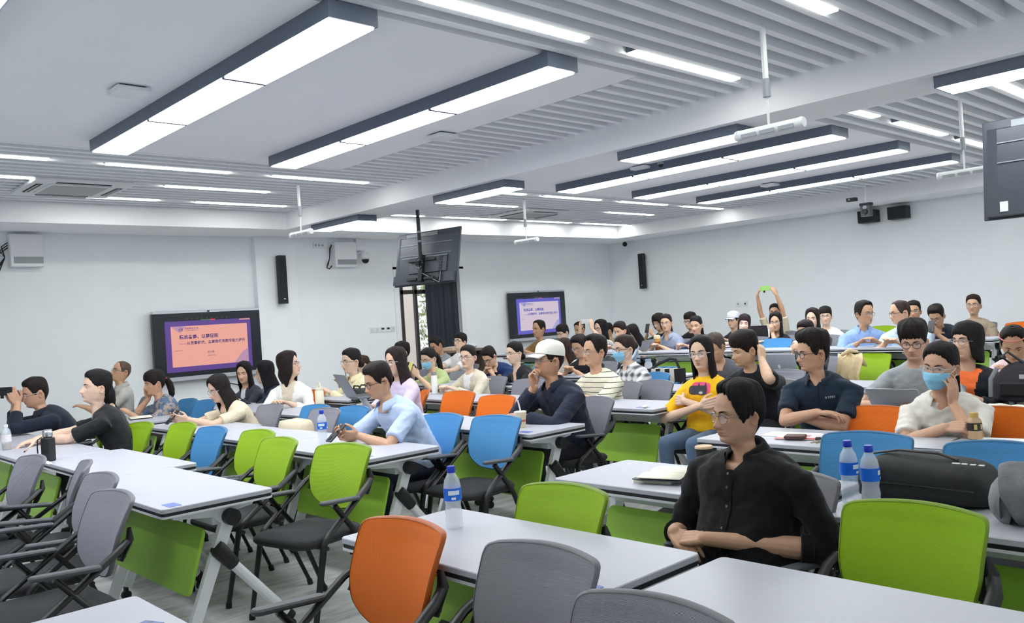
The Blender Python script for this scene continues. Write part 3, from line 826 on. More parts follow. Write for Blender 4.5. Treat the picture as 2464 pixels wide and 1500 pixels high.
TABLES = [
 (0.38, 1.46, 2.81, 'white folding table whose corner shows at the lower left edge', 0, []),
 (1.52, 4.08, 5.38, 'white folding table with blue sticker beside the four grey chairs, thermos table next along', 0, [(-0.2, -0.55)]),
 (1.68, 5.39, 6.75, 'white folding table carrying the black thermos', 0, []),
 (1.60, 6.76, 8.12, 'white folding table under the arms of the woman in black tee', 0, []),
 (1.60, 8.13, 9.49, 'white folding table in front of the man filming with a phone', 0, []),
 (1.73, 1.62, 2.87, 'foreground white table between orange chair and man in black shirt, water bottle on it', 0, [(-0.18, -0.52)]),
 (1.735, 0.25, 1.55, 'foreground white table filling the lower right corner', 0, []),
 (2.85, 4.37, 5.67, 'white table where the man in light blue shirt looks at his phone', 0, [(-0.2, -0.5)]),
 (2.90, 5.68, 6.98, 'white table with a water bottle at its end, left of the man in light blue', 0, []),
 (2.95, 6.99, 8.29, 'white table in front of the woman in cream top with a phone', 0, []),
 (3.0, 8.62, 9.92, 'white table with an open notebook beside the woman in blue floral blouse', 0, []),
 (2.98, 1.66, 2.94, 'white table with notebook stack, left of the man in black shirt', 0, []),
 (2.95, 0.28, 1.58, 'white table with two water bottles and black bag', 0, []),
 (4.02, 4.15, 5.45, 'white table with milk tea cup in front of the man in white cap', 0, [(-0.2, -0.5)]),
 (4.04, 5.46, 6.76, 'white table in front of the orange chairs, blue chairs before it', 0, []),
 (4.05, 6.77, 8.07, 'white table with laptop on a stand and cream tumbler', 0, []),
 (4.05, 8.08, 9.38, 'white table in front of the woman in white blazer', 0, []),
 (4.05, 9.39, 10.69, 'white table near the large screen in front of the smiling woman', 0, []),
 (4.30, 1.72, 3.02, 'white table with red and white papers before the man in navy polo', 0, []),
 (4.30, 0.41, 1.71, 'white table with closed laptop and coffee bottle before the masked woman', 0, [(-0.2, 0.45)]),
 (5.42, 4.18, 5.48, 'white table with crumpled tissue in front of the man in striped tee', 0, [(-0.18, -0.45)]),
 (5.48, 5.50, 6.80, 'white table behind the right one of two orange chairs', 0, []),
 (5.48, 6.82, 8.12, 'white table with tall white flask, behind the left one of two orange chairs', 0, []),
 (5.12, 8.14, 9.44, 'white table behind the open laptop stand, woman in pale yellow shirt at it', 0, []),
 (5.62, 1.30, 2.60, 'white table with silver laptop before the man in grey tee', 0, []),
 (5.62, -0.02, 1.28, 'white table with open notebook at the right picture edge', 0, []),
 (6.72, 4.20, 5.50, 'white table carrying the striped tote bag', 0, []),
 (6.72, 5.52, 6.82, 'white table under the arms of the masked woman in plaid shirt', 0, []),
 (6.76, 6.84, 8.14, 'white table with black pencil case before the woman in black blazer', 0, []),
 (6.78, 8.16, 9.46, 'white table in front of the masked woman in green top', 0, []),
 (7.30, 1.6, 2.9, 'white table with black backpack before the woman in orange top', 0, []),
 (7.30, 2.95, 4.25, 'white table with light grey laptop behind the man in navy polo', 0, []),
 (8.02, 7.2, 8.5, 'white table before the man in navy tee bending down', 0, []),
 (8.02, 5.88, 7.18, 'white table hidden behind the man in striped tee', 0, []),
 (7.98, 8.52, 9.82, 'white table in front of the sleeping man in grey shirt', 0, []),
]
PF = PLAT_Z
TABLES += [
 (9.85, 3.95, 5.2, 'white table on the platform with notebooks before the man in blue shirt', PF, []),
 (9.85, 5.22, 6.5, 'white table on the platform, blue chair in front of it', PF, []),
 (9.85, 6.52, 7.82, 'white table on the platform with iced tea cup at its end', PF, []),
 (9.85, 8.3, 9.6, 'white table on the platform before the man in brown tee', PF, []),
 (9.85, 9.62, 10.9, 'white table on the platform below the lilac slide screen', PF, []),
 (11.2, 3.5, 4.8, 'white table in the row near the back wall at right', PF, []),
 (11.2, 4.82, 6.12, 'white table in the row near the back wall, second from right', PF, []),
 (11.2, 6.14, 7.44, 'white table in the row near the back wall, white thermos on it', PF, []),
 (11.2, 7.46, 8.76, 'white table in the row near the back wall, behind the iced tea cup', PF, []),
]
for a in TABLES:
    table(a[0], a[1], a[2], a[3], a[4], a[5])

# ------------------------------------------------------------------ mesh-back training chairs
M_SEAT = mat('chair_seat', (42, 43, 46), 0.85, noise_amt=0.12, noise_scale=120, bump=(400, 0.25))
M_CFRAME = mat('chair_frame', (24, 25, 27), 0.4, spec=0.5)
M_PAD = mat('arm_pad', (72, 76, 82), 0.55)
CHC = {'green': (158, 198, 36), 'blue': (76, 148, 206), 'grey': (150, 150, 160), 'orange': (248, 122, 34)}
def back_mat(c):
    return mat('mesh_'+c, CHC[c], 0.6, spec=0.3, wave=('Z', 128.0, 0.5, 0.82))
BACK = {}
def back_mesh(c):
    if c in BACK: return BACK[c]
    # outline in (y,z), cells mapped from a square; shape: wide rounded top, tapering below
    nu, nv = 22, 20
    F = []; Bk = []
    for j in range(nv+1):
        v = 1-(1-j/nv)**1.35
        z = 0.535+0.312*v
        hw = np.interp(v, [0, 0.04, 0.12, 0.22, 0.45, 0.9, 0.955, 0.985, 1.0], [0.105, 0.130, 0.160, 0.185, 0.203, 0.212, 0.209, 0.200, 0.184])
        x = -0.180-0.110*v-0.02*math.sin(v*PI)*-1
        rf, rb = [], []
        for i in range(nu+1):
            u = -1+2*i/nu
            y = hw*u
            zz = z+(0.012*(1-u*u) if v > 0.9 else 0)-(0.015*(1-u*u) if v < 0.1 else 0)
            xx = x+0.20*(y*y)/0.23-0.028
            rf.append((xx, y, zz)); rb.append((xx-0.018, y, zz))
        F.append(rf); Bk.append(rb)
    m = MB()
    m.grid(F, 0, flip=False)
    P = MB().grid(Bk, 0, flip=True)
    me = m.mesh('backrest', back_mat(c), True, None)
    # frame: rear shell plus a rim around the edge
    fr = MB(); fr.grid(Bk, 0, flip=True)
    per = [F[0][i] for i in range(nu+1)]+[F[j][nu] for j in range(1, nv+1)]+[F[nv][i] for i in range(nu-1, -1, -1)]+[F[j][0] for j in range(nv-1, 0, -1)]
    perb = [Bk[0][i] for i in range(nu+1)]+[Bk[j][nu] for j in range(1, nv+1)]+[Bk[nv][i] for i in range(nu-1, -1, -1)]+[Bk[j][0] for j in range(nv-1, 0, -1)]
    cen = np.array((-0.24, 0, 0.69))
    A = np.array(per); Bb = np.array(perb)
    out = A-cen; out[:, 0] = 0; out /= np.linalg.norm(out, axis=1)[:, None]
    G = np.stack([A+np.array((0.002, 0, 0)), A+out*0.006+np.array((-0.002, 0, 0)), Bb+out*0.006, Bb-out*0.002])
    fr.grid(np.transpose(G, (1, 0, 2)), 0, cu=True, flip=True)
    rim = fr.mesh('back_frame', mat('rim_'+c, tuple(int(k*0.72) for k in CHC[c]), 0.5), True, 60)
    BACK[c] = (me, rim)
    return BACK[c]
CH = {}
CH['seat'] = MB().slab(-0.22, 0.24, -0.225, 0.225, 0.405, 0.455, 0.09, n=6, bev=0.018).mesh('seat', M_SEAT, True, 50)
for s in (-1, 1):
    ys = 0.245*s
    CH['front_leg', s] = MB().tube([(-0.245, ys*0.93, 0.685), (-0.20, ys, 0.655), (0.09, ys, 0.46), (0.125, ys, 0.425), (0.135, ys, 0.38), (0.215, ys, 0.012)], [0.016, 0.017, 0.017, 0.018, 0.017, 0.014], 8, flat=(1.25, 0.75)).mesh('front_leg', M_CFRAME, True, 50)
    CH['rear_leg', s] = MB().tube([(0.045, ys*1.02, 0.605), (0.02, ys*1.02, 0.575), (-0.13, ys*0.98, 0.40), (-0.30, ys*0.98, 0.012)], [0.017, 0.017, 0.016, 0.014], 8, flat=(1.25, 0.75)).mesh('rear_leg', M_CFRAME, True, 50)
    CH['armrest', s] = MB().slab(-0.13, 0.14, ys*1.03-0.026, ys*1.03+0.026, 0.61, 0.63, 0.025, bev=0.006).xf(Matrix.Translation((0, 0, 0.62)) @ Matrix.Rotation(rad(-4), 4, 'Y') @ Matrix.Translation((0, 0, -0.62))).mesh('armrest', M_PAD, True, 40)
    CH['glide', s, 1] = MB().tube([(0.214, ys, 0.0), (0.212, ys, 0.03)], 0.017, 8).mesh('glide', M_BLACKP, True, 40)
    CH['glide', s, 2] = MB().tube([(-0.301, ys*0.98, 0.0), (-0.293, ys*0.98, 0.03)], 0.017, 8).mesh('glide', M_BLACKP, True, 40)
    CH['back_bracket', s] = MB().tube([(-0.215, ys*0.9, 0.61), (-0.262, ys*0.88, 0.69), (-0.268, ys*0.82, 0.735)], [0.016, 0.020, 0.010], 8, flat=(1.3, 0.6)).mesh('back_bracket', M_CFRAME, True, 50)
CH['seat_frame'] = MB().tube([(0.10, -0.245, 0.395), (0.10, 0.245, 0.395)], 0.011, 8).tube([(-0.14, -0.241, 0.395), (-0.14, 0.241, 0.395)], 0.011, 8).mesh('seat_frame', M_CFRAME, True, 50)
CH['back_bar'] = MB().tube([(-0.225, -0.23, 0.63), (-0.275, -0.1, 0.62), (-0.275, 0.1, 0.62), (-0.225, 0.23, 0.63)], 0.013, 8).mesh('back_bar', M_CFRAME, True, 50)
def chair(x, y, ang, c, label, floor=0.0):
    t = thing('training_chair', label, 'chair', (x, y, floor), rad(ang), 'mesh-back training chairs')
    link('seat', CH['seat'], t)
    b, r = back_mesh(c)
    bk = link('backrest', b, t); link('back_frame', r, bk)
    for s in (-1, 1):
        f = link('front_leg', CH['front_leg', s], t); link('glide', CH['glide', s, 1], f)
        g = link('rear_leg', CH['rear_leg', s], t); link('glide', CH['glide', s, 2], g)
        link('armrest', CH['armrest', s], t); link('back_bracket', CH['back_bracket', s], t)
    link('seat_frame', CH['seat_frame'], t); link('back_bar', CH['back_bar'], t)
    return t
def chair_px(px, py, c, label, ang=180, z=0.855, floor=0.0):
    """the middle of the backrest's top edge stands at this spot"""
    q = PZ(px, py, z+floor)
    a = rad(ang)
    # backrest top is 0.27 behind the seat centre
    return chair(q.x+0.27*math.cos(a), q.y+0.27*math.sin(a), ang, c, label, floor)
CHAIRS = [
 (262, 1190, 'grey', 'grey chair closest to the white table with the blue sticker', 183),
 (236, 1146, 'grey', 'second grey chair from the white table with the blue sticker', 181),
 (192, 1116, 'grey', 'grey chair seen edge-on in the group of four', 165),
 (70, 1102, 'grey', 'grey chair farthest from the camera in the lower left group', 184),
 (-50, 1128, 'grey', 'grey chair mostly cut off by the left picture edge', 184),
 (335, 1020, 'green', 'green chair behind the woman in black tee', 184),
 (437, 1021, 'green', 'green chair just left of the lone blue chair in its row', 182),
 (507, 1031, 'blue', 'lone blue chair among the green ones', 182),
 (617, 1039, 'green', 'green chair just right of the lone blue chair', 182),
 (668, 1058, 'green', 'green chair second nearest of its row, armrests overlapping', 180),
 (822, 1073, 'green', 'nearest whole green chair with black seat fully in view', 192),
 (450, 962, 'blue', 'blue chair behind the woman in blue floral blouse', 182),
 (492, 965, 'blue', 'blue chair left of the woman in cream top', 182),
 (648, 976, 'grey', 'grey chair beside the beige bag', 182),
 (758, 977, 'blue', 'blue chair just right of the beige bag', 182),
 (848, 980, 'blue', 'blue chair below the laptop stand', 182),
 (1062, 999, 'blue', 'blue chair right behind the man in light blue shirt', 182),
 (1192, 1004, 'blue', 'blue chair with black seat in view beside the milk tea cup', 186),
 (752, 941, 'orange', 'orange chair half hidden by the woman in white blazer', 182),
 (1018, 941, 'orange', 'orange chair seen edge-on behind the woman in lavender', 150),
 (1103, 944, 'orange', 'left one of two orange chairs in front of the white flask', 182),
 (1194, 954, 'orange', 'right one of two orange chairs, beside the man in white cap', 182),
 (1270, 914, 'grey', 'grey chair behind the shoulder of the man in white cap', 182),
 (1572, 918, 'grey', 'grey chair left of the woman in yellow tee', 180),
 (960, 1262, 'orange', 'large orange chair in the foreground', 182),
 (1290, 1325, 'grey', 'large grey chair in the foreground, middle', 182),
 (1560, 1460, 'grey', 'grey chair cut off by the lower picture edge', 182),
 (2190, 1222, 'green', 'large green chair in the foreground at right', 180),
 (2082, 1046, 'blue', 'blue chair behind the two water bottles', 182),
 (2400, 1070, 'blue', 'blue chair behind the grey hat', 182),
 (2108, 982, 'orange', 'orange chair right of the man in navy polo', 182),
 (2405, 984, 'orange', 'orange chair right of the masked woman', 182),
 (1600, 885, 'blue', 'blue chair behind the striped tote bag', 180),
 (1885, 892, 'grey', 'grey chair behind the man in black tee', 182),
 (1349, 1175, 'green', 'green chair before the notebook table in the middle of the picture', 182),
]
# ------------------------------------------------------------------ people
def V3(*a): return np.array(a, float)
def nrm(v): return v/(np.linalg.norm(v)+1e-9)
def smooth_table(zs, vals, N=500):
    zs = np.array(zs); vals = np.array(vals)
    o = np.argsort(zs); zs, vals = zs[o], vals[o]
    zz = np.linspace(zs[0], zs[-1], N)
    vv = np.interp(zz, zs, vals)
    k = np.exp(-0.5*(np.arange(-14, 15)/6.0)**2); k /= k.sum()
    vp = np.concatenate([np.full(14, vv[0]), vv, np.full(14, vv[-1])])
    return zz, np.convolve(vp, k, 'valid')
# head sections: z, front, back, half width, exponent of the section (z=0 at the eyes)
HS = [(.122, .004, .004, .004, 2.0), (.116, .036, .046, .036, 2.0), (.104, .060, .072, .054, 2.1), (.085, .078, .088, .066, 2.15), (.055, .090, .097, .0735, 2.2),
      (.025, .094, .099, .0755, 2.25), (0, .0915, .096, .0748, 2.25), (-.02, .0905, .090, .073, 2.2), (-.04, .0895, .080, .0700, 2.15), (-.06, .089, .069, .0660, 2.1),
      (-.08, .0885, .060, .0605, 2.05), (-.095, .0870, .056, .0530, 2.0), (-.106, .080, .056, .0480, 2.0), (-.114, .062, .056, .0480, 2.0), (-.122, .043, .057, .0500, 2.0),
      (-.135, .034, .060, .0520, 2.0), (-.16, .030, .066, .0530, 2.0), (-.20, .032, .074, .0590, 2.0), (-.25, .036, .084, .075, 2.0)]
_T = {}
for k, nm in ((1, 'f'), (2, 'b'), (3, 'w'), (4, 'n')):
    _T[nm] = smooth_table([h[0] for h in HS], [h[k] for h in HS])
def G2(y, z, cy, cz, sy, sz): return np.exp(-0.5*(((y-cy)/sy)**2+((z-cz)/sz)**2))
def head_pt(th, z, fem=0.0, off=0.0, feat=True, fat=1.0):
    """th 0 = front (+x), left positive; arrays ok"""
    th = np.asarray(th, float); z = np.asarray(z, float)
    f = np.interp(z, *_T['f']); b = np.interp(z, *_T['b']); w = np.interp(z, *_T['w']); n = np.interp(z, *_T['n'])
    jaw = np.clip((-z-0.03)/0.06, 0, 1)*np.clip((z+0.16)/0.03, 0, 1)
    nk = np.clip((-z-0.115)/0.03, 0, 1)
    w = w*(1-0.03*fem-0.06*fem*jaw+(fat-1)*(0.4+0.6*jaw))*(1-nk*0.14*fem)
    f = f*(1-nk*0.08*fem)*(1+(fat-1)*0.25)
    b = b*(1-nk*0.12*fem)
    c, s = np.cos(th), np.sin(th)
    e = 2.0/n
    x = np.where(c > 0, f, b)*np.sign(c)*np.abs(c)**e
    y = w*np.sign(s)*np.abs(s)**e
    if feat:
        m = np.clip(c*3, 0, 1)
        ay = np.abs(y)
        d = 0.0
        d = d+0.0100*G2(y, z, 0, -.012, .0080, .020)+0.0185*G2(y, z, 0, -.036, .0098, .0105)+.006*G2(y, z, 0, -.030, .012, .02)
        d = d+0.0095*G2(ay, z, .0135, -.0395, .0058, .0068)
        d = d-0.0135*G2(ay, z, .031, .001, .0165, .0115)
        d = d+0.0045*G2(ay, z, .026, .021, .020, .008)*(1-0.6*fem)
        d = d+0.0045*G2(ay, z, .040, -.026, .018, .016)
        d = d+0.0065*G2(y, z, 0, -.0605, .0175, .0042)+0.0078*G2(y, z, 0, -.0715, .0150, .0050)-0.0045*G2(y, z, 0, -.0655, .021, .0017)
        d = d+0.003*G2(y, z, 0, -.064, .030, .014)
        d = d-0.0050*G2(y, z, 0, -.081, .020, .0055)+0.0060*G2(y, z, 0, -.097, .016, .0095)
        d = d-0.003*G2(y, z, 0, -.052, .0035, .006)
        x = x+d*m
    if np.any(off):
        L = np.sqrt(x*x+y*y+(z*0.9)**2)+1e-6
        zz = np.where(z > -0.02, z, -0.02)
        k = off/L
        return np.stack([x*(1+k), y*(1+k), z+zz*0.9*k], -1)
    return np.stack([x, y, z+0*x], -1)

def head_mesh(res, fem, fat=1.0, brow=1.0, ears=True):
    """res: rows over the head. returns list of (verts, faces, material index, tint)"""
    na, nz = int(res*1.05)//2*2, res
    zt = np.concatenate([np.linspace(.1215, .09, nz//8, endpoint=False), np.linspace(.09, -.125, int(nz*0.70), endpoint=False), np.linspace(-.125, -.235, nz//6)])
    u = np.linspace(-1, 1, na, endpoint=False)
    th = PI*(0.62*u+0.38*u**3)      # more columns over the face
    TH, Z = np.meshgrid(th, zt)
    P = head_pt(TH, Z, fem, feat=True, fat=fat)
    mb = MB(); mb.grid(P, 0, cv=True, flip=False)
    k = len(zt); base = mb.n
    mb.add([(0, 0, .1225)], [])
    for j in range(na):
        mb.f.append((base, j, (j+1) % na)); mb.m.append(0)
    y, z, x = P[..., 1], P[..., 2], P[..., 0]
    fr = np.clip(np.cos(TH)*3, 0, 1)
    lip = np.clip(G2(y, z, 0, -.0605, .0155, .0042)+G2(y, z, 0, -.0710, .0145, .0050), 0, 1)*fr
    lip = np.clip((lip-0.35)*2.2, 0, 1)
    seam = G2(y, z, 0, -.0655, .018, .0016)*fr
    blush = (G2(np.abs(y), z, .042, -.034, .018, .014)+0.8*G2(y, z, 0, -.038, .012, .01))*fr
    soc = G2(np.abs(y), z, .031, .004, .017, .010)*fr
    tint = np.ones(P.shape[:2]+(3,))
    lc = np.array((0.86, 0.60, 0.60)) if fem > 0.5 else np.array((0.86, 0.68, 0.66))
    tint = tint*(1-lip[..., None]*(1-lc))
    tint = tint*(1-seam[..., None]*0.45)
    tint = tint*(1-blush[..., None]*np.array((0.02, 0.10, 0.10)))
    tint = tint*(1-soc[..., None]*np.array((0.08, 0.12, 0.12)))
    tl = tint.reshape(-1, 3).tolist()+[[1, 1, 1]]
    n0 = mb.n
    # ears
    ne = max(8, res//5)
    for s in (-1, 1) if ears else ():
        rows = []
        for i in range(7):
            r = [1.0, 0.96, 0.80, 0.62, 0.42, 0.2, 0.02][i]
            hgt = [-0.004, 0.005, 0.008, 0.003, -0.001, -0.002, -0.002][i]
            ring = []
            for j in range(ne*2):
                a = 2*PI*j/(ne*2)
                ex = 0.0185*math.cos(a)*r*(1.12 if math.sin(a) > 0 else 0.85)
                ez = 0.031*math.sin(a)*r
                ring.append((ex-0.010, hgt, ez))
            rows.append(ring)
        R = np.array(rows)
        ang = rad(24)
        X = R[..., 0]+0.010; H = R[..., 1]
        xx = 0.004-0.010+(X-0.012)*math.cos(ang)-H*math.sin(ang)*0.4
        yy = 0.0725*(1-0.03*fem)*(0.5+0.5*fat)+(-(X-0.012))*math.sin(ang)+H*math.cos(ang)
        zz = R[..., 2]-0.012+0.12*X
        Q = np.stack([xx, s*yy, zz], -1)
        mb.loft(Q if s < 0 else Q, 0, False)
        if s < 0:
            for q in range(len(mb.f)-6*ne*2, len(mb.f)): mb.f[q] = mb.f[q][::-1]
        c_ = np.ones((7, ne*2, 3)); c_[3:, :, :] *= np.array((0.80, 0.70, 0.68)); c_[:2] *= np.array((1.0, 0.94, 0.93))
        tl += c_.reshape(-1, 3).tolist()
    # eyes: ball, iris, lids
    for s in (-1, 1):
        ey = 0.031*s
        fx = float(head_pt(np.array(0.36), np.array(0.001), fem, fat=fat)[0])
        cx = fx-0.0062
        n1 = mb.n
        q = max(8, res//6)
        mb.ell((cx, ey, 0.001), (.0112, .0132, .0112), q, q//2, 1)
        di = nrm(V3(1, 0.10*s, -0.02))
        rr = 0.0117
        nI = 14
        up_ = V3(0, 0, 1); sd = np.cross(up_, di); upp = np.cross(di, sd)
        for r_, mi, push in ((0.0058, 2, 0.0), (0.0026, 3, 0.0004)):
            ring = [V3(cx, ey, 0.001)+di*(math.sqrt(max(0, rr*rr-r_*r_))+push)+sd*r_*math.cos(a)+upp*r_*math.sin(a) for a in np.linspace(0, 2*PI, nI, endpoint=False)]
            mb.add(ring+[V3(cx, ey, 0.001)+di*(rr+push+0.0002)], [(nI, i, (i+1) % nI) for i in range(nI)], mi)
        # lids: bands of a slightly larger ball
        def lid(e0, e1, r):
            rows = []
            for e_ in np.linspace(e0, e1, 5):
                row = []
                for a in np.linspace(-1.35, 1.35, 13):
                    el = rad(e_)*math.cos(a)**0.7 if e_ > 0 else rad(e_)*math.cos(a)**0.9
                    row.append((cx+r*math.cos(el)*math.cos(a), ey+r*1.19*math.cos(el)*math.sin(a), 0.001+r*math.sin(el)))
                rows.append(row)
            return rows
        lash = 4 if res > 30 else 0
        g = lid(17, 80, .0122); mb.grid(g, 0)
        g = lid(13, 18, .0128); mb.grid(g, lash)
        g = lid(-75, -20, .0120); mb.grid(g, 0)
        tl += [[1, 1, 1]]*(mb.n-n1)
        # brow
        n1 = mb.n
        top, bot = [], []
        for u_ in np.linspace(0, 1, 9):
            yy = s*(0.013+0.036*u_)
            zc = 0.0185+0.0075*math.sin(u_*2.2)-0.002*u_
            hw = 0.0034*brow*(1-0.75*u_**2)*(0.7+0.5*min(1, u_*5))
            for lst, zz in ((top, zc+hw), (bot, zc-hw)):
                xx = np.interp(yy*s, np.abs(P[..., 1][np.argmin(np.abs(zt-zz))][na//2-na//4:na//2+1])[::-1], P[..., 0][np.argmin(np.abs(zt-zz))][na//2-na//4:na//2+1][::-1])
                lst.append((xx+0.0018, yy, zz))
        mb.grid([top, bot] if s < 0 else [bot, top], 4)
        tl += [[1, 1, 1]]*(mb.n-n1)
    return mb, tl

def hl_fn(style):
    """hairline height by azimuth (degrees, 0 front .. 180 back)"""
    T = {
     'short': [(0, .080), (28, .079), (46, .070), (58, .050), (66, .022), (74, .000), (84, -.012), (92, .022), (108, .026), (122, -.02), (140, -.070), (180, -.086)],
     'high': [(0, .094), (24, .099), (42, .088), (56, .060), (66, .026), (74, .000), (84, -.012), (92, .022), (108, .026), (122, -.02), (140, -.070), (180, -.086)],
     'fringe': [(0, .044), (25, .043), (45, .040), (58, .028), (68, .008), (84, -.014), (92, .018), (108, .020), (122, -.02), (140, -.075), (180, -.090)],
     'full': [(0, .096), (26, .099), (46, .090), (58, .068), (67, .035), (75, -.012), (82, -.026), (92, -.002), (106, .000), (118, -.050), (140, -.098), (180, -.112)],
     'buzz': [(0, .098), (22, .103), (42, .088), (56, .058), (66, .026), (74, .000), (84, -.010), (92, .022), (108, .026), (122, -.02), (140, -.070), (180, -.080)],
     'tied': [(0, .078), (25, .075), (45, .062), (60, .040), (72, .018), (84, .010), (98, .012), (112, -.01), (130, -.060), (180, -.080)],
     'bangtied': [(0, .040), (25, .038), (45, .030), (60, .012), (72, -.02), (80, -.012), (98, .012), (112, -.01), (130, -.060), (180, -.080)],
     'long': [(0, .090), (14, .086), (30, .070), (42, .046), (52, .006), (58, -.04), (67, -.25), (80, -.27), (110, -.29), (180, -.30)],
     'longbang': [(0, .040), (20, .038), (36, .030), (48, .0), (58, -.06), (68, -.25), (80, -.27), (110, -.29), (180, -.30)],
     'behind': [(0, .084), (26, .076), (46, .058), (62, .034), (78, .018), (94, .016), (106, -.01), (116, -.12), (124, -.26), (180, -.30)],
     'bob': [(0, .046), (20, .046), (38, .036), (50, .0), (58, -.06), (66, -.100), (80, -.115), (110, -.12), (180, -.125)],
    }[style]
    a, z = zip(*T)
    return lambda d: np.interp(np.abs(d), a, z)
def hair_mesh(style, res, fem, T0=0.014, top=0.012, length=0.30, part=0.0, fat=1.0, seed=1, messy=0.0, bend=0.0):
    fn = hl_fn(style)
    na, nv = res*2, max(10, int(res*0.8))
    th = np.linspace(-PI, PI, na, endpoint=False)
    deg = np.degrees(th)
    hl = fn(deg+part*40*np.cos(th))
    islong = style in ('long', 'longbang', 'bob', 'behind')
    if style in ('long', 'longbang', 'behind'):
        hl = np.where(hl < -.06, -.06+(hl+.06)*(length-.06)/.24, hl)
    rs = np.random.RandomState(seed)
    ph = rs.rand(8)*6.28
    jit = 0.0018*np.sin(th*19+ph[0])+0.0016*np.sin(th*31+ph[1])+0.0012*np.sin(th*47+ph[2])
    hl = np.where(hl > -.05, hl+jit*(1+2*messy), hl)
    strand = sum(np.sin(th*k+p) for k, p in zip((23, 37, 51, 71), ph))/4
    lump = sum(np.sin(th*k+p) for k, p in zip((3, 5, 8, 11), ph[4:]))/4
    rows = []
    ztop = .1222
    for i in range(nv+1):
        v = i/nv
        z = hl+(ztop-hl)*(1-(1-v)**1.6)
        ramp = 1-np.exp(-v*(14 if islong else 9))
        crown = np.clip((z-.02)/.08, 0, 1)
        t = (T0+top*crown**1.5)*ramp*(1+messy*lump*(1-v**2))+0.0007*strand*min(1, v*4)*(1-v)*(1+2*messy)
        zc = np.maximum(z, -0.02) if islong else z
        P = head_pt(th, zc, fem, off=np.maximum(t, 0.0006), feat=False, fat=fat)
        if islong:
            dz = z-zc
            hang = np.clip(-dz/0.25, 0, 1.2)
            back = np.clip(-np.cos(th), 0, 1)
            P[:, 2] += dz
            P[:, 0] += -0.060*hang*back-0.018*hang
            P[:, 1] *= 1+0.10*hang*(1-back)
            P[:, :2] *= (1+0.02*np.sin(z*60+ph[0])[:, None]*hang[:, None])
        rows.append(P)
    if islong:      # turn the lower edge inward so that the hair has thickness
        r0 = rows[0].copy(); r0[:, 0] *= 0.86; r0[:, 1] *= 0.86; r0[:, 2] += 0.01
        r1 = rows[1].copy(); r1[:, 0] *= 0.84; r1[:, 1] *= 0.84
        rows = [r1, r0]+rows
    mb = MB()
    mb.grid(np.array(rows), 0, cv=True, flip=True)
    mb.f.append(tuple(range(len(rows)*na-na, len(rows)*na))[::-1]); mb.m.append(0)
    return mb

def head_xf(P, yaw, pitch, roll, hang=False):
    """turn the head about the neck joint; the neck below follows less"""
    P = np.asarray(P, float)
    piv = V3(-0.018, 0, -0.125)
    R = np.array((Matrix.Rotation(yaw, 3, 'Z') @ Matrix.Rotation(-pitch, 3, 'Y') @ Matrix.Rotation(roll, 3, 'X')))
    Q = (P-piv) @ R.T+piv
    z = P[:, 2]
    if hang:
        w = np.clip((z+.20)/.14, 0, 1)
        w = 0.45+0.55*w
    else:
        w = np.clip((z+.215)/.10, 0, 1)
    w = (w*w*(3-2*w))[:, None]
    return Q*w+P*(1-w)

def ik(S, Wp, a, b, pole):
    d = Wp-S; L = np.linalg.norm(d)
    if L > (a+b)*0.995:
        k = L/((a+b)*0.995); a *= k; b *= k
    u = d/L
    x = (a*a-b*b+L*L)/(2*L)
    h = math.sqrt(max(1e-6, a*a-x*x))
    p = pole-u*np.dot(pole, u); p = nrm(p)
    return S+u*x+p*h
def hand_prims(mb, W, d, n, side, curl=0.35, s=1.0, spread=1.0, thumb=0.5, rf=0.0085):
    """W wrist, d pointing along the fingers, n palm normal (palm faces n), side +1 left hand"""
    d = nrm(d); n = nrm(n-d*np.dot(n, d)); l = np.cross(d, n)*(-side)    # l towards the thumb
    pl = 0.088*s
    pw = 0.040*s
    for k, o in enumerate((-0.75, -0.25, 0.25, 0.75)):
        mb.tube([W-d*0.005*s+l*o*pw*0.55, W+d*pl*0.55+l*o*pw*0.95, W+d*(pl+(0.004 if abs(o) < .5 else -0.002)*s)+l*o*pw], [0.0135*s, 0.0150*s, 0.0110*s], 8, round_ends=True)
    lens = [(0.033, 0.021, 0.017), (0.040, 0.026, 0.019), (0.043, 0.028, 0.020), (0.038, 0.025, 0.019)]   # little .. index
    for k, o in enumerate((-0.75, -0.25, 0.25, 0.75)):
        p = W+d*pl*(0.99 if k else 0.94)+l*o*pw*(1.02)
        ang = 0.0
        pts = [p-d*0.012*s, p]
        rr = [rf*s*1.12, rf*s*1.1]
        dd = nrm(d+l*o*0.10*spread)
        for i, ln in enumerate(lens[k]):
            ang += curl*(0.75, 1.0, 0.7)[i]*(1+0.10*(1.5-k))
            v = dd*math.cos(ang)+n*math.sin(ang)
            p = p+v*ln*s
            pts.append(p); rr.append(rf*s*(1.0, 0.92, 0.78)[i]*(0.86 if k == 0 else 1))
        mb.tube(pts, rr, 8, round_ends=True)
    # thumb from the side of the palm near its base
    p = W+d*0.018*s+l*pw*0.75+n*0.004*s
    v1 = nrm(d*0.62+l*0.80*(1-0.6*thumb)+n*(0.25+0.5*thumb))
    v2 = nrm(d*0.85+l*0.30*(1-1.2*thumb)+n*(0.20+0.55*thumb))
    v3 = nrm(d*0.95+l*0.10*(1-2.2*thumb)+n*(0.20+0.55*thumb))
    q1 = p+v1*0.040*s; q2 = q1+v2*0.031*s; q3 = q2+v3*0.024*s
    mb.tube([p, q1, q2, q3], [0.0150*s, 0.0110*s, 0.0098*s, 0.0080*s], 8, round_ends=True)

def tint_attr(me, tl):
    a = me.color_attributes.new('tint', 'FLOAT_COLOR', 'POINT')
    T = np.ones((len(tl), 4)); T[:, :3] = tl
    a.data.foreach_set('color', T.ravel())

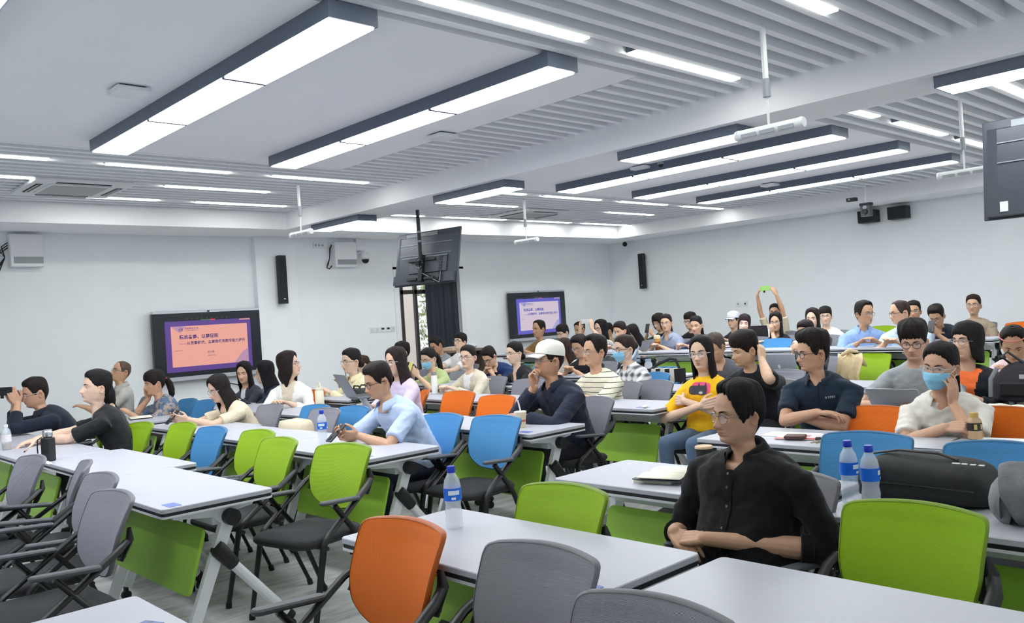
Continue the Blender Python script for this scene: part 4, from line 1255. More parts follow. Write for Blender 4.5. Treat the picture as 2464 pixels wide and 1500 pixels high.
SKIN = {}
def skin_mat(c):
    c = (int(c[0]*0.985), int(c[1]*1.0), int(c[2]*0.99))
    k = 'skin_%d_%d_%d' % c
    return mat(k, c, 0.52, spec=0.35, tint=True, noise_amt=0.05, noise_scale=35, bump=(260, 0.05))
M_EYEW = mat('eye_white', (212, 208, 204), 0.3)
M_IRIS = mat('iris', (52, 34, 26), 0.2)
M_PUP = mat('pupil', (10, 9, 9), 0.15)
M_BROW = mat('brow', (46, 36, 32), 0.8)
def hair_mat(c):
    return mat('hair_%d_%d_%d' % c, c, 0.6, spec=0.18, noise_amt=0.35, noise_scale=30, bump=(110, 0.5), aniso=(1, 1, 0.12))
def cloth_mat(spec):
    """spec: rgb or (kind, rgb, rgb2...)"""
    if isinstance(spec[0], str):
        kind = spec[0]
        k = 'cloth_'+kind+'_'+'_'.join(str(int(q)) for c in spec[1:] for q in (c if hasattr(c, '__len__') else (c*100,)))
        if k in MATS: return MATS[k]
        m = mat(k, spec[1], 0.85, spec=0.2, bump=(160, 0.15))
        t = m.node_tree; L = t.links.new; b = t.nodes['Principled BSDF']
        tc = t.nodes.new('ShaderNodeTexCoord')
        mx = t.nodes.new('ShaderNodeMix'); mx.data_type = 'RGBA'
        mx.inputs['A'].default_value = srgb(*spec[1]); mx.inputs['B'].default_value = srgb(*spec[2])
        if kind == 'stripe':
            wv = t.nodes.new('ShaderNodeTexWave'); wv.bands_direction = 'Z'; wv.inputs['Scale'].default_value = spec[3]; wv.inputs['Distortion'].default_value = 0.6; wv.inputs['Detail Scale'].default_value = 0.6
            L(tc.outputs['Object'], wv.inputs['Vector'])
            rp = t.nodes.new('ShaderNodeValToRGB'); rp.color_ramp.elements[0].position = spec[4]; rp.color_ramp.elements[1].position = spec[4]+0.05
            L(wv.outputs['Fac'], rp.inputs['Fac']); L(rp.outputs['Color'], mx.inputs['Factor'])
        elif kind == 'plaid':
            wv = t.nodes.new('ShaderNodeTexWave'); wv.bands_direction = 'Z'; wv.inputs['Scale'].default_value = spec[3]; wv.inputs['Distortion'].default_value = 1.2
            w2 = t.nodes.new('ShaderNodeTexWave'); w2.bands_direction = 'Y'; w2.inputs['Scale'].default_value = spec[3]; w2.inputs['Distortion'].default_value = 1.2
            L(tc.outputs['Object'], wv.inputs['Vector']); L(tc.outputs['Object'], w2.inputs['Vector'])
            mu = t.nodes.new('ShaderNodeMath'); mu.operation = 'ADD'
            L(wv.outputs['Fac'], mu.inputs[0]); L(w2.outputs['Fac'], mu.inputs[1])
            rp = t.nodes.new('ShaderNodeMapRange'); rp.inputs['From Min'].default_value = 0.6; rp.inputs['From Max'].default_value = 1.7
            L(mu.outputs[0], rp.inputs['Value']); L(rp.outputs['Result'], mx.inputs['Factor'])
        else:   # mottled print
            nz = t.nodes.new('ShaderNodeTexNoise'); nz.inputs['Scale'].default_value = spec[3]; nz.inputs['Detail'].default_value = 3; nz.inputs['Distortion'].default_value = 1.0
            L(tc.outputs['Object'], nz.inputs['Vector'])
            rp = t.nodes.new('ShaderNodeValToRGB'); rp.color_ramp.elements[0].position = spec[4]; rp.color_ramp.elements[1].position = spec[4]+0.08
            L(nz.outputs['Fac'], rp.inputs['Fac']); L(rp.outputs['Color'], mx.inputs['Factor'])
        L(mx.outputs['Result'], b.inputs['Base Color'])
        return m
    return mat('cloth_%d_%d_%d' % tuple(spec), spec, 0.85, spec=0.2, noise_amt=0.06, noise_scale=25, bump=(170, 0.15), sheen=0.1)

def bez(a, b, c, t):
    return a*(1-t)**2+2*b*t*(1-t)+c*t*t

HEADC = {}
import os
DEBUG = bool(os.environ.get('DBG'))
M_LENS = mat('spectacle_lens', (235, 240, 245), 0.05, alpha=0.14, spec=0.6)
M_MASK = mat('mask_blue', (140, 200, 232), 0.8, bump=(60, 0.2))
M_MASKW = mat('mask_white', (228, 234, 238), 0.8)
M_GOLD = mat('glasses_metal', (150, 140, 132), 0.3, metal=0.8)
M_GLB = mat('glasses_black', (30, 30, 34), 0.35)
M_GLC = mat('glasses_clear', (196, 190, 190), 0.2, alpha=0.75)

def person(label, px, py, X, group=None, fem=0, sc=1.0, ap=60, pitch=0, roll=0, body=180, back=0.10, side=0.0, floor=0.0, q=1,
           hair=('short', {}), hcol=(34, 28, 27), skin=(214, 172, 148), fat=1.0, bulk=1.0, belly=0.0,
           top=(60, 60, 60), sleeve=0.62, collar=None, inner=None, opening=0.0, pants=(40, 42, 50), neck=0.0,
           L=None, R=None, glasses=None, mask=None, extra=None, seat=None, legs=True, chair_col=None, chair_label=None, wrinkle=0.004, coll_open=35, hang=0.0, stand=False, ear=None, vneck=0.88):
    """px,py: picture spot of the eyes' level at the head centre; X: how far down the room it is. Local frame: +x the way the body faces."""
    hp = PX(px, py, X*KS)
    face = math.degrees(YAW)+math.degrees(math.atan((1232-px)/FPX))+180-ap     # ap: 0 looks at the lens, 90 looks to picture left
    b = rad(body)
    fw2 = Vector((math.cos(b), math.sin(b), 0)); lf = Vector((-math.sin(b), math.cos(b), 0))
    org = Vector((hp.x, hp.y, 0))-fw2*back-lf*side
    t = thing('person', label, 'person', (org.x, org.y, floor), b, group)
    head = V3(back, side, hp.z-floor)
    yaw = rad(((face-body+180) % 360)-180); pi_, ro = rad(pitch), rad(roll)
    fs = 1-0.10*fem
    bw = fs*bulk*sc
    res = {0: 26, 1: 40, 2: 64, 3: 100}[q]
    vox = {0: .014, 1: .010, 2: .0065, 3: .0050}[q]
    vsh = {0: .020, 1: .016, 2: .012, 3: .009}[q]
    # ---- head
    if ear is None: ear = hair[0] not in ('long', 'longbang', 'bob', 'behind')
    key = (res, fem, fat, ear)
    if key not in HEADC: HEADC[key] = head_mesh(res, fem, fat, ears=ear)
    hm, tl = HEADC[key]
    HV = hm.verts()*sc
    hs = sc
    def place(P, hang_=False):
        return head_xf(np.asarray(P)/1.0, yaw, pi_, ro, hang_)*hs+head
    HP = head_xf(hm.verts(), yaw, pi_, ro)*hs+head
    # ---- spine
    nb = head+V3(-0.026, 0, -0.158+neck)*sc            # neck base
    pel = V3(0, 0, 0.535 if not stand else 0.93)
    if seat is not None: pel = V3(*seat)
    up_ = nb-pel
    mid = (pel+nb)/2+V3(-0.045-0.02*hang, 0, 0.03)
    tor = np.linalg.norm(up_)
    NS = 26
    ts = np.linspace(0, 1, NS)
    C = np.array([bez(pel, mid, nb, k) for k in ts])
    W_ = np.interp(ts, [0, .12, .3, .5, .66, .76, .84, .91, .96, 1], [.165, .178, .162, .160, .174, .180, .165, .130, .096, .066])*bw
    D_ = np.interp(ts, [0, .12, .3, .5, .7, .83, .91, .96, 1], [.120, .128, .116, .112, .116, .106, .092, .076, .064])*(0.5+0.5*bw)
    bel = belly*np.exp(-0.5*((ts-.28)/.16)**2)
    chest = 0.022*fem*np.exp(-0.5*((ts-.62)/.10)**2)
    nR = 28
    an = np.arange(nR)*2*PI/nR
    rings = []
    sh_l = nb+V3(0, 0, 0)
    for i in range(NS):
        a_, c_ = C[max(0, i-1)], C[min(NS-1, i+1)]
        tn = nrm(c_-a_)
        fx = nrm(V3(1, 0, 0)-tn*tn[0]); ly = np.cross(tn, fx)
        cs, sn = np.cos(an), np.sin(an)
        ex = 2/2.5
        rx = np.sign(cs)*np.abs(cs)**ex*(D_[i]+np.where(cs > 0, bel[i]+chest[i], 0))
        ry = np.sign(sn)*np.abs(sn)**ex*W_[i]
        rings.append(C[i]+rx[:, None]*fx+ry[:, None]*ly)
    i7 = int(0.80*(NS-1))
    tn = nrm(C[i7+1]-C[i7-1]); fxx = nrm(V3(1, 0, 0)-tn*tn[0])
    shj = {}
    for s in (1, -1):
        shj[s] = nb-tn*0.112*sc+V3(0, s*0.170*bw, 0)+fxx*0.010
    # ---- arms
    ua, fa = 0.295*sc*(1-0.06*fem), 0.255*sc*(1-0.06*fem)
    arms = {}
    defaults = {1: dict(w=(0.43, 0.07, 0.79)), -1: dict(w=(0.45, -0.08, 0.79))}
    for s, spec in ((1, L), (-1, R)):
        sp = dict(defaults[s])
        if spec: sp.update(spec)
        Wp = V3(*sp['w'])
        S = shj[s].copy()
        rs = sp.get('reach', 0.0)
        pole = V3(*sp.get('pole', (-0.35, s*0.75, -0.65)))
        E_ = V3(*sp['e']) if 'e' in sp else ik(S, Wp, ua, fa, pole)
        if 'e' in sp:      # keep limbs at a natural length
            E_ = S+nrm(E_-S)*ua*sp.get('ul', 1.0)
        fd = nrm(Wp-E_)
        d = nrm(V3(*sp['d'])) if 'd' in sp else nrm(fd+V3(0, 0, -0.05))
        n = V3(*sp.get('n', (0, 0, -1)))
        arms[s] = dict(S=S, E=E_, W=Wp, d=d, n=n, curl=sp.get('curl', 0.4), thumb=sp.get('thumb', 0.4), hand=sp.get('hand', True), spread=sp.get('spread', 1.0))
    # ---- body mesh: arms and hands in one skin with the chest, head and neck joined on
    bm_ = MB()
    core = [C[i]+(r-C[i])*0.80 for i, r in enumerate(rings)][:-2]
    if q < 2: bm_.loft(core[4:], 0)
    for s in (1, -1):
        A = arms[s]
        k = (0.93 if fem else 1.0)*sc*(0.6+0.4*bulk)
        S, E_, Wp = A['S'], A['E'], A['W']
        ch = nb+V3(-0.015, s*0.07, -0.115)
        am = MB()
        am.tube([ch, S, S*0.5+E_*0.5, E_*0.97+S*0.03], [.034*k, .044*k, .043*k, .037*k], 12, round_ends=True)
        am.tube([E_, E_*0.72+Wp*0.28, E_*0.3+Wp*0.7, Wp], [.037*k, .0405*k, .031*k, .0255*k], 12, round_ends=True)
        if A['hand']:
            hand_prims(am, Wp+A['d']*0.006, A['d'], A['n'], s, A['curl'], sc*(0.92 if fem else 1.0), A['spread'], A['thumb'], rf=0.0088 if q > 1 else 0.0098)
        if q >= 2:
            v_, f_ = remesh(am, vox*(0.72 if q == 3 else 0.8), 3, 0.5)
            bm_.add(v_, f_)
        else:
            bm_.v += am.v; bm_.f += [tuple(i+bm_.n for i in f) for f in am.f]; bm_.m += am.m; bm_.n += am.n
    if q >= 2:
        v_, f_ = bm_.verts(), bm_.f
    else:
        v_, f_ = remesh(bm_, vox, 2, 0.5)
    B = MB(); B.add(v_, f_, 0)
    if q >= 2:
        B.loft(core[4:], 0)
    nsk = B.n
    k0 = B.n
    B.v.append(HP); B.f += [tuple(i+k0 for i in f) for f in hm.f]; B.m += list(hm.m); B.n += len(HP)
    me = B.mesh('body', [skin_mat(skin), M_EYEW, M_IRIS, M_PUP, M_BROW], True, None)
    tint_attr(me, [[1, 1, 1]]*nsk+tl)
    link('body', me, t)
    # ---- top
    sh = MB()
    G = [r if i < NS-1 else r for i, r in enumerate(rings)]
    sh.loft([C[i]+(r-C[i])*1.0 for i, r in enumerate(G)], 0)
    slv = []
    for s in (1, -1):
        A = arms[s]; k = sc*(0.6+0.4*bulk)*(0.95 if fem else 1)
        S, E_, Wp = A['S'], A['E'], A['W']
        ch = nb+V3(-0.005, s*0.045*bw, -0.050)
        sh.tube([ch, ch*0.5+S*0.5+V3(0, 0, .004), S+(S-ch)*0.05, S*0.6+E_*0.4], [.044*k, .054*k, .060*k, .056*k], 14, round_ends=True)
        if sleeve <= 1.0:
            e = S+(E_-S)*sleeve
            sh.tube([S, S+(E_-S)*sleeve*0.5, e], [.058*k, .058*k, .060*k+0.003], 16)
        else:
            f = min(1.0, sleeve-1.0)
            e = E_+(Wp-E_)*f
            sh.tube([S, S*0.5+E_*0.5, E_], [.058*k, .055*k, .052*k], 14, round_ends=True)
            sh.tube([E_-(Wp-E_)*0.02, E_*0.5+e*0.5, e], [.050*k, .050*k, .044*k if f > .8 else .050*k], 16, round_ends=False)
            sh.ell(E_, (.051*k,)*3, 12, 8)
    SV, SF = remesh(sh, vsh, 5, 0.5)
    if wrinkle and q >= 1:
        nn = np.zeros_like(SV)
        fa_ = np.array([f[:3] for f in SF])
        fn = np.cross(SV[fa_[:, 1]]-SV[fa_[:, 0]], SV[fa_[:, 2]]-SV[fa_[:, 0]])
        for j in range(3): np.add.at(nn, fa_[:, j], fn)
        nn /= np.linalg.norm(nn, axis=1)[:, None]+1e-12
        off = Vector((px*0.37, py*0.21, X))
        amp = np.array([noise.noise(Vector((p[0]*9+p[1]*5, p[1]*9-p[0]*4, p[2]*(15)))+off)+0.5*noise.noise(Vector((p[0]*22, p[1]*22, p[2]*30))+off) for p in SV.tolist()])
        amp = -np.abs(amp)*2+0.6
        SV = SV+nn*(amp*wrinkle)[:, None]
    mi = None
    tm = [cloth_mat(top)]
    smb = MB(); smb.add(SV, SF, 0)
    if inner is not None:
        tm.append(cloth_mat(inner))
        FC = np.array([SV[list(f[:3])].mean(0) for f in SF])
        tt = np.clip((FC[:, 2]-pel[2])/(nb[2]-pel[2]), 0, 1.1)
        half = opening*np.interp(tt, [0, .35, .75, 1.0], [0.010, 0.020, 0.048, 0.062])*(1.0)
        xc = np.interp(tt, ts, C[:, 0]); yc = np.interp(tt, ts, C[:, 1])
        isin = (FC[:, 0] > xc+0.02) & (np.abs(FC[:, 1]-yc) < half)
        smb.m = [1 if q_ else 0 for q_ in isin]
    if collar and vneck:
        FC = np.array([SV[list(f[:3])].mean(0) for f in SF])
        tt = np.clip((FC[:, 2]-pel[2])/(nb[2]-pel[2]), 0, 1.2)
        xc = np.interp(tt, ts, C[:, 0]); yc = np.interp(tt, ts, C[:, 1])
        keep = ~((FC[:, 0] > xc+0.01) & (np.abs(FC[:, 1]-yc) < (tt-vneck)*0.36) & (tt > vneck))
        cut_v = {i for f, k_ in zip(SF, keep) if not k_ for i in f}; keep_v = {i for f, k_ in zip(SF, keep) if k_ for i in f}
        SW = SV.copy()
        for i in cut_v & keep_v:        # run the cut edge straight down to the point of the opening
            tv = (SV[i, 2]-pel[2])/(nb[2]-pel[2]); yv = np.interp(tv, ts, C[:, 1]); hw_ = max(0.0, (tv-vneck)*0.36)
            if SV[i, 0] > np.interp(tv, ts, C[:, 0])+0.03 and abs(abs(SV[i, 1]-yv)-hw_) < 0.022:
                SW[i, 1] = yv+math.copysign(hw_, SV[i, 1]-yv)
        smb = MB(); smb.add(SW, [f for f, k_ in zip(SF, keep) if k_], 0)
    so_ = link('shirt', smb.mesh('shirt', tm, True, None), t)
    bvh = None
    if collar:
        cb = MB()
        w0 = coll_open
        angs = np.radians(np.linspace(w0, 360-w0, 40))
        cb_c = nb+V3(0.004, 0, 0.0)*sc
        rows = []
        neckR = V3(0.050, 0.060, 0)*sc*(0.95 if fem else 1.0)*(0.55+0.45*fat)
        prof = [(0.96, -0.016), (1.0, 0.008), (1.08, 0.026), (1.20, 0.020), (1.42, -0.002), (1.64, -0.022)] if collar == 'shirt' else [(0.98, -0.016), (1.05, 0.006), (1.16, 0.012), (1.30, 0.002), (1.46, -0.018)]
        for kk, dz in prof:
            row = []
            for a_ in angs:
                fr_ = max(0, math.cos(a_))
                bk = max(0, -math.cos(a_))
                tip = (kk-1.1)*0.05*fr_ if kk > 1.1 else 0
                row.append((cb_c[0]+neckR[0]*kk*math.cos(a_)-0.012+0.010*fr_+0.02*fr_*(kk > 1.15), cb_c[1]+neckR[1]*kk*math.sin(a_), cb_c[2]+dz*sc-0.030*fr_**1.3+0.020*bk-tip))
            rows.append(row)
        cb.grid(rows, 0, flip=True)
        co = cb.build('collar', tm[0], t, True, None)
        md = co.modifiers.new('s', 'SOLIDIFY'); md.thickness = 0.003; md.offset = 0
    # ---- trousers, shoes
    if legs:
        lg = MB(); k = sc
        pv = pel
        kn, an_, sho = {}, {}, []
        for s in (1, -1):
            hj = pv+V3(0.0, s*0.085*bw, -0.035)
            if stand:
                K = hj+V3(0.03, 0, -0.42); Kz = K; An = V3(hj[0], hj[1], 0.09)
            else:
                K = V3(pv[0]+0.41*sc, pv[1]+s*0.115, 0.515); An = V3(pv[0]+0.37*sc, pv[1]+s*0.12, 0.09)
            lg.tube([hj, hj*0.5+K*0.5, K], [.088*k*fs, .078*k*fs, .060*k*fs], 14, round_ends=True)
            lg.tube([K, K*0.6+An*0.4, An], [.059*k*fs, .056*k*fs, .044*k*fs], 14, round_ends=True)
            sho.append(An)
        lg.ell(pv+V3(0, 0, -0.01), (.115*bw, .165*bw, .085), 16, 10)
        v_, f_ = remesh(lg, .018 if q < 2 else .013, 4)
        pm = MB(); pm.add(v_, f_)
        link('trousers', pm.mesh('trousers', [cloth_mat(pants)], True, None), t)
        for A_ in sho:
            sm = MB()
            rr = []
            for u_, w__, h_ in ((-.065, .024, .055), (-.05, .034, .075), (0, .037, .080), (.06, .040, .055), (.12, .044, .045), (.16, .036, .036), (.185, .016, .026)):
                rr.append([(A_[0]+u_, A_[1]+w__*math.cos(a_), max(0.0, h_*0.5+h_*0.5*math.sin(a_))) for a_ in np.arange(12)*PI/6])
            sm.loft(rr, 0)
            sm.build('shoe', mat('shoe', (46, 44, 46), 0.5), t)
    # ---- hair
    style, hk = hair
    hk = dict(hk)
    if style:
        tail = hk.pop('tail', None); bun = hk.pop('bun', None)
        hmb = hair_mesh(style, max(24, int(res*0.85)), fem, fat=fat, seed=int(px), **hk)
        v = hmb.verts()
        hmb.v = [head_xf(v, yaw, pi_, ro, style in ('long', 'longbang', 'behind'))*hs+head]
        if tail:
            ln = tail
            pts = [V3(-.085, 0, .03), V3(-.125, 0, .015), V3(-.145, 0, -.04), V3(-.150, 0, -.10), V3(-.148, 0, -.10-ln*0.5), V3(-.135, 0, -.10-ln)]
            pp = head_xf(np.array(pts), yaw, pi_, ro, True)*hs+head
            hmb.tube(pp, [.022, .030, .036, .036, .030, .008], 12, round_ends=True)
        if bun:
            pp = head_xf(np.array([bun]), yaw, pi_, ro)*hs+head
            hmb.ell(pp[0], (.036*hs, .042*hs, .038*hs), 14, 10)
        hmb.build('hair', hair_mat(hcol), t, True, None)
        if DEBUG:
            hv = hmb.verts(); i_ = hv[:, 2].argmax()
            def toW(p): return Vector((org.x+fw2.x*p[0]+lf.x*p[1], org.y+fw2.y*p[0]+lf.y*p[1], p[2]+floor))
            def toP(w):
                d = w-Vector((0, 0, CAMZ)); z_ = d.dot(fwd)
                return 1232+FPX*d.dot(rt)/z_, 750-FPX*d.dot(up)/z_
            cp = toP(toW(place(np.array([[.085, 0, -.104]]))[0])); tp = toP(toW(hv[i_])); ns = toP(toW(place(np.array([[.115, 0, -.036]]))[0]))
            print('HEAD %-60s top(%4d,%4d) chin(%4d,%4d) nose(%4d,%4d) h=%d' % (label[:60], *tp, *cp, *ns, cp[1]-tp[1]))
    # ---- glasses
    def surf(th, z, off): return head_pt(np.array(th), np.array(z), fem, off=np.array(off), feat=False, fat=fat)
    if glasses:
        gm = {'metal': M_GOLD, 'black': M_GLB, 'clear': M_GLC}[glasses]
        gb = MB(); lens = []
        thick = 0.0018 if glasses != 'clear' else 0.0026
        fxx = 0.0985+0.006*(fat-1)
        for s in (1, -1):
            c = V3(fxx, s*0.0335, -0.003)
            ring = []
            for a_ in np.arange(20)*2*PI/20:
                ring.append(c+V3(-0.10*abs(0.026*math.cos(a_)+0.0*s)*1.0-0.006*max(0, s*math.cos(a_)*1), 0.0255*math.cos(a_)*1.0, 0.0195*np.sign(math.sin(a_))*abs(math.sin(a_))**0.8))
            ring = np.array(ring)
            pr = np.concatenate([ring, ring[:1]])
            gb.tube(pr, thick, 6)
            lens.append(ring)
            gb.tube([c+V3(-0.008, s*0.0255, 0.006), V3(0.075, s*0.0725*(0.6+0.4*fat), 0.006), V3(0.0, s*0.0785*(0.6+0.4*fat), 0.004), V3(-0.018, s*0.077, -0.004)], [thick*1.2]*4, 6)
        gb.tube([V3(fxx-0.001, -0.0095, 0.003), V3(fxx+0.003, 0, 0.006), V3(fxx-0.001, 0.0095, 0.003)], thick, 6)
        v = gb.verts(); gb.v = [place(v)]
        go = gb.build('glasses', gm, t, True, None)
        if q >= 1:
            for rg in lens:
                lb = MB(); lb.add(place(rg), [tuple(range(20))]); lb.build('lens', M_LENS, go, False)
    # ---- mask
    if mask:
        dz = {'on': 0.0, 'chin': -0.055}[mask]
        rows = []
        for z in np.linspace(-.016, -.112, 14):
            uz = (-.016-z)/.096
            hwid = np.interp(uz, [0, .35, .75, 1], [58, 66, 60, 34])
            th = np.radians(np.linspace(-hwid, hwid, 26))
            off = .009+.026*np.exp(-0.5*((uz-.28)/.26)**2)*np.exp(-(th/.42)**2)+0.0018*math.sin(uz*18)+0.006*math.sin(uz*PI)
            P = head_pt(th, np.full_like(th, max(z, -.104)), fem, off=off, feat=False, fat=fat)
            P[:, 2] = z+dz*1.0
            if mask == 'chin': P[:, 0] *= 0.93
            rows.append(P)
        mb2 = MB(); A_ = np.array(rows)
        mb2.grid(place(A_.reshape(-1, 3)).reshape(A_.shape), 0, flip=True)
        mo = mb2.build('mask', M_MASK, t, True, None)
        md = mo.modifiers.new('s', 'SOLIDIFY'); md.thickness = 0.002
        for s in (1, -1):
            for zz, ze in ((-.022, 0.002), (-.092, -.03)):
                e0 = A_[1 if zz > -.05 else 11][-1 if s > 0 else 0]
                pts = [e0, V3(0.03, s*0.079*(0.6+.4*fat), (e0[2]+ze)/2), V3(-0.004, s*0.0800*(0.6+.4*fat), ze)]
                sb = MB(); sb.tube(place(np.array(pts)), 0.0016*hs, 6); sb.build('ear_loop', M_MASKW, mo, True, None)
    ctx = dict(t=t, place=place, head=head, arms=arms, nb=nb, pel=pel, SV=SV, SF=SF, C=C, so=so_, fem=fem, fat=fat, sc=sc, fw=fw2, lf=lf, org=org, floor=floor, hs=hs, rings=rings, top=tm[0])
    if extra: extra(ctx)
    # ---- the chair below
    if chair_label:
        chair(org.x+fw2.x*0.02, org.y+fw2.y*0.02, body, chair_col or 'grey', chair_label, floor)
    return ctx

def cap_part(c, col, brimcol=None, tilt=0.0):
    """baseball cap on the head"""
    m = mat('cap_%d_%d_%d' % col, col, 0.8, noise_amt=0.03, bump=(200, 0.2))
    na = 40
    th = np.linspace(-PI, PI, na, endpoint=False)
    rows = []
    for i in range(12):
        v = i/11
        z0 = 0.050-0.028*(1-np.cos(th))/2
        z = z0+(.1222-z0)*(1-(1-v)**1.7)
        rows.append(head_pt(th, z, c['fem'], off=0.014+0.016*min(1, v*2), feat=False, fat=c['fat']))
    A = np.array(rows)
    mb = MB(); mb.grid(c['place'](A.reshape(-1, 3)).reshape(A.shape), 0, cv=True, flip=True)
    o = mb.build('cap', m, c['t'], True, None)
    a = np.radians(np.linspace(-62, 62, 15))
    e = head_pt(a, np.full(15, .050)-0.004, c['fem'], off=np.full(15, .012), feat=False, fat=c['fat'])
    R = []
    for k in np.linspace(0, 1, 6):
        P = e.copy()
        P[:, 0] = e[:, 0]+k*(0.078*np.cos(a*0.95)**0.6)
        P[:, 1] = e[:, 1]*(1-0.12*k)
        P[:, 2] = e[:, 2]-0.012*k-0.022*(np.abs(a)/1.08)**2*(0.3+0.7*k)
        R.append(P)
    R = np.array(R)
    mb = MB(); mb.grid(c['place'](R.reshape(-1, 3)).reshape(R.shape), 0)
    b = mb.build('brim', m, o, True, None)
    md = b.modifiers.new('s', 'SOLIDIFY'); md.thickness = 0.004
    mb = MB(); mb.ell(c['place'](np.array([(-.0, 0, .149)]))[0], (.008, .008, .005)); mb.build('button', m, o)
    return o
def decal(c, name, m, poly, parent=None, push=0.003, from_dir=(1, 0, 0)):
    """lay a flat print on the front of the shirt. poly: list of (y, z) outline points local, or list of such lists"""
    if 'bvh' not in c:
        c['bvh'] = BVHTree.FromPolygons([Vector(p) for p in c['SV'].tolist()], c['SF'])
    d = Vector(from_dir).normalized()
    lat = Vector((0, 0, 1)).cross(d).normalized()
    mb = MB()
    cen = np.mean(np.array(poly), 0)
    rings = []
    for k in (1.0, 0.75, 0.5, 0.25):
        ring = []
        for p in poly:
            q = cen+(np.array(p)-cen)*k
            o = lat*q[0]+Vector((0, 0, q[1]))+d*0.8
            h = c['bvh'].ray_cast(o, -d)
            hp = h[0] if h[0] is not None else o-d*0.75
            ring.append(tuple(hp+d*push))
        rings.append(ring)
    mb.loft(rings, 0, False)
    n = len(poly)
    mb.f.append(tuple(3*n+j for j in range(n))); mb.m.append(0)
    o = mb.build(name, m, parent or c['t'], True, None)
    return o
# ------------------------------------------------------------------ who sits where
for (px, py, c, lab, ang) in CHAIRS:
    chair_px(px, py, c, lab, ang)
chair_px(1868, 816, 'blue', 'blue chair on the platform below the white thermos', 182, 0.855, PLAT_Z)
chair_px(2462, 776, 'orange', 'orange chair on the platform at the right picture edge', 182, 0.855, PLAT_Z)
chair_px(2120, 786, 'green', 'green chair behind the man in blue shirt on the platform', 182, 0.855, PLAT_Z)

def tab(dx=0.43, dy=0.08, z=0.785, **k):
    a = dict(w=(dx, dy, z), **k); b = dict(w=(dx+0.02, -dy, z), **k)
    return dict(L=a, R=b)
def phone_hands(x, z, dy=0.055):
    return dict(L=dict(w=(x, dy, z), d=(0.5, -0.25, 0.75), n=(-0.3, -0.9, 0.2), curl=0.75, thumb=0.7), R=dict(w=(x, -dy, z), d=(0.5, 0.25, 0.75), n=(-0.3, 0.9, 0.2), curl=0.75, thumb=0.7))
def cheek(s, back, hz, dx=0.055, dz=-0.165, dy=0.065, **k):
    d = dict(w=(back+dx, s*dy, hz+dz), d=(0.15, s*0.10, 1.0), n=(-0.5, -s*0.9, 0.1), curl=0.35, thumb=0.2, pole=(0.55, s*0.45, -0.8))
    d.update(k); return d
FOLD = dict(L=dict(w=(0.36, -0.05, 0.80), d=(-0.25, -1, 0.05), curl=.8, pole=(0.1, 1.0, -0.5)), R=dict(w=(0.40, 0.07, 0.835), d=(-0.15, 1, -0.05), curl=.5, pole=(0.1, -1.0, -0.5)))
LAP = dict(L=dict(w=(0.27, 0.06, 0.63), pole=(-0.3, 0.9, -0.4)), R=dict(w=(0.29, -0.06, 0.63), pole=(-0.3, -0.9, -0.4)))
def held_phone(name, p, yaw, tilt, label, col=(30, 31, 36), size=(0.075, 0.009, 0.155), roll=0.0, cam_=True):
    t = thing('smartphone', label, 'phone', p, 0, 'phones in hands')
    t.rotation_euler = Euler((tilt, roll, yaw))
    w, d_, h = size
    MB().slab(-w/2, w/2, -h/2, h/2, -d_/2, d_/2, 0.01, bev=0.002).xf(Matrix.Rotation(-PI/2, 4, 'X')).build('case', mat('phone_%d_%d_%d' % col, col, 0.35), t)
    MB().slab(-w/2+0.003, w/2-0.003, -h/2+0.003, h/2-0.003, d_/2, d_/2+0.0006, 0.008).xf(Matrix.Rotation(-PI/2, 4, 'X')).build('screen', mat('phone_screen', (40, 46, 58), 0.1), t)
    if cam_:
        MB().slab(-0.028, 0.005, 0.03, 0.065, -d_/2-0.003, -d_/2, 0.008).xf(Matrix.Rotation(-PI/2, 4, 'X')).build('camera_bump', M_BLACKP, t)
    return t
def loc(c, x, y, z):
    p = c['org']+c['fw']*x+c['lf']*y
    return Vector((p.x, p.y, z+c['floor']))

SH = ('short', {}); SHT = ('short', dict(T0=.016, top=.022))
def tied(tail=None, bun=None, T0=.010, top=.006, st='tied'): return (st, dict(T0=T0, top=top, tail=tail, bun=bun))
PALE, MID, TAN, DARK = (224, 188, 166), (212, 170, 144), (196, 152, 124), (178, 134, 110)

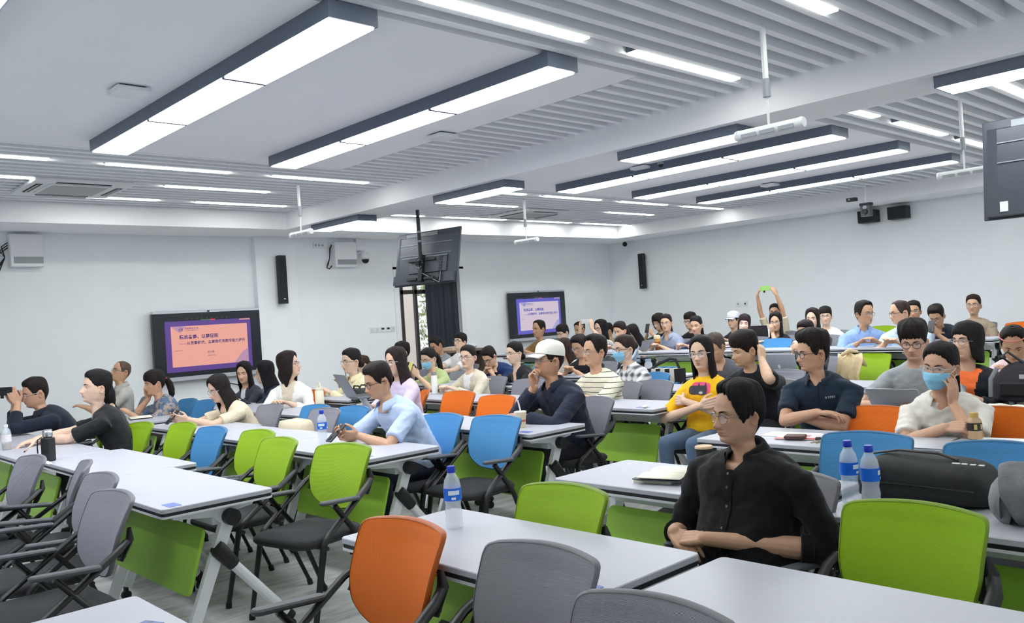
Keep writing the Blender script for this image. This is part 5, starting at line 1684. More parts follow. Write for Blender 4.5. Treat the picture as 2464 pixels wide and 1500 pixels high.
# the man in black in front
def ex_black(c):
    # placket and buttons down the shirt, rolled cuffs
    pl = [(-0.016+0.0, z) for z in np.linspace(0.62, 0.925, 8)]+[(0.016, z) for z in np.linspace(0.925, 0.62, 8)]
    d = decal(c, 'placket', c['top'], pl, push=0.004)
    for z in (0.66, 0.73, 0.80, 0.865, 0.912):
        a = [(0.0048*math.cos(k), z+0.0048*math.sin(k)) for k in np.linspace(0, 2*PI, 12, endpoint=False)]
        decal(c, 'shirt_button', mat('shirt_button', (58, 56, 58), 0.3), a, parent=d, push=0.0085)
    for s in (1, -1):
        A = c['arms'][s]
        e = A['E']+(A['W']-A['E'])*0.20
        u = nrm(A['W']-A['E'])
        mb = MB(); mb.tube([e-u*.020, e-u*.016, e+u*.020, e+u*.024], [.044, .051, .052, .045], 18); mb.build('cuff', c['top'], c['t'], True, 40)
person('man in black shirt with rolled sleeves and glasses, seated nearest the camera', 1781, 997, 2.80, q=3, sc=0.87, ap=57, pitch=-2, body=174, back=0.0, neck=.008, vneck=.83,
       hair=('full', dict(T0=.021, top=.012, messy=0.2, part=0.5)), hcol=(26, 23, 23), skin=(196, 152, 128), fat=1.10, bulk=1.36, belly=0.045, top=(19, 19, 22), sleeve=1.16, collar='shirt', pants=(28, 28, 34),
       glasses='metal', extra=ex_black, wrinkle=0.006, chair_col='grey', chair_label='chair under the man in black shirt', coll_open=30,
       L=dict(w=(0.20, -0.03, 0.70), e=(-0.05, 0.30, 0.68), ul=0.98, d=(0.2, -1, -0.1), n=(-0.5, 0, -1), curl=0.5), R=dict(w=(0.20, -0.17, 0.70), e=(0.06, -0.27, 0.66), ul=1.0, d=(0.3, 0.9, -0.3), n=(-0.3, 0.3, -1), curl=0.6))
# man in navy polo, arms folded on the table
def ex_polo(c):
    for k, (y, z, w) in enumerate(((0.060, 0.905, .010), (0.076, 0.907, .007), (0.087, 0.908, .007), (0.098, 0.909, .008), (0.109, 0.910, .007))):
        a = [(y+w*0.5*math.cos(t), z+0.008*math.sin(t)) for t in np.linspace(0, 2*PI, 12, endpoint=False)]
        b = [(y+w*0.25*math.cos(t), z+0.004*math.sin(t)) for t in np.linspace(0, 2*PI, 12, endpoint=False)]
        decal(c, 'chest_lettering', mat('logo_white', (196, 202, 208), 0.6), a, push=0.003)
        decal(c, 'chest_lettering', c['top'], b, push=0.0042)
    pl = [(-0.016, z) for z in np.linspace(0.88, 0.975, 6)]+[(0.016, z) for z in np.linspace(0.975, 0.88, 6)]
    decal(c, 'placket', c['top'], pl, push=0.004)
person('man in navy polo shirt with glasses and swept-up hair, arms folded on table', 1962, 850, 5.15, q=3, sc=0.93, ap=63, pitch=-3, body=186, back=0.20,
       hair=('short', dict(T0=.013, top=.040, messy=0.2)), skin=(196, 150, 126), fat=1.04, bulk=1.22, top=(30, 44, 60), sleeve=0.72, collar='polo', pants=(34, 36, 44), glasses='black', extra=ex_polo,
       wrinkle=0.005, **FOLD)
# masked woman in white shirt
person('woman in white linen shirt and blue face mask resting chin on hand', 2262, 882, 5.05, fem=1, q=3, sc=1.0, ap=26, pitch=-4, roll=-6, body=190, back=0.18,
       hair=('behind', dict(T0=.011, top=.010, length=.40)), ear=True, hcol=(30, 26, 26), skin=(206, 160, 136), fat=1.05, bulk=1.16, top=(226, 222, 214), sleeve=0.78, collar='polo', pants=(60, 66, 80), glasses='clear', mask='on',
       wrinkle=0.006,
       L=cheek(1, 0.18, 1.12, dx=0.070, dz=-0.215, dy=0.062, curl=.45), R=dict(w=(0.40, 0.05, 0.80), d=(0.2, 1, 0.1), n=(-0.5, 0.2, -0.6), curl=0.9, pole=(0.0, -1, -0.6)))
# man in light blue shirt looking at his phone
c = person('man in light blue shirt with dark glasses looking down at his phone', 922, 914, 3.46, q=3, sc=0.94, ap=70, pitch=-16, body=176, back=0.27,
       hair=('short', dict(T0=.013, top=.016)), skin=(204, 158, 132), fat=1.03, bulk=1.12, top=(186, 205, 236), sleeve=0.78, collar='shirt', pants=(30, 34, 48), glasses='black',
       L=dict(w=(0.50, 0.03, 0.80), d=(0.9, -0.35, 0.15), n=(0, -0.7, 0.5), curl=0.7, thumb=0.6, pole=(-0.1, 0.9, -0.5)), R=dict(w=(0.53, -0.05, 0.80), d=(0.9, 0.25, 0.15), n=(0, 0.7, 0.5), curl=0.7, thumb=0.6, pole=(-0.1, -0.9, -0.5)), wrinkle=0.005)
held_phone('p', loc(c, 0.645, -0.005, 0.835), rad(176+90), rad(-50), 'black phone held by the man in light blue shirt')
# man in white cap
person('man in white cap and dark navy jacket, hand at his chin', 1322, 868, 4.72, q=3, sc=1.04, ap=70, pitch=2, body=172, back=0.16,
       hair=('short', dict(T0=.008, top=.0)), skin=(196, 146, 120), bulk=1.16, top=(36, 42, 58), sleeve=1.86, collar='shirt', pants=(28, 30, 36), glasses='metal', extra=lambda c: cap_part(c, (230, 229, 220)),
       R=cheek(-1, 0.16, 1.19, dx=0.14, dz=-0.20, dy=0.02, curl=1.2), L=dict(w=(0.44, 0.02, 0.79), pole=(0, 1, -0.5)), wrinkle=0.006, chair_col='grey', chair_label='chair under the man in white cap')
# man in striped tee
person('man in cream tee with thin dark stripes and glasses, arms folded', 1430, 848, 5.95, q=2, sc=1.06, ap=55, pitch=3, body=178, back=0.10,
       hair=('high', dict(T0=.014, top=.022)), skin=(206, 160, 134), fat=1.02, bulk=1.06, top=('stripe', (226, 222, 200), (70, 68, 66), 7.2, 0.93), sleeve=0.86, glasses='metal', pants=(50, 52, 60),
       L=dict(w=(0.36, -0.05, 0.82), d=(0.2, -1, 0), pole=(0, 1, -0.6)), R=dict(w=(0.38, 0.05, 0.80), d=(0.2, 1, 0), pole=(0, -1, -0.6)), chair_col='grey', chair_label='chair under the man in striped tee')
# masked woman in plaid
person('woman in grey plaid shirt with blue mask and hair tied back', 1505, 840, 6.92, fem=1, q=2, sc=1.08, ap=60, pitch=-3, body=172, back=0.12,
       hair=tied(bun=(-.105, 0, .02)), hcol=(48, 38, 36), skin=PALE, bulk=1.12, top=('plaid', (222, 222, 222), (92, 94, 100), 4.5), sleeve=1.5, collar='shirt', glasses='black', mask='on', chair_col='blue', chair_label='chair under the masked woman in plaid')
# woman in yellow tee
def ex_cat(c):
    ell_ = lambda y, z, a, b: [(y+a*np.sign(math.cos(k))*abs(math.cos(k))**.7, z+b*np.sign(math.sin(k))*abs(math.sin(k))**.7) for k in np.linspace(0, 2*PI, 24, endpoint=False)]
    decal(c, 'print_patch', mat('print_pink', (232, 86, 128), 0.8), ell_(0.005, 0.885, .082, .048), push=0.002)
    dk = mat('print_dark', (62, 60, 68), 0.8)
    decal(c, 'cat_print', dk, ell_(-0.045, 0.872, .052, .034), push=0.004)
    decal(c, 'cat_print', dk, ell_(0.020, 0.872, .042, .036), push=0.005)
    for yy in (-0.008, 0.046):
        decal(c, 'cat_print', dk, [(yy-.014, .895), (yy+.014, .895), (yy+.002, .930)], push=0.005)
    decal(c, 'cat_print', mat('print_light', (198, 192, 190), 0.8), [(0.015+0.017*math.cos(k), 0.854+0.010*math.sin(k)) for k in np.linspace(0, 2*PI, 10, endpoint=False)], push=0.006)
person('woman in bright yellow tee with a cat print, arms crossed, glasses', 1690, 850, 5.75, fem=1, q=3, sc=1.06, ap=22, pitch=-2, roll=2, body=184, back=0.02,
       hair=('long', dict(T0=.009, top=.006, length=.24)), hcol=(28, 25, 26), skin=(226, 188, 166), bulk=1.02, top=(244, 190, 36), sleeve=0.80, pants=(84, 104, 128), glasses='clear', extra=ex_cat,
       L=dict(w=(0.185, -0.09, 0.80), e=(0.04, 0.24, 0.77), d=(-0.45, -1, 0.0), n=(-1, 0.3, -0.3), curl=.55), R=dict(w=(0.215, 0.07, 0.77), e=(0.06, -0.24, 0.75), d=(-0.35, 1, 0.25), n=(-1, -0.3, 0), curl=.35), chair_col='blue', chair_label='chair under the woman in yellow tee')
# man in black tee, hand at the neck
person('man in black tee grimacing with one hand behind his neck', 1800, 838, 6.25, q=2, sc=1.06, ap=60, pitch=-14, roll=-6, body=184, back=0.16,
       hair=('fringe', dict(T0=.016, top=.020)), skin=(222, 182, 156), bulk=1.08, top=(27, 30, 36), sleeve=0.85, pants=(30, 32, 38),
       L=dict(w=(0.20, 0.13, 1.06), d=(-0.5, -0.2, 0.9), n=(-0.3, -1, 0), curl=0.6, pole=(0.6, 0.6, -0.7)), R=dict(w=(0.42, -0.02, 0.80)), chair_label='chair under the man in black tee', chair_col='grey')
# man in grey tee with laptop
person('man in grey tee with black glasses behind a silver laptop', 2200, 820, 6.0, q=3, sc=0.96, ap=10, pitch=-12, body=190, back=0.20,
       hair=('fringe', dict(T0=.016, top=.030, messy=0.25)), skin=(212, 166, 142), fat=1.03, bulk=1.08, top=(166, 172, 176), sleeve=0.72, glasses='black', pants=(44, 46, 54), chair_label='chair under the man in grey tee', chair_col='grey',
       L=dict(w=(0.44, 0.10, 0.79)), R=dict(w=(0.42, -0.14, 0.79), pole=(-0.2, -1, -0.4)))
# woman in black blazer and orange top
person('woman in black blazer over an orange top, looking up', 2326, 826, 6.85, fem=1, q=2, sc=1.12, ap=38, pitch=8, body=180, back=0.06,
       hair=('bob', dict(T0=.012, top=.012)), hcol=(30, 26, 26), skin=(220, 176, 152), fat=1.04, bulk=1.12, top=(34, 36, 42), sleeve=1.5, inner=(243, 118, 62), opening=1.5, pants=(34, 34, 40), glasses='metal', chair_label='chair under the woman in orange top')
# person in pink, head bent down
def ex_band(c):
    th = np.radians(np.linspace(-115, 115, 30))
    P = head_pt(th, .07+.0*th, 0, off=np.full(30, .022), feat=False)
    mb = MB(); mb.tube(c['place'](P), .005, 8); mb.build('headband', mat('band_pink', (224, 140, 128), 0.6), c['t'], True, None)
    for y, z in ((-0.005, .93), (0.035, .925), (0.015, .90)):
        decal(c, 'shirt_print', mat('print_red', (130, 30, 52), 0.8), [(y+.014*math.cos(k), z+.014*math.sin(k)) for k in np.linspace(0, 2*PI, 10, endpoint=False)])
person('person in pink top with a headband, head bent down', 2440, 822, 8.0, q=1, sc=1.12, ap=4, pitch=-26, body=184, back=0.22, hair=('buzz', dict(T0=.012, top=.01)), skin=TAN, bulk=1.1, top=(226, 198, 204), sleeve=0.8, extra=ex_band, chair_label='chair under the person in pink', chair_col='green')

# ---- left side, front rows
c = person('man in dark navy jacket filming with a raised phone', 92, 945, 2.30, q=2, sc=1.06, ap=78, pitch=-10, body=168, back=0.30, hair=('short', dict(T0=.010, top=.016)), skin=(204, 156, 132), fat=1.06, bulk=1.12,
       top=(32, 40, 54), sleeve=1.62, collar='shirt', pants=(40, 42, 48), glasses='clear', chair_label='chair under the man in navy jacket', chair_col='green',
       L=dict(w=(0.47, 0.06, 1.02), d=(0.35, -0.1, 0.9), n=(-0.1, -1, 0.1), curl=0.7, pole=(0.1, 0.7, -0.9)), R=dict(w=(0.49, -0.06, 1.02), d=(0.35, 0.1, 0.9), n=(-0.1, 1, 0.1), curl=0.7, pole=(0.1, -0.7, -0.9)))
held_phone('p', loc(c, 0.57, 0.0, 1.14), rad(222+90), rad(-8), 'dark phone raised by the man in navy jacket', size=(0.155, 0.009, 0.075), roll=0)
def ex_scr(c):
    a = c['place'](np.array([[-.055, 0, .01], [-.085, 0, -.05], [-.105, 0, -.11]]))
    p = a[2]+V3(-.012, 0, -.03)
    hm_ = hair_mat((28, 26, 28))
    mb = MB(); mb.tube([a[0], a[1], a[2], p], [.058, .056, .042, .024], 16, round_ends=True); mb.build('gathered_hair', hm_, c['t'], True, None)
    mb = MB()
    mb.tube([p+V3(.012*math.sin(k*2), .030*math.cos(k), .026*math.sin(k)) for k in np.linspace(0, 2*PI, 20)], [.016+.005*math.sin(k*2.1) for k in range(20)], 8); mb.build('scrunchie', mat('scrunchie', (200, 176, 152), 0.9, noise_amt=.2, noise_scale=60), c['t'], True, None)
    mb = MB(); mb.tube([p, p+V3(-.03, 0, -.06), p+V3(-.035, 0, -.20), p+V3(-.02, 0, -.36)], [.026, .036, .030, .01], 12, round_ends=True); mb.build('ponytail', hair_mat((44, 34, 32)), c['t'], True, None)
    for k, (y, w) in enumerate(((-.055, .014), (.0, .010), (.03, .010), (.055, .018))):
        decal(c, 'tee_lettering', mat('tee_white', (214, 216, 224), 0.7), [(y+w*math.cos(t), 0.895+.007*math.sin(t)) for t in np.linspace(0, 2*PI, 10, endpoint=False)])
person('woman in black tee with long hair tied low by a scrunchie, arms on table', 228, 934, 2.36, fem=1, q=3, sc=1.06, ap=76, pitch=6, body=158, back=0.20, hair=('tied', dict(T0=.012, top=.012, tail=None)), hcol=(28, 26, 28), skin=(230, 192, 172), fat=1.03, bulk=1.10,
       top=(36, 37, 42), sleeve=0.82, pants=(40, 42, 50), extra=ex_scr, L=dict(w=(0.60, -0.02, 0.79), pole=(-0.1, 0.8, -0.5)), R=dict(w=(0.64, 0.0, 0.79), pole=(-0.1, -0.8, -0.5)))
person('balding man in light grey shirt looking up, by the left wall', 284, 896, 3.62, q=1, sc=1.02, ap=65, pitch=16, body=165, back=0.0, hair=('buzz', dict(T0=.003, top=.0)), hcol=(92, 76, 66), skin=(208, 160, 132), top=(176, 175, 170), sleeve=1.35, collar='shirt', glasses='metal', chair_label='chair under the balding man', R=dict(w=(.36, -.1, .80)), L=dict(w=(.36, .1, .80)))
def ex_clip(col):
    def f(c):
        p = c['place'](np.array([[-.118, -.0, .022]]))[0]
        mb = MB(); mb.ell(p, (.012, .03, .016), 10, 8); mb.build('hair_clip', mat('clip_%d_%d_%d' % col, col, 0.4), c['t'], True, None)
    return f
person('woman in blue floral blouse, ponytail with pink clip, cheek on hand', 376, 921, 3.52, fem=1, q=2, sc=1.0, ap=74, pitch=-8, body=172, back=0.14, hair=tied(tail=.10, st='bangtied', T0=.013, top=.012), skin=(206, 158, 132), bulk=1.08,
       top=('print', (92, 112, 140), (168, 152, 140), 16, .50), sleeve=1.25, pants=(128, 122, 116), extra=ex_clip((226, 80, 130)), R=cheek(-1, .14, 1.08, dx=.07), L=dict(w=(.42, .05, .79)))
c = person('woman in cream knit top with long dark hair looking at her phone', 536, 932, 3.50, fem=1, q=2, sc=0.96, ap=60, pitch=-18, body=178, back=0.24, hair=('long', dict(T0=.013, top=.010, length=.30)), skin=(222, 182, 160), bulk=1.06,
       top=(220, 206, 178), sleeve=0.70, pants=(96, 108, 126), glasses='clear', L=dict(w=(0.56, -.02, .80), d=(.9, -.1, .2), n=(0, -.8, .4), curl=.7, pole=(-.1, .9, -.5)), R=dict(w=(0.58, -.11, .80), d=(.9, .1, .2), n=(0, .8, .4), curl=.7, pole=(-.1, -.9, -.5)))
held_phone('p', loc(c, 0.68, -0.065, 0.835), rad(178+90), rad(-45), 'dark phone in the hands of the woman in cream top')
person('smiling woman in dark vest over white sleeves', 588, 897, 4.72, fem=1, q=1, ap=25, pitch=-8, body=190, back=0.12, hair=('long', dict(T0=.010, length=.26)), hcol=(24, 23, 26), skin=(222, 178, 152), top=(62, 62, 72), sleeve=1.5, inner=(226, 228, 232), opening=.8, chair_label='chair under the smiling woman')
person('woman in dark navy top with very long black hair in profile', 640, 897, 4.80, fem=1, q=1, ap=95, pitch=-4, body=160, back=0.10, hair=('long', dict(T0=.012, length=.42)), hcol=(24, 22, 26), skin=PALE, top=(30, 38, 58), sleeve=1.8, glasses='metal', chair_label='chair under the woman in navy')
person('woman in white blazer with long wavy hair looking right', 693, 880, 4.62, fem=1, q=2, sc=1.08, ap=-72, pitch=8, body=222, back=0.06, hair=('long', dict(T0=.016, top=.012, length=.32)), hcol=(40, 30, 30), skin=PALE, top=(236, 234, 230), sleeve=1.7, inner=(214, 202, 180), opening=1.3, glasses='metal',
       pants=(206, 194, 170), L=dict(w=(.38, .10, .79)), R=dict(w=(.40, -.06, .79)))
person('woman in pale yellow shirt with hair tied back', 846, 870, 5.75, fem=1, q=2, sc=1.14, ap=60, pitch=-2, body=172, back=0.10, hair=tied(bun=(-.11, 0, -.04), T0=.013, top=.010), hcol=(34, 30, 32), skin=PALE, top=(234, 224, 184), sleeve=1.9, collar='shirt', glasses='metal', pants=(120, 112, 84), chair_label='chair under the woman in pale yellow')
person('woman with brown hair hidden behind the woman in pale yellow', 872, 878, 6.9, fem=1, q=0, ap=70, body=175, hair=tied(tail=.16), hcol=(64, 48, 42), skin=PALE, top=(200, 190, 176), sleeve=1.5, chair_label='chair under the woman behind pale yellow')
person('woman in lavender shirt with long straight hair', 955, 870, 4.88, fem=1, q=2, sc=1.04, ap=52, pitch=-4, body=180, back=0.10, hair=('long', dict(T0=.010, top=.010, length=.34)), hcol=(44, 34, 34), skin=(224, 184, 162), top=(212, 198, 222), sleeve=1.8, glasses='clear', pants=(60, 60, 70))
person('person with black hair in black behind the woman in lavender', 968, 848, 7.3, q=0, ap=70, body=180, hair=('fringe', dict(T0=.018, top=.02)), skin=PALE, top=(34, 34, 38), sleeve=1.6, chair_label='chair under the person in black behind lavender')
c = person('woman in green tee with blue mask pulled to her chin', 1036, 862, 6.95, fem=1, q=1, sc=1.06, ap=46, pitch=-14, body=176, back=0.18, hair=tied(tail=.22, st='tied', T0=.012), skin=(220, 180, 156), top=(178, 192, 134), sleeve=0.95, glasses='metal', mask='on', chair_label='chair under the masked woman in green', **phone_hands(.42, .86))
held_phone('p', loc(c, 0.50, 0, 0.97), rad(176+90), rad(-25), 'yellow-cased phone of the masked woman in green', col=(226, 214, 120))
person('man in grey polo dozing with head bowed', 1058, 830, 8.45, q=1, sc=1.0, ap=55, pitch=-20, roll=8, body=178, back=0.10, hair=SH, skin=TAN, top=(150, 156, 160), sleeve=.7, collar='polo', chair_label='chair under the dozing man')
person('man in white tee with black glasses leaning back', 1104, 824, 8.5, q=1, sc=1.02, ap=42, pitch=12, body=180, back=-0.08, hair=('fringe', dict(T0=.012, top=.014)), skin=PALE, top=(222, 222, 220), sleeve=.7, glasses='black', chair_label='chair under the man leaning back')
person('woman in beige blazer over white top with a hair clip', 1126, 860, 6.35, fem=1, q=2, sc=1.02, ap=32, pitch=-1, body=184, back=0.12, hair=tied(bun=(-.10, 0, -.03)), hcol=(36, 29, 29), skin=(230, 192, 170), bulk=1.05, top=(206, 198, 178), sleeve=1.85, inner=(234, 234, 234), opening=1.1, glasses='metal', extra=ex_clip((196, 150, 190)), chair_label='chair under the woman in beige blazer', pants=(196, 188, 166))
person('man in navy tee bending over the table, writing', 1186, 853, 7.85, q=1, sc=1.0, ap=42, pitch=-34, body=182, back=0.34, hair=('short', dict(T0=.014, top=.016)), skin=MID, top=(28, 52, 98), sleeve=.75, bulk=1.1, glasses='black', chair_label='chair under the man in navy tee', chair_col='blue')
person('woman in black blazer with glasses and hair tied, hands joined on table', 1240, 850, 7.15, fem=1, q=2, sc=1.02, ap=57, pitch=-3, body=168, back=0.16, hair=tied(T0=.010, top=.008, bun=(-.10, 0, -.05)), hcol=(26, 24, 26), skin=(230, 194, 172), top=(34, 35, 39), sleeve=1.9, inner=(228, 190, 168), opening=.7, glasses='metal', chair_label='chair under the woman in black blazer')
person('person with dark brown hair hidden behind the white cap', 1362, 838, 8.5, fem=1, q=0, ap=60, pitch=-10, body=180, hair=('long', dict(T0=.012)), hcol=(50, 38, 36), skin=PALE, top=(200, 196, 186), sleeve=1.2, chair_label='chair under the person behind the white cap')
person('man in black tee behind the man in striped tee, looking down', 1400, 832, 8.4, q=1, sc=1.06, ap=40, pitch=-18, body=184, back=.2, hair=('short', dict(T0=.015, top=.02)), skin=TAN, top=(28, 30, 36), sleeve=.8, bulk=1.1, glasses='metal', chair_label='chair under the man in black tee looking down')
person('man in grey tee half hidden behind the woman in yellow', 1728, 832, 7.45, q=1, sc=1.04, ap=35, pitch=-22, body=184, back=.2, hair=('short', dict(T0=.014, top=.01)), hcol=(74, 62, 56), skin=TAN, top=(86, 88, 94), sleeve=.85, bulk=1.08, chair_label='chair under the man in grey tee half hidden')

# ---- the platform rows
F = PLAT_Z
def far(label, px, py, X, **k):
    k.setdefault('q', 1); k.setdefault('body', 182); k.setdefault('floor', F); k.setdefault('sc', 1.03)
    k.setdefault('chair_label', 'chair under the '+label.split(',')[0][:60])
    return person(label, px, py, X, **k)
far('man in mustard brown tee in front of the lilac screen', 1297, 793, 10.5, sc=1.16, ap=50, back=-.02, hair=('buzz', dict(T0=.009, top=.010)), skin=(190, 146, 120), top=(138, 106, 60), sleeve=1.1)
far('man in blue-lilac shirt looking down', 1358, 800, 10.45, ap=50, pitch=-14, back=.14, hair=('fringe', dict(T0=.014, top=.014)), skin=PALE, top=(168, 182, 220), sleeve=1.5, collar='shirt', glasses='black')
far('man with cropped black hair half hidden, looking down', 1398, 792, 11.6, ap=45, pitch=-14, back=.12, hair=('buzz', dict(T0=.010, top=.008)), skin=TAN, top=(120, 130, 150), sleeve=1.2)
c = far('woman photographing with a white phone before her face', 1446, 792, 10.7, sc=1.12, fem=1, ap=45, back=.04, hair=('long', dict(T0=.010, length=.26)), hcol=(26, 24, 26), skin=PALE, top=(206, 204, 198), inner=(40, 40, 44), opening=1.4, sleeve=.7, glasses='black',
    L=dict(w=(.30, .02, 1.10), d=(-.1, 0, 1), n=(-.3, -1, 0), curl=.7, pole=(.3, .8, -.7)), R=dict(w=(.34, -.17, 1.10), d=(-.1, 0, 1), n=(-.3, 1, 0), curl=.7, pole=(.3, -.8, -.7)))
held_phone('p', loc(c, .34, -.07, 1.21), rad(182+90), 0, 'white phone held sideways by the woman photographing', col=(226, 228, 232), size=(.155, .009, .075))
far('man in olive shirt turned away, mostly hidden', 1466, 796, 11.9, ap=75, pitch=-12, hair=SH, skin=TAN, top=(132, 138, 112), sleeve=1.4)
far('woman in pale blue shirt looking down at papers', 1496, 795, 10.3, fem=1, ap=42, pitch=-14, back=.16, hair=tied(tail=.1, T0=.012, top=.012), hcol=(44, 34, 33), skin=(216, 172, 148), bulk=1.1, top=(190, 204, 226), sleeve=1.5, collar='shirt')
far('woman in olive tee with long hair, head bowed', 1530, 800, 10.75, fem=1, ap=50, pitch=-24, back=.2, hair=('long', dict(T0=.014, top=.014, length=.34)), hcol=(30, 26, 27), skin=PALE, top=(106, 106, 84), sleeve=.75)
c = far('woman in black looking at a phone by the back wall', 1588, 776, 12.0, fem=1, ap=40, pitch=-12, back=.1, hair=('bob', dict(T0=.022, top=.02)), skin=MID, top=(34, 34, 38), sleeve=1.2, glasses='clear', **phone_hands(.40, .92))
held_phone('p', loc(c, .47, 0, 1.03), rad(182+90), rad(-20), 'phone of the woman in black by the back wall')
far('woman in grey-blue shirt with ponytail and glasses', 1604, 779, 10.6, fem=1, ap=16, roll=4, back=.18, hair=tied(tail=.12, T0=.012, top=.01), hcol=(42, 33, 32), skin=MID, bulk=1.12, top=(150, 160, 182), sleeve=1.5, collar='shirt', glasses='metal')
far('man in black behind the woman in navy vest', 1663, 773, 12.1, ap=45, pitch=-6, hair=('fringe', dict(T0=.018, top=.016)), skin=MID, top=(30, 30, 34), sleeve=1.5, glasses='black')
far('woman in navy vest over white shirt', 1676, 783, 10.7, fem=1, ap=22, pitch=-8, back=.08, hair=tied(T0=.010, top=.01, tail=.1), hcol=(30, 27, 28), skin=(214, 170, 146), bulk=1.06, top=(44, 56, 78), sleeve=1.6, inner=(230, 232, 236), opening=1.3)
far('person in black with a white cap by the back wall', 1765, 772, 12.1, fem=1, ap=35, hair=('short', dict(T0=.008, top=0)), skin=MID, top=(38, 38, 44), sleeve=1.4, extra=lambda c: cap_part(c, (214, 220, 236)))
far('woman in navy-striped white tee with short dark hair', 1786, 780, 10.65, fem=1, ap=4, roll=-8, back=.08, hair=('bob', dict(T0=.010, top=.008)), hcol=(40, 32, 34), skin=(236, 200, 186), top=('stripe', (232, 234, 238), (44, 52, 80), 9, .55), sleeve=.95)
c = far('woman raising both arms to photograph with a green phone', 1864, 752, 12.6, fem=1, ap=10, back=.0, hair=tied(T0=.010), skin=TAN, top=(206, 194, 168), sleeve=.7,
    L=dict(w=(.16, .13, 1.44), d=(.1, -.4, .9), n=(-.5, -.8, 0), curl=.6, pole=(.0, 1, .1)), R=dict(w=(.16, -.19, 1.44), d=(.1, .4, .9), n=(-.5, .8, 0), curl=.6, pole=(.0, -1, .1)))
held_phone('p', loc(c, .20, -.03, 1.545), rad(182+90), 0, 'green phone held overhead', col=(150, 196, 110), size=(.17, .009, .08))
far('woman in black with long hair, chin on hand', 1866, 777, 10.8, fem=1, ap=10, back=.1, hair=('long', dict(T0=.011, length=.34)), hcol=(24, 22, 24), skin=MID, top=(34, 34, 38), sleeve=.75, glasses='metal', L=cheek(1, .1, 1.10, dx=.10, dz=-.19, dy=.0, curl=.9))
person('woman with a pink hair dot holding up her phone, behind the navy polo man', 1942, 800, 9.0, fem=1, q=1, ap=32, pitch=-8, body=184, back=.1, hair=tied(T0=.012, top=.012), hcol=(36, 29, 30), skin=MID, top=(44, 44, 56), sleeve=1.2, extra=ex_clip((226, 160, 180)), chair_label='chair under the woman with pink hair dot', **phone_hands(.36, .93))
far('woman with black hair looking ahead, behind the pink hair dot', 1955, 768, 10.6, fem=1, ap=15, back=.08, hair=('long', dict(T0=.011, length=.2)), skin=PALE, top=(60, 58, 64), sleeve=1.4)
far('person in white tee with black fringe by the back wall', 1985, 762, 12.0, ap=2, hair=('fringe', dict(T0=.014, top=.014)), skin=PALE, top=(226, 226, 228), sleeve=.8, glasses='metal')
far('man in blue shirt turned to his left with glasses', 2076, 755, 10.4, ap=-42, pitch=-4, sc=1.1, body=212, back=.06, hair=('full', dict(T0=.012, top=.016)), skin=TAN, bulk=1.14, top=(140, 168, 214), sleeve=1.85, collar='shirt', glasses='metal', L=dict(w=(.40, .10, .79)), R=dict(w=(.38, -.12, .79)))
far('man in pale blue shirt with receding hair in profile', 2172, 752, 10.3, ap=66, pitch=-6, sc=1.1, back=.1, hair=('buzz', dict(T0=.006, top=.002)), hcol=(60, 48, 44), skin=(220, 174, 150), bulk=1.14, top=(190, 216, 236), sleeve=.9, collar='shirt', glasses='black')
far('man with glasses peering past the receding-hair man', 2198, 750, 12.0, ap=6, hair=SH, skin=TAN, top=(210, 200, 180), sleeve=1.2, glasses='metal')
c = far('man in dark navy polo bent over his phone', 2258, 757, 11.4, ap=20, pitch=-26, back=.24, sc=1.0, hair=('short', dict(T0=.014, top=.022)), skin=TAN, bulk=1.14, top=(36, 42, 56), sleeve=.75, collar='polo', glasses='metal', **phone_hands(.44, .80))
held_phone('p', loc(c, .52, .0, .915), rad(182+90), rad(-30), 'phone of the man in dark navy polo')
far('woman in taupe printed sweater sitting against the back wall', 2342, 736, 13.3, fem=1, ap=12, pitch=4, sc=1.12, back=.0, hair=tied(T0=.012, top=.012), hcol=(48, 36, 32), skin=MID, bulk=1.14, top=('print', (168, 150, 132), (120, 108, 104), 6, .62), sleeve=1.85, glasses='metal', L=dict(w=(.26, .10, .66)), R=dict(w=(.26, -.1, .66)))
# ------------------------------------------------------------------ things on the tables
TT = TH+0.0005
M_PET = mat('bottle_plastic', (232, 240, 248), 0.12, alpha=0.40, spec=0.7)
M_CAPB = mat('bottle_cap', (30, 62, 190), 0.35)
M_LABEL = mat('bottle_label', (24, 108, 222), 0.4, noise_amt=0.12, noise_scale=40)
M_PAPER = mat('paper', (238, 234, 218), 0.85)
M_PAPERW = mat('paper_white', (236, 238, 240), 0.85)
def water_bottle(p, label, rz=0.0):
    t = thing('water_bottle', label, 'bottle', p, rz, 'water bottles with blue caps')
    pr = [(.012, 0), (.030, .001), (.0325, .008), (.031, .02), (.0325, .033), (.0305, .045), (.0325, .058), (.0300, .072), (.0285, .085), (.031, .098), (.0325, .106), (.0325, .150), (.032, .158), (.028, .178), (.018, .196), (.0135, .203), (.0135, .212)]
    MB().lathe(pr, n=28).build('bottle', M_PET, t, True, 60)
    MB().lathe([(.0333, .104), (.0333, .150)], n=28, caps=False).build('label', M_LABEL, t)
    g = [[(.0339*math.cos(a), .0339*math.sin(a), z) for z in (.126, .142)] for a in np.linspace(rad(180), rad(255), 10)]
    lw = MB().grid(g, 0).build('label_print', mat('label_white', (226, 238, 250), 0.5), t)
    for a0 in (rad(200), rad(285), rad(330)):
        g = [[(.0341*math.cos(a), .0341*math.sin(a), z) for z in (.109, .118)] for a in np.linspace(a0, a0+.5, 5)]
        MB().grid(g, 0).build('barcode', MATS['label_white'], t)
    MB().lathe([(.0145, .205), (.0155, .207), (.0155, .226), (.0140, .229), (.003, .2295)], n=24).build('cap', M_CAPB, t, True, 50)
    MB().lathe([(.0165, .199), (.0165, .203)], n=24).build('neck_ring', M_PET, t)
    return t
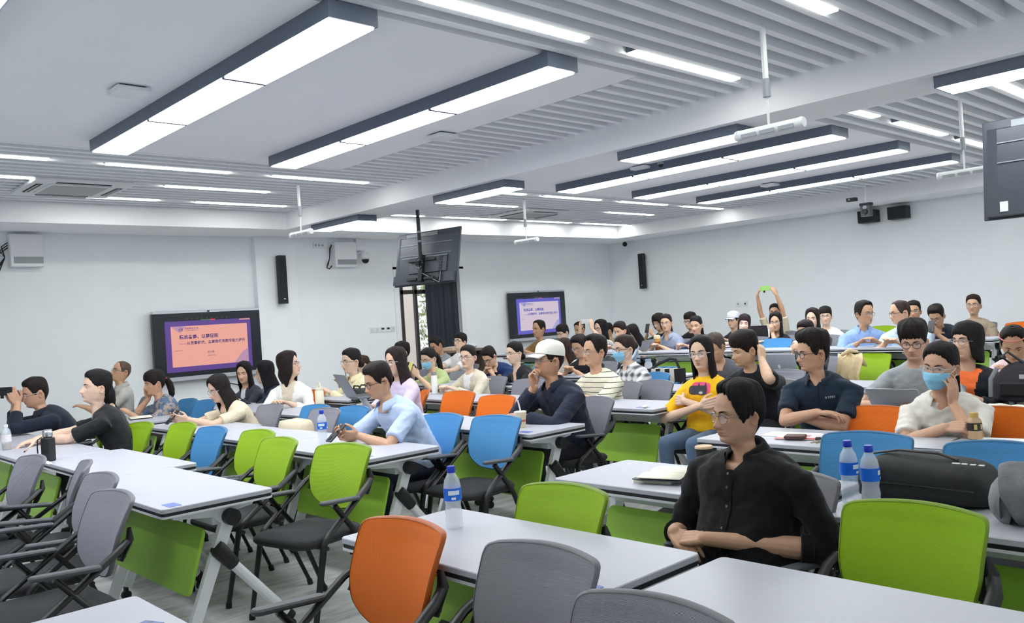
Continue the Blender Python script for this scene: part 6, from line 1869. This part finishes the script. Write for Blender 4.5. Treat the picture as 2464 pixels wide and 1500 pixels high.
water_bottle(PZ(1094, 1270, TT), 'water bottle with blue cap on the foreground table', 0.4)
water_bottle(PZ(778, 1070, TT), 'water bottle with blue cap beside the man in light blue shirt', 0.2)
water_bottle(PZ(2048, 1208, TT), 'left one of two water bottles with blue caps by the black bag', 0.9)
water_bottle(PZ(2099, 1226, TT), 'right one of two water bottles with blue caps by the black bag', 1.3)
# half-full water bottle at the far left
t = thing('water_bottle', 'clear bottle with white cap and brown drink at the left picture edge', 'bottle', PZ(17, 1082, TT))
MB().lathe([(.015, 0), (.032, .002), (.034, .02), (.034, .12), (.028, .15), (.014, .17), (.014, .18)], n=24).build('bottle', M_PET, t, True, 60)
MB().lathe([(.030, .003), (.0325, .02), (.0325, .045)], n=24).build('drink', mat('tea', (150, 110, 50), 0.2, alpha=0.8), t)
MB().lathe([(.0346, .06), (.0346, .115)], n=24, caps=False).build('label', mat('label_pale', (226, 222, 224), 0.5, noise_amt=.1, noise_scale=50), t)
MB().lathe([(.0155, .172), (.0155, .192), (.003, .193)], n=20).build('cap', M_WHITEP, t)
# black thermos
p = PZ(118, 1110, TT)
t = thing('thermos', 'matte black thermos with steel lid and wrist loop', 'bottle', p, 0.5)
MB().slab(-.036, .036, -.036, .036, 0, .158, .018, bev=.006).build('body', mat('thermos_black', (32, 33, 37), 0.5), t)
MB().lathe([(.028, .158), (.028, .166)], n=24).build('neck', M_BLACKP, t)
MB().lathe([(.031, .166), (.032, .168), (.032, .200), (.029, .204), (.028, .212), (.003, .213)], n=28).build('lid', M_STEEL, t, True, 40)
MB().tube([(-.028, .02, .165), (-.055, .03, .15), (-.06, .03, .10), (-.058, .03, .06)], .004, 6).build('loop', M_BLACKP, t)
t = tag(MB().ell((0, 0, 0), (.02, .026, .014), 12, 8).build('tissue', mat('tissue', (240, 240, 238), 0.9), None, loc=PZ(116, 1116, TT+.014)), 'crumpled tissue beside the black thermos', 'tissue', 'crumpled tissues')
def crumple(o, a, s, sd):
    for v in o.data.vertices:
        n = noise.noise_vector(v.co*s+Vector((sd, 0, 0)))
        v.co += n*a
crumple(t, .009, 60, 1)
t = tag(MB().ell((0, 0, 0), (.022, .018, .012), 12, 8).build('tissue', MATS['tissue'], None, loc=PZ(1552, 979, TT+.011)), 'crumpled tissue on the table of the man in striped tee', 'tissue', 'crumpled tissues')
crumple(t, .008, 60, 5)
# papers and pen under the hands of the woman in black tee
def sheet(p, w, d, rz, label, m=M_PAPERW, h=.003, name='paper', cat='paper'):
    o = MB().slab(-w/2, w/2, -d/2, d/2, 0, h, .003).build(name, m, None, loc=p, rotz=rz)
    return tag(o, label, cat)
sheet(PZ(170, 1062, TT), .20, .28, .2, 'papers under the arms of the woman in black tee')
t = thing('pen', 'pen on the papers of the woman in black tee', 'pen', PZ(62, 1085, TT+.005), 1.2)
MB().tube([(-.07, 0, 0), (.05, 0, 0), (.07, 0, 0)], [.0045, .0045, .001], 8).build('barrel', mat('pen_wood', (200, 150, 120), .5), t)
MB().tube([(-.072, 0, 0), (-.04, 0, 0)], .005, 8).build('cap', M_BLACKP, t)
def notebook(p, w, d, rz, label, cover=(60, 62, 70), openb=True):
    t = thing('notebook', label, 'notebook', p, rz)
    MB().slab(-w-.003, w+.003, -d/2-.003, d/2+.003, 0, .004, .006).build('cover', mat('cover_%d_%d_%d' % cover, cover, .6), t)
    for s in (-1, 1):
        R = []
        for u in np.linspace(0, 1, 9):
            R.append([(s*u*w, y, .004+.012*math.sin(min(1, u*1.3)*PI*.8)*(1-u*.5)+.002) for y in np.linspace(-d/2, d/2, 3)])
        o = MB().grid(R, 0, flip=s > 0).build('pages', M_PAPER, t)
        md = o.modifiers.new('s', 'SOLIDIFY'); md.thickness = .004; md.offset = -1 if s > 0 else -1
    return t
notebook(PZ(1612, 1144, TT+.018), .14, .20, .25, 'open cream notebook lying on a closed book in front of the man in black')
t = thing('book', 'closed dark book under the open cream notebook', 'book', PZ(1596, 1152, TT), .2)
MB().slab(-.12, .12, -.09, .09, 0, .016, .004).build('pages', M_PAPER, t); MB().slab(-.125, .125, -.093, .093, .014, .0175, .004).build('cover', mat('cover_d', (58, 62, 66), .5), t)
notebook(PZ(338, 1007, TT), .13, .2, 1.3, 'open notebook beside the woman in blue floral blouse')
notebook(PZ(2408, 984, TT), .14, .21, 1.3, 'open notebook at the right, behind the orange chair')
sheet(PZ(2425, 1064, TT), .2, .28, .1, 'white paper beside the coffee bottle')
t = thing('smartphone', 'phone lying at the table end beside the man in black', 'phone', PZ(1925, 1221, TT+.004), 1.4)
MB().slab(-.036, .036, -.075, .075, -.004, .004, .01, bev=.002).build('case', M_ALU, t)
MB().slab(-.033, .033, -.072, .072, .004, .0045, .008).build('screen', MATS['phone_screen'], t)
# coffee cup
p = PZ(1697, 1129, TT)
t = thing('coffee_cup', 'black ribbed takeaway coffee cup with tan lid behind the man in black', 'cup', p)
MB().lathe([(.028, 0), (.030, .002), (.038, .095), (.039, .098)], n=28).build('cup', M_PAPERW, t)
MB().lathe([(.0340, .04), (.0405, .096), (.0405, .10)], n=36).build('sleeve', mat('sleeve_black', (30, 29, 30), .7), t)
MB().lathe([(.0425, .098), (.0425, .106), (.038, .110), (.036, .108), (.003, .108)], n=28).build('lid', mat('lid_tan', (206, 178, 146), .5), t)
# milk tea
p = PZ(1254, 1029, TT)
t = thing('milk_tea_cup', 'milk tea cup with a straw on the table of the man in white cap', 'cup', p)
MB().lathe([(.028, 0), (.030, .002), (.042, .105)], n=24).build('cup', mat('milk_tea', (222, 206, 176), .3, noise_amt=.1), t)
MB().lathe([(.0305, .012), (.0365, .055)], n=24, caps=False).build('label', mat('tea_label', (222, 96, 90), .5, noise_amt=.4, noise_scale=30), t)
MB().lathe([(.044, .103), (.044, .110), (.040, .113), (.003, .114)], n=24).build('lid', mat('tea_lid', (232, 224, 204), .4), t)
MB().tube([(.005, 0, .11), (-.012, 0.005, .19)], .0055, 8).build('straw', M_WHITEP, t)
# iced tea on the platform
p = PZ(1583, 842, TT+PF)
t = thing('iced_tea_cup', 'tall clear cup of amber iced tea with pale foam lid', 'cup', p)
MB().lathe([(.032, 0), (.034, .002), (.042, .12)], n=20).build('cup', mat('amber', (150, 84, 34), .2, noise_amt=.3, noise_scale=20), t)
MB().lathe([(.042, .12), (.046, .16)], n=20).build('upper', mat('amber2', (196, 156, 80), .2), t)
MB().lathe([(.050, .16), (.052, .165), (.048, .20), (.03, .215), (.003, .216)], n=20).build('lid', mat('foam', (226, 210, 176), .5), t)
# flasks
def flask(p, label, r, h, m, capm, handle=False):
    t = thing('flask', label, 'bottle', p)
    MB().lathe([(r*.9, 0), (r, .004), (r, h*.80), (r*.86, h*.85)], n=24).build('body', m, t, True, 40)
    MB().lathe([(r*.86, h*.85), (r*.88, h*.86), (r*.88, h), (.003, h+.002)], n=24).build('cap', capm, t, True, 40)
    if handle:
        MB().tube([(0, r*.7*math.cos(a), h+r*1.2*math.sin(a)) for a in np.linspace(0, PI, 12)], .007, 8).build('handle', m, t)
M_CREAM = mat('flask_cream', (236, 230, 206), .45)
flask(PZ(1047, 948, TT), 'tall white flask with steel cap behind the orange chairs', .034, .235, mat('flask_white', (236, 236, 230), .45), M_STEEL)
flask(PZ(770, 974, TT), 'cream tumbler with loop handle beside the laptop stand', .045, .17, M_CREAM, M_CREAM, True)
flask(Vector((11.02, 6.33, TT+PF)), 'white thermos on the table near the back wall', .036, .24, mat('flask_white', (236, 236, 230), .45), M_WHITEP)
flask(PZ(1278, 906, TT), 'dull green flask beside the woman in black blazer', .040, .15, mat('flask_green', (92, 120, 90), .6), mat('flask_green', (92, 120, 90), .6))
# clear jar with straws
t = thing('jar', 'clear plastic jar behind the woman in plaid', 'jar', PZ(1562, 905, TT))
MB().lathe([(.04, 0), (.045, .003), (.045, .14), (.03, .165), (.03, .18)], n=24).build('body', M_PET, t)
MB().lathe([(.033, .17), (.033, .195), (.003, .196)], n=20).build('lid', mat('jar_lid', (150, 176, 190), .4), t)
# laptops
def laptop(p, rz, label, open_deg=105, col=(196, 198, 202), w=.32, d=.22, logo=False, stand=False):
    t = thing('laptop', label, 'laptop', p, rz, 'laptops')
    z0 = 0
    m = mat('laptop_%d_%d_%d' % col, col, .35, metal=.5)
    MB().slab(-d/2, d/2, -w/2, w/2, .002, .016, .012, bev=.003).build('base', m, t)
    MB().slab(-d/2+.03, d/2-.02, -w/2+.025, w/2-.025, .016, .0165, .005).build('keyboard', M_BLACKM, t)
    T = Matrix.Translation((d/2, 0, .016)) @ Matrix.Rotation(rad(-(open_deg-90)) if open_deg else 0, 4, 'Y')
    a = rad(open_deg)
    T = Matrix.Translation((d/2-.004, 0, .012)) @ Matrix.Rotation(rad(open_deg-90), 4, 'Y')
    lid = MB().slab(0, d, -w/2, w/2, -.003, .003, .012, bev=.001).xf(T @ Matrix.Rotation(rad(-90), 4, 'Y')).build('lid', m, t)
    MB().slab(.01, d-.008, -w/2+.008, w/2-.008, .003, .0036, .005).xf(T @ Matrix.Rotation(rad(-90), 4, 'Y')).build('screen', MATS['phone_screen'], lid)
    if logo:
        P = [(d*.5+.017*math.sin(k)*(1-.12*math.cos(2*k)), .015*math.cos(k)*(1+.05*math.sin(k)), -.0036) for k in np.linspace(0, 2*PI, 18, endpoint=False)]
        MB().add(P, [tuple(range(18))]).xf(T @ Matrix.Rotation(rad(-90), 4, 'Y')).build('emblem', M_WHITEP, lid, False)
        P = [(d*.5+.022+.006*math.sin(k), .004+.003*math.cos(k), -.0036) for k in np.linspace(0, 2*PI, 10, endpoint=False)]
        MB().add(P, [tuple(range(10))]).xf(T @ Matrix.Rotation(rad(-90), 4, 'Y')).build('emblem', M_WHITEP, lid, False)
    if stand:
        for s in (-1, 1):
            MB().box((-.02, s*.06, -.075), (.02, .03, .16), rot=Euler((0, .5, 0)).to_matrix()).build('stand_leg', M_ALU, t, False)
        MB().box((-.06, 0, -.148), (.2, .2, .008)).build('stand_base', M_ALU, t, False)
        MB().box((.04, 0, -.003), (.16, .2, .005)).build('stand_plate', M_ALU, t, False)
    return t
# local: the lid stands on the +x side, so its outside faces +x; sitters face -X, so turn by 180
p = PZ(2178, 992, TT); laptop(Vector((p.x+.02, p.y, TT)), PI*0+rad(180), 'silver laptop open before the man in grey tee', 128, (186, 189, 196), .33, .20)
p = PZ(1905, 915, TT); laptop(Vector((p.x+.12, p.y+.1, TT)), rad(180), 'light grey laptop with a pale emblem, behind the navy polo man', 105, (190, 196, 206), .36, .25, True)
p = PZ(838, 1000, TT+.0); laptop(Vector((p.x+.10, p.y-.12, TT+.154)), rad(165), 'grey laptop raised on a metal stand', 118, (120, 125, 132), .33, .23, False, True)
p = PZ(1830, 820, TT+PF); laptop(Vector((p.x+.1, p.y, TT+PF)), rad(180), 'dark laptop beside the white thermos near the back wall', 105, (84, 80, 84), .33, .23)
t = thing('laptop', 'closed silver laptop under the elbow of the masked woman', 'laptop', PZ(2235, 1076, TT), .12, 'laptops')
MB().slab(-.12, .12, -.17, .17, 0, .008, .014, bev=.002).build('base', M_ALU, t); MB().slab(-.12, .12, -.17, .17, .009, .016, .014, bev=.002).build('lid', M_ALU, t)
# papers, wallet, keys before the polo man
sheet(PZ(1905, 1047, TT), .16, .30, .1, 'white papers before the man in navy polo')
t = thing('folder', 'red and white folder before the man in navy polo', 'folder', PZ(1940, 1052, TT+.003), .25)
MB().slab(-.10, .10, -.15, .15, 0, .003, .004).build('cover', mat('folder_white', (232, 226, 226), .5), t)
MB().slab(-.10, -.06, -.15, .15, .003, .0036, .002).build('band', mat('folder_red', (206, 44, 44), .5), t)
for k in range(3): MB().slab(-.01+.02*k, 0.0+.02*k, -.02, .09, .003, .0036, .002).build('red_print', MATS['folder_red'], t)
t = thing('wallet', 'brown leather wallet before the man in navy polo', 'wallet', PZ(1914, 1055, TT+.007), .3)
MB().slab(-.045, .045, -.055, .055, 0, .018, .010, bev=.004).build('leather', mat('leather', (92, 64, 56), .55, bump=(200, .3)), t)
MB().slab(-.0455, .0455, -.0555, .0555, .008, .010, .010).build('seam', mat('leather_dark', (52, 36, 32), .6), t)
t = thing('keys', 'bunch of keys with a black fob beside the wallet', 'keys', PZ(1968, 1062, TT+.003), .4)
MB().tube([(.018*math.cos(a), .018*math.sin(a), .003) for a in np.linspace(0, 2*PI, 16)], .0014, 6).build('ring', M_STEEL, t)
for k, a in enumerate((2.6, 3.1, 3.6)):
    d = V3(math.cos(a), math.sin(a), 0)
    kb = MB(); kb.tube([d*.018, d*.030], [.009, .010], 10, flat=(1, .15)); kb.tube([d*.030, d*.062], .0026, 6)
    kb.build('key', mat('brass', (186, 168, 106), .35, metal=.8), t)
MB().slab(.02, .07, -.016, .016, 0, .012, .008, bev=.003).build('fob', M_BLACKP, t)
# coffee bottle
p = PZ(2347, 1057, TT)
t = thing('coffee_bottle', 'squat bottle of milk coffee with gold cap beside the masked woman', 'bottle', p)
MB().lathe([(.030, 0), (.035, .004), (.035, .085), (.031, .100), (.020, .112), (.019, .116)], n=28).build('bottle', mat('coffee_milk', (190, 160, 126), .25), t)
MB().lathe([(.0356, .045), (.0356, .085)], n=28, caps=False).build('label', mat('coffee_label', (40, 38, 36), .4, noise_amt=.3, noise_scale=40), t)
for k in range(2): MB().grid([[(.0362*math.cos(a), .0362*math.sin(a), z) for z in (.052, .078)] for a in np.linspace(3.4+k*.9, 3.8+k*.9, 4)], 0).build('label_print', mat('gold', (198, 170, 100), .4), t)
MB().lathe([(.021, .112), (.021, .132), (.019, .135), (.003, .1355)], n=24).build('cap', mat('gold_cap', (190, 158, 84), .4), t)
# black bag on the table at right
p = PZ(2236, 1200, TT)
t = thing('black_bag', 'large soft black bag lying on the table beside the two bottles', 'bag', (p.x, p.y, TT), rad(-3))
R = []
for u in np.linspace(-1, 1, 17):
    e = (1-abs(u)**5)**.5 if abs(u) < 1 else 0.02
    e = max(e, .25)
    sag = .02*math.sin(u*3)
    R.append([(.155*e*np.sign(math.cos(a))*abs(math.cos(a))**.55, u*.245, max(.001, .078*e*(1+np.sign(math.sin(a))*abs(math.sin(a))**.5)+sag*.3*(math.sin(a) > 0))) for a in np.linspace(0, 2*PI, 28, endpoint=False)])
bb = MB().loft(R[::-1]); o = bb.build('body', mat('bag_cloth', (40, 42, 42), .8, bump=(90, .25), noise_amt=.1), t, True, None); crumple(o, .007, 9, 3)
MB().tube([(-.157, -.22, .075), (-.160, 0, .078), (-.157, .22, .075)], .003, 6).build('zip', M_BLACKP, t)
MB().tube([(-.02, .20, .155), (-.04, .08, .180), (-.03, -.06, .176), (-.02, -.12, .155)], .009, 8, flat=(1.5, .5)).build('handle', M_BLACKP, t)
MB().tube([(.05, -.22, .05), (.0, -.275, .06), (-.06, -.27, .03)], .018, 8, flat=(1.2, .5)).build('strap', M_BLACKM, t)
for k in range(4): MB().box((-.085, -.14-.028*k, .1555), (.012, .018 if k else .026, .002), rot=Euler((0, -.1, 0)).to_matrix()).build('logo', mat('logo_grey', (200, 204, 206), .5), t, False)
# grey hat
p = PZ(2440, 1262, TT)
t = thing('grey_hat', 'crumpled grey cloth hat on the table at the right edge', 'hat', (p.x+.02, p.y-.01, TT))
M_HAT = mat('hat_grey', (118, 120, 126), .9, noise_amt=.25, noise_scale=18, bump=(200, .3))
def bowl(r0, r1, h, cy, tilt, nm, m, seed, dz=0.0):
    G = []
    for i in range(12):
        v = i/11
        k = (1-v**2.4)**.5 if v < .995 else .06
        G.append([(r0*k*math.cos(a)*(1+.05*math.sin(5*a)), r1*k*math.sin(a), h*v) for a in np.linspace(0, 2*PI, 30, endpoint=False)])
    mb = MB().loft(G, 0, False).xf(Matrix.Translation((0, cy, .105+dz)) @ Matrix.Rotation(tilt, 4, 'X') @ Matrix.Translation((0, 0, -.05)))
    o = mb.build(nm, m, t, True, None); crumple(o, .010, 16, seed)
    md = o.modifiers.new('s', 'SOLIDIFY'); md.thickness = .004
    return o
bowl(.095, .105, .15, -.035, rad(72), 'crown', M_HAT, 7)
bowl(.075, .095, .09, .035, rad(-68), 'brim', mat('hat_brim', (136, 138, 144), .9, noise_amt=.2, noise_scale=18), 9, -.01)
MB().tube([(.09*math.cos(a), .05+.02*math.cos(a), .03+.03*(1+math.sin(a))) for a in np.linspace(0, 2*PI, 24)], .010, 8, flat=(.4, 1.5)).build('strap', mat('hat_band', (100, 102, 106), .9), t)

# pencil case
t = thing('pencil_case', 'black pencil case before the woman in black blazer', 'case', PZ(1192, 921, TT), rad(70))
R = [[(u*.10, .035*e*math.cos(a), .028+.028*e*math.sin(a)) for a in np.linspace(0, 2*PI, 14, endpoint=False)] for u, e in ((-1, .4), (-.94, .9), (0, 1), (.94, .9), (1, .4))]
MB().loft(R).build('body', M_BLACKM, t); MB().tube([(-.09, 0, .057), (.09, 0, .057)], .003, 6).build('zip', M_GREYP, t)
sheet(PZ(1212, 922, TT), .06, .10, .6, 'patterned cloth beside the black pencil case', mat('cloth_pat', (196, 186, 150), .9, noise_amt=.3, noise_scale=60), .012, 'cloth', 'cloth')
# striped tote bag
p = PZ(1604, 918, TT)
t = thing('tote_bag', 'black and cream striped tote bag with black handle', 'bag', p, rad(-2))
for k in range(7):
    y = -.21+.06*(k+.5)
    MB().slab(-.06, .06, y-.03, y+.03, 0, .135, .004).build('stripe', mat('tote_cream', (226, 220, 204), .85) if k % 2 else mat('tote_black', (34, 33, 34), .85), t)
MB().tube([(-.05, .17, .12), (-.03, .08, .18), (0, -.06, .235), (.02, -.12, .225), (.04, -.15, .12)], .011, 8, flat=(.4, 1.4)).build('handle', M_BLACKM, t)
# beige bag hung on a chair near the white blazer, canvas tote farther, black bag
def soft_bag(p, label, rx, ry, h, m, seed, name='bag', handles=None):
    t = thing(name, label, 'bag', p)
    R = []
    for v in np.linspace(0, 1, 10):
        e = .80+.20*math.sin(v*PI*.9)
        R.append([(rx*e*np.sign(math.cos(a))*abs(math.cos(a))**.7*(1-.3*v), ry*e*np.sign(math.sin(a))*abs(math.sin(a))**.7, h*v) for a in np.linspace(0, 2*PI, 26, endpoint=False)])
    o = MB().loft(R).build('body', m, t, True, None); crumple(o, .012, 12, seed)
    if handles:
        for s in (-1, 1):
            MB().tube([(s*rx*.4, -ry*.5, h*.95), (s*rx*.5, -ry*.3, h*1.25), (s*rx*.5, ry*.3, h*1.25), (s*rx*.4, ry*.5, h*.95)], .008, 8).build('handle', handles, t)
    return t
q = PZ(712, 1030, .74); soft_bag(Vector((q.x, q.y, .46)), 'beige cloth bag on the seat between grey and blue chairs', .14, .19, .34, mat('bag_beige', (206, 194, 168), .9, bump=(60, .3)), 2)
chair(q.x, q.y, 182, 'grey', 'chair holding the beige cloth bag', 0)
q = PZ(772, 966, .80); soft_bag(Vector((q.x+1.15, q.y+1.2, .60)), 'canvas tote bag standing beyond the laptop stand', .10, .17, .34, mat('bag_canvas', (196, 190, 176), .9), 4, 'tote_bag', M_GREYP)
MB_b = chair(q.x+1.12, q.y+1.2, 182, 'grey', 'chair holding the canvas tote bag', 0)
t = soft_bag(PZ(868, 962, TT), 'black handbag beside the laptop stand', .09, .14, .12, mat('bag_black', (44, 46, 48), .6), 6, 'handbag', M_BLACKP)
# backpack
p = PZ(2440, 966, TT)
t = thing('backpack', 'black backpack on the table at the right edge', 'backpack', (p.x+.1, p.y-.02, TT))
R = []
for v in np.linspace(0, 1, 14):
    e = (1-max(0, v-.35)**2*2.2)**.5 if v < .99 else .25
    R.append([(.11*e*np.sign(math.cos(a))*abs(math.cos(a))**.7+.03*v, .17*e*np.sign(math.sin(a))*abs(math.sin(a))**.7, .25*v) for a in np.linspace(0, 2*PI, 28, endpoint=False)])
o = MB().loft(R).build('body', mat('pack_black', (40, 36, 46), .75, bump=(120, .3)), t, True, None); crumple(o, .014, 9, 8)
MB().slab(-.13, -.09, -.10, .10, .03, .13, .02, bev=.014).build('pocket', mat('pack_pocket', (36, 34, 40), .75), t)
MB().tube([(.02, .05, .23), (-.02, .10, .29), (-.03, .06, .325), (0, -.02, .25)], .016, 8, flat=(1, .5)).build('handle', M_BLACKM, t)
MB().tube([(-.10, .11, .22), (-.14, .14, .15), (-.13, .15, .03)], .013, 8, flat=(.5, 1.3)).build('strap', mat('strap_grey', (150, 152, 160), .6), t)
MB().box((-.118, -.06, .165), (.004, .07, .028)).build('patch', mat('patch', (190, 190, 196), .6), t, False)
# scarf over a green chair
q = PZ(2046, 855, .88)
chair(q.x+.27, q.y, 182, 'green', 'green chair with the beige scarf over it', 0)
t = thing('scarf', 'beige scarf hanging over the green chair back', 'scarf', (q.x, q.y, 0))
G = []
for i, (x, z) in enumerate(((-.06, .55), (-.075, .65), (-.07, .75), (-.05, .845), (0.0, .89), (.05, .845), (.07, .76))):
    G.append([(x+.018*math.sin(u*9+i), u*.13+.02*math.sin(i*1.7), z+.012*math.sin(u*7+i*2)) for u in np.linspace(-1, 1, 14)])
o = MB().grid(G, 0).build('cloth', mat('scarf_beige', (214, 192, 152), .9, noise_amt=.15, noise_scale=14), t, True, None)
md = o.modifiers.new('s', 'SOLIDIFY'); md.thickness = .012
MB().tube([(-.05, .06, .89), (-.02, .0, .93), (.0, -.08, .915)], [.02, .026, .012], 10, round_ends=True).build('knot', MATS['scarf_beige'], t)
# notebooks on the platform table
for k, (x, y) in enumerate(((2090, 826), (2130, 824), (2110, 829))):
    sheet(PZ(x, y, TT+PF), .15, .21, .3*k, ['tan notebook on the platform table at right', 'dark notebook on the platform table end', 'white sheet on the platform table'][k], [mat('tan', (190, 160, 120), .6), M_BLACKM, M_PAPERW][k], .012, 'notebook' if k < 2 else 'paper', 'notebook' if k < 2 else 'paper')
sheet(PZ(1470, 846, TT+PF), .16, .22, .3, 'papers before the woman in pale blue shirt')
sheet(PZ(1670, 832, TT+PF), .12, .18, .3, 'dark notebook on the platform table, middle', M_BLACKM, .012, 'notebook', 'notebook')
# magazine at the lower left
sheet(PZ(356, 1506, TT), .05, .07, .4, 'blue printed leaflet on the lower left table', mat('leaflet', (70, 96, 150), .4, noise_amt=.6, noise_scale=30), .003, 'leaflet', 'leaflet')
# cabinet by the window with tissues and papers
p = PX(990, 860, 8.55)
cz = 1.05
t = thing('lectern', 'brown wooden lectern cabinet under the window', 'lectern', (9.0, 10.9, 0))
M_WOOD = mat('lectern_wood', (112, 98, 88), .6, noise_amt=.15, noise_scale=8)
MB().slab(-.42, .42, -.30, .30, cz-.04, cz, .02, bev=.005).build('top', M_WOOD, t)
for s in (-1, 1): MB().box((s*.38, 0, (cz-.04)/2), (.04, .54, cz-.04)).build('side', M_WOOD, t, False)
MB().box((0, .25, (cz-.04)/2), (.72, .03, cz-.04)).build('back', M_WOOD, t, False)
MB().box((0, 0, .55), (.72, .5, .03)).build('shelf', M_WOOD, t, False)
MB().box((.0, -.255, .25), (.70, .03, .5)).build('door', mat('lectern_dark', (74, 64, 58), .6), t, False)
t = thing('tissue_box', 'open cardboard box on the lectern cabinet', 'box', (8.82, 10.8, cz), .3)
MB().slab(-.14, .14, -.1, .1, 0, .05, .004).build('box', mat('card', (214, 188, 156), .8), t); MB().box((0, 0, .051), (.2, .12, .006)).build('lining', M_PAPERW, t, False)
o = tag(MB().ell((0, 0, .04), (.13, .1, .045), 14, 8).build('plastic_bag', mat('plastic_bag', (206, 214, 226), .35), None, loc=(9.2, 10.8, cz+.005)), 'crumpled plastic bag on the lectern cabinet', 'bag'); crumple(o, .03, 14, 3)
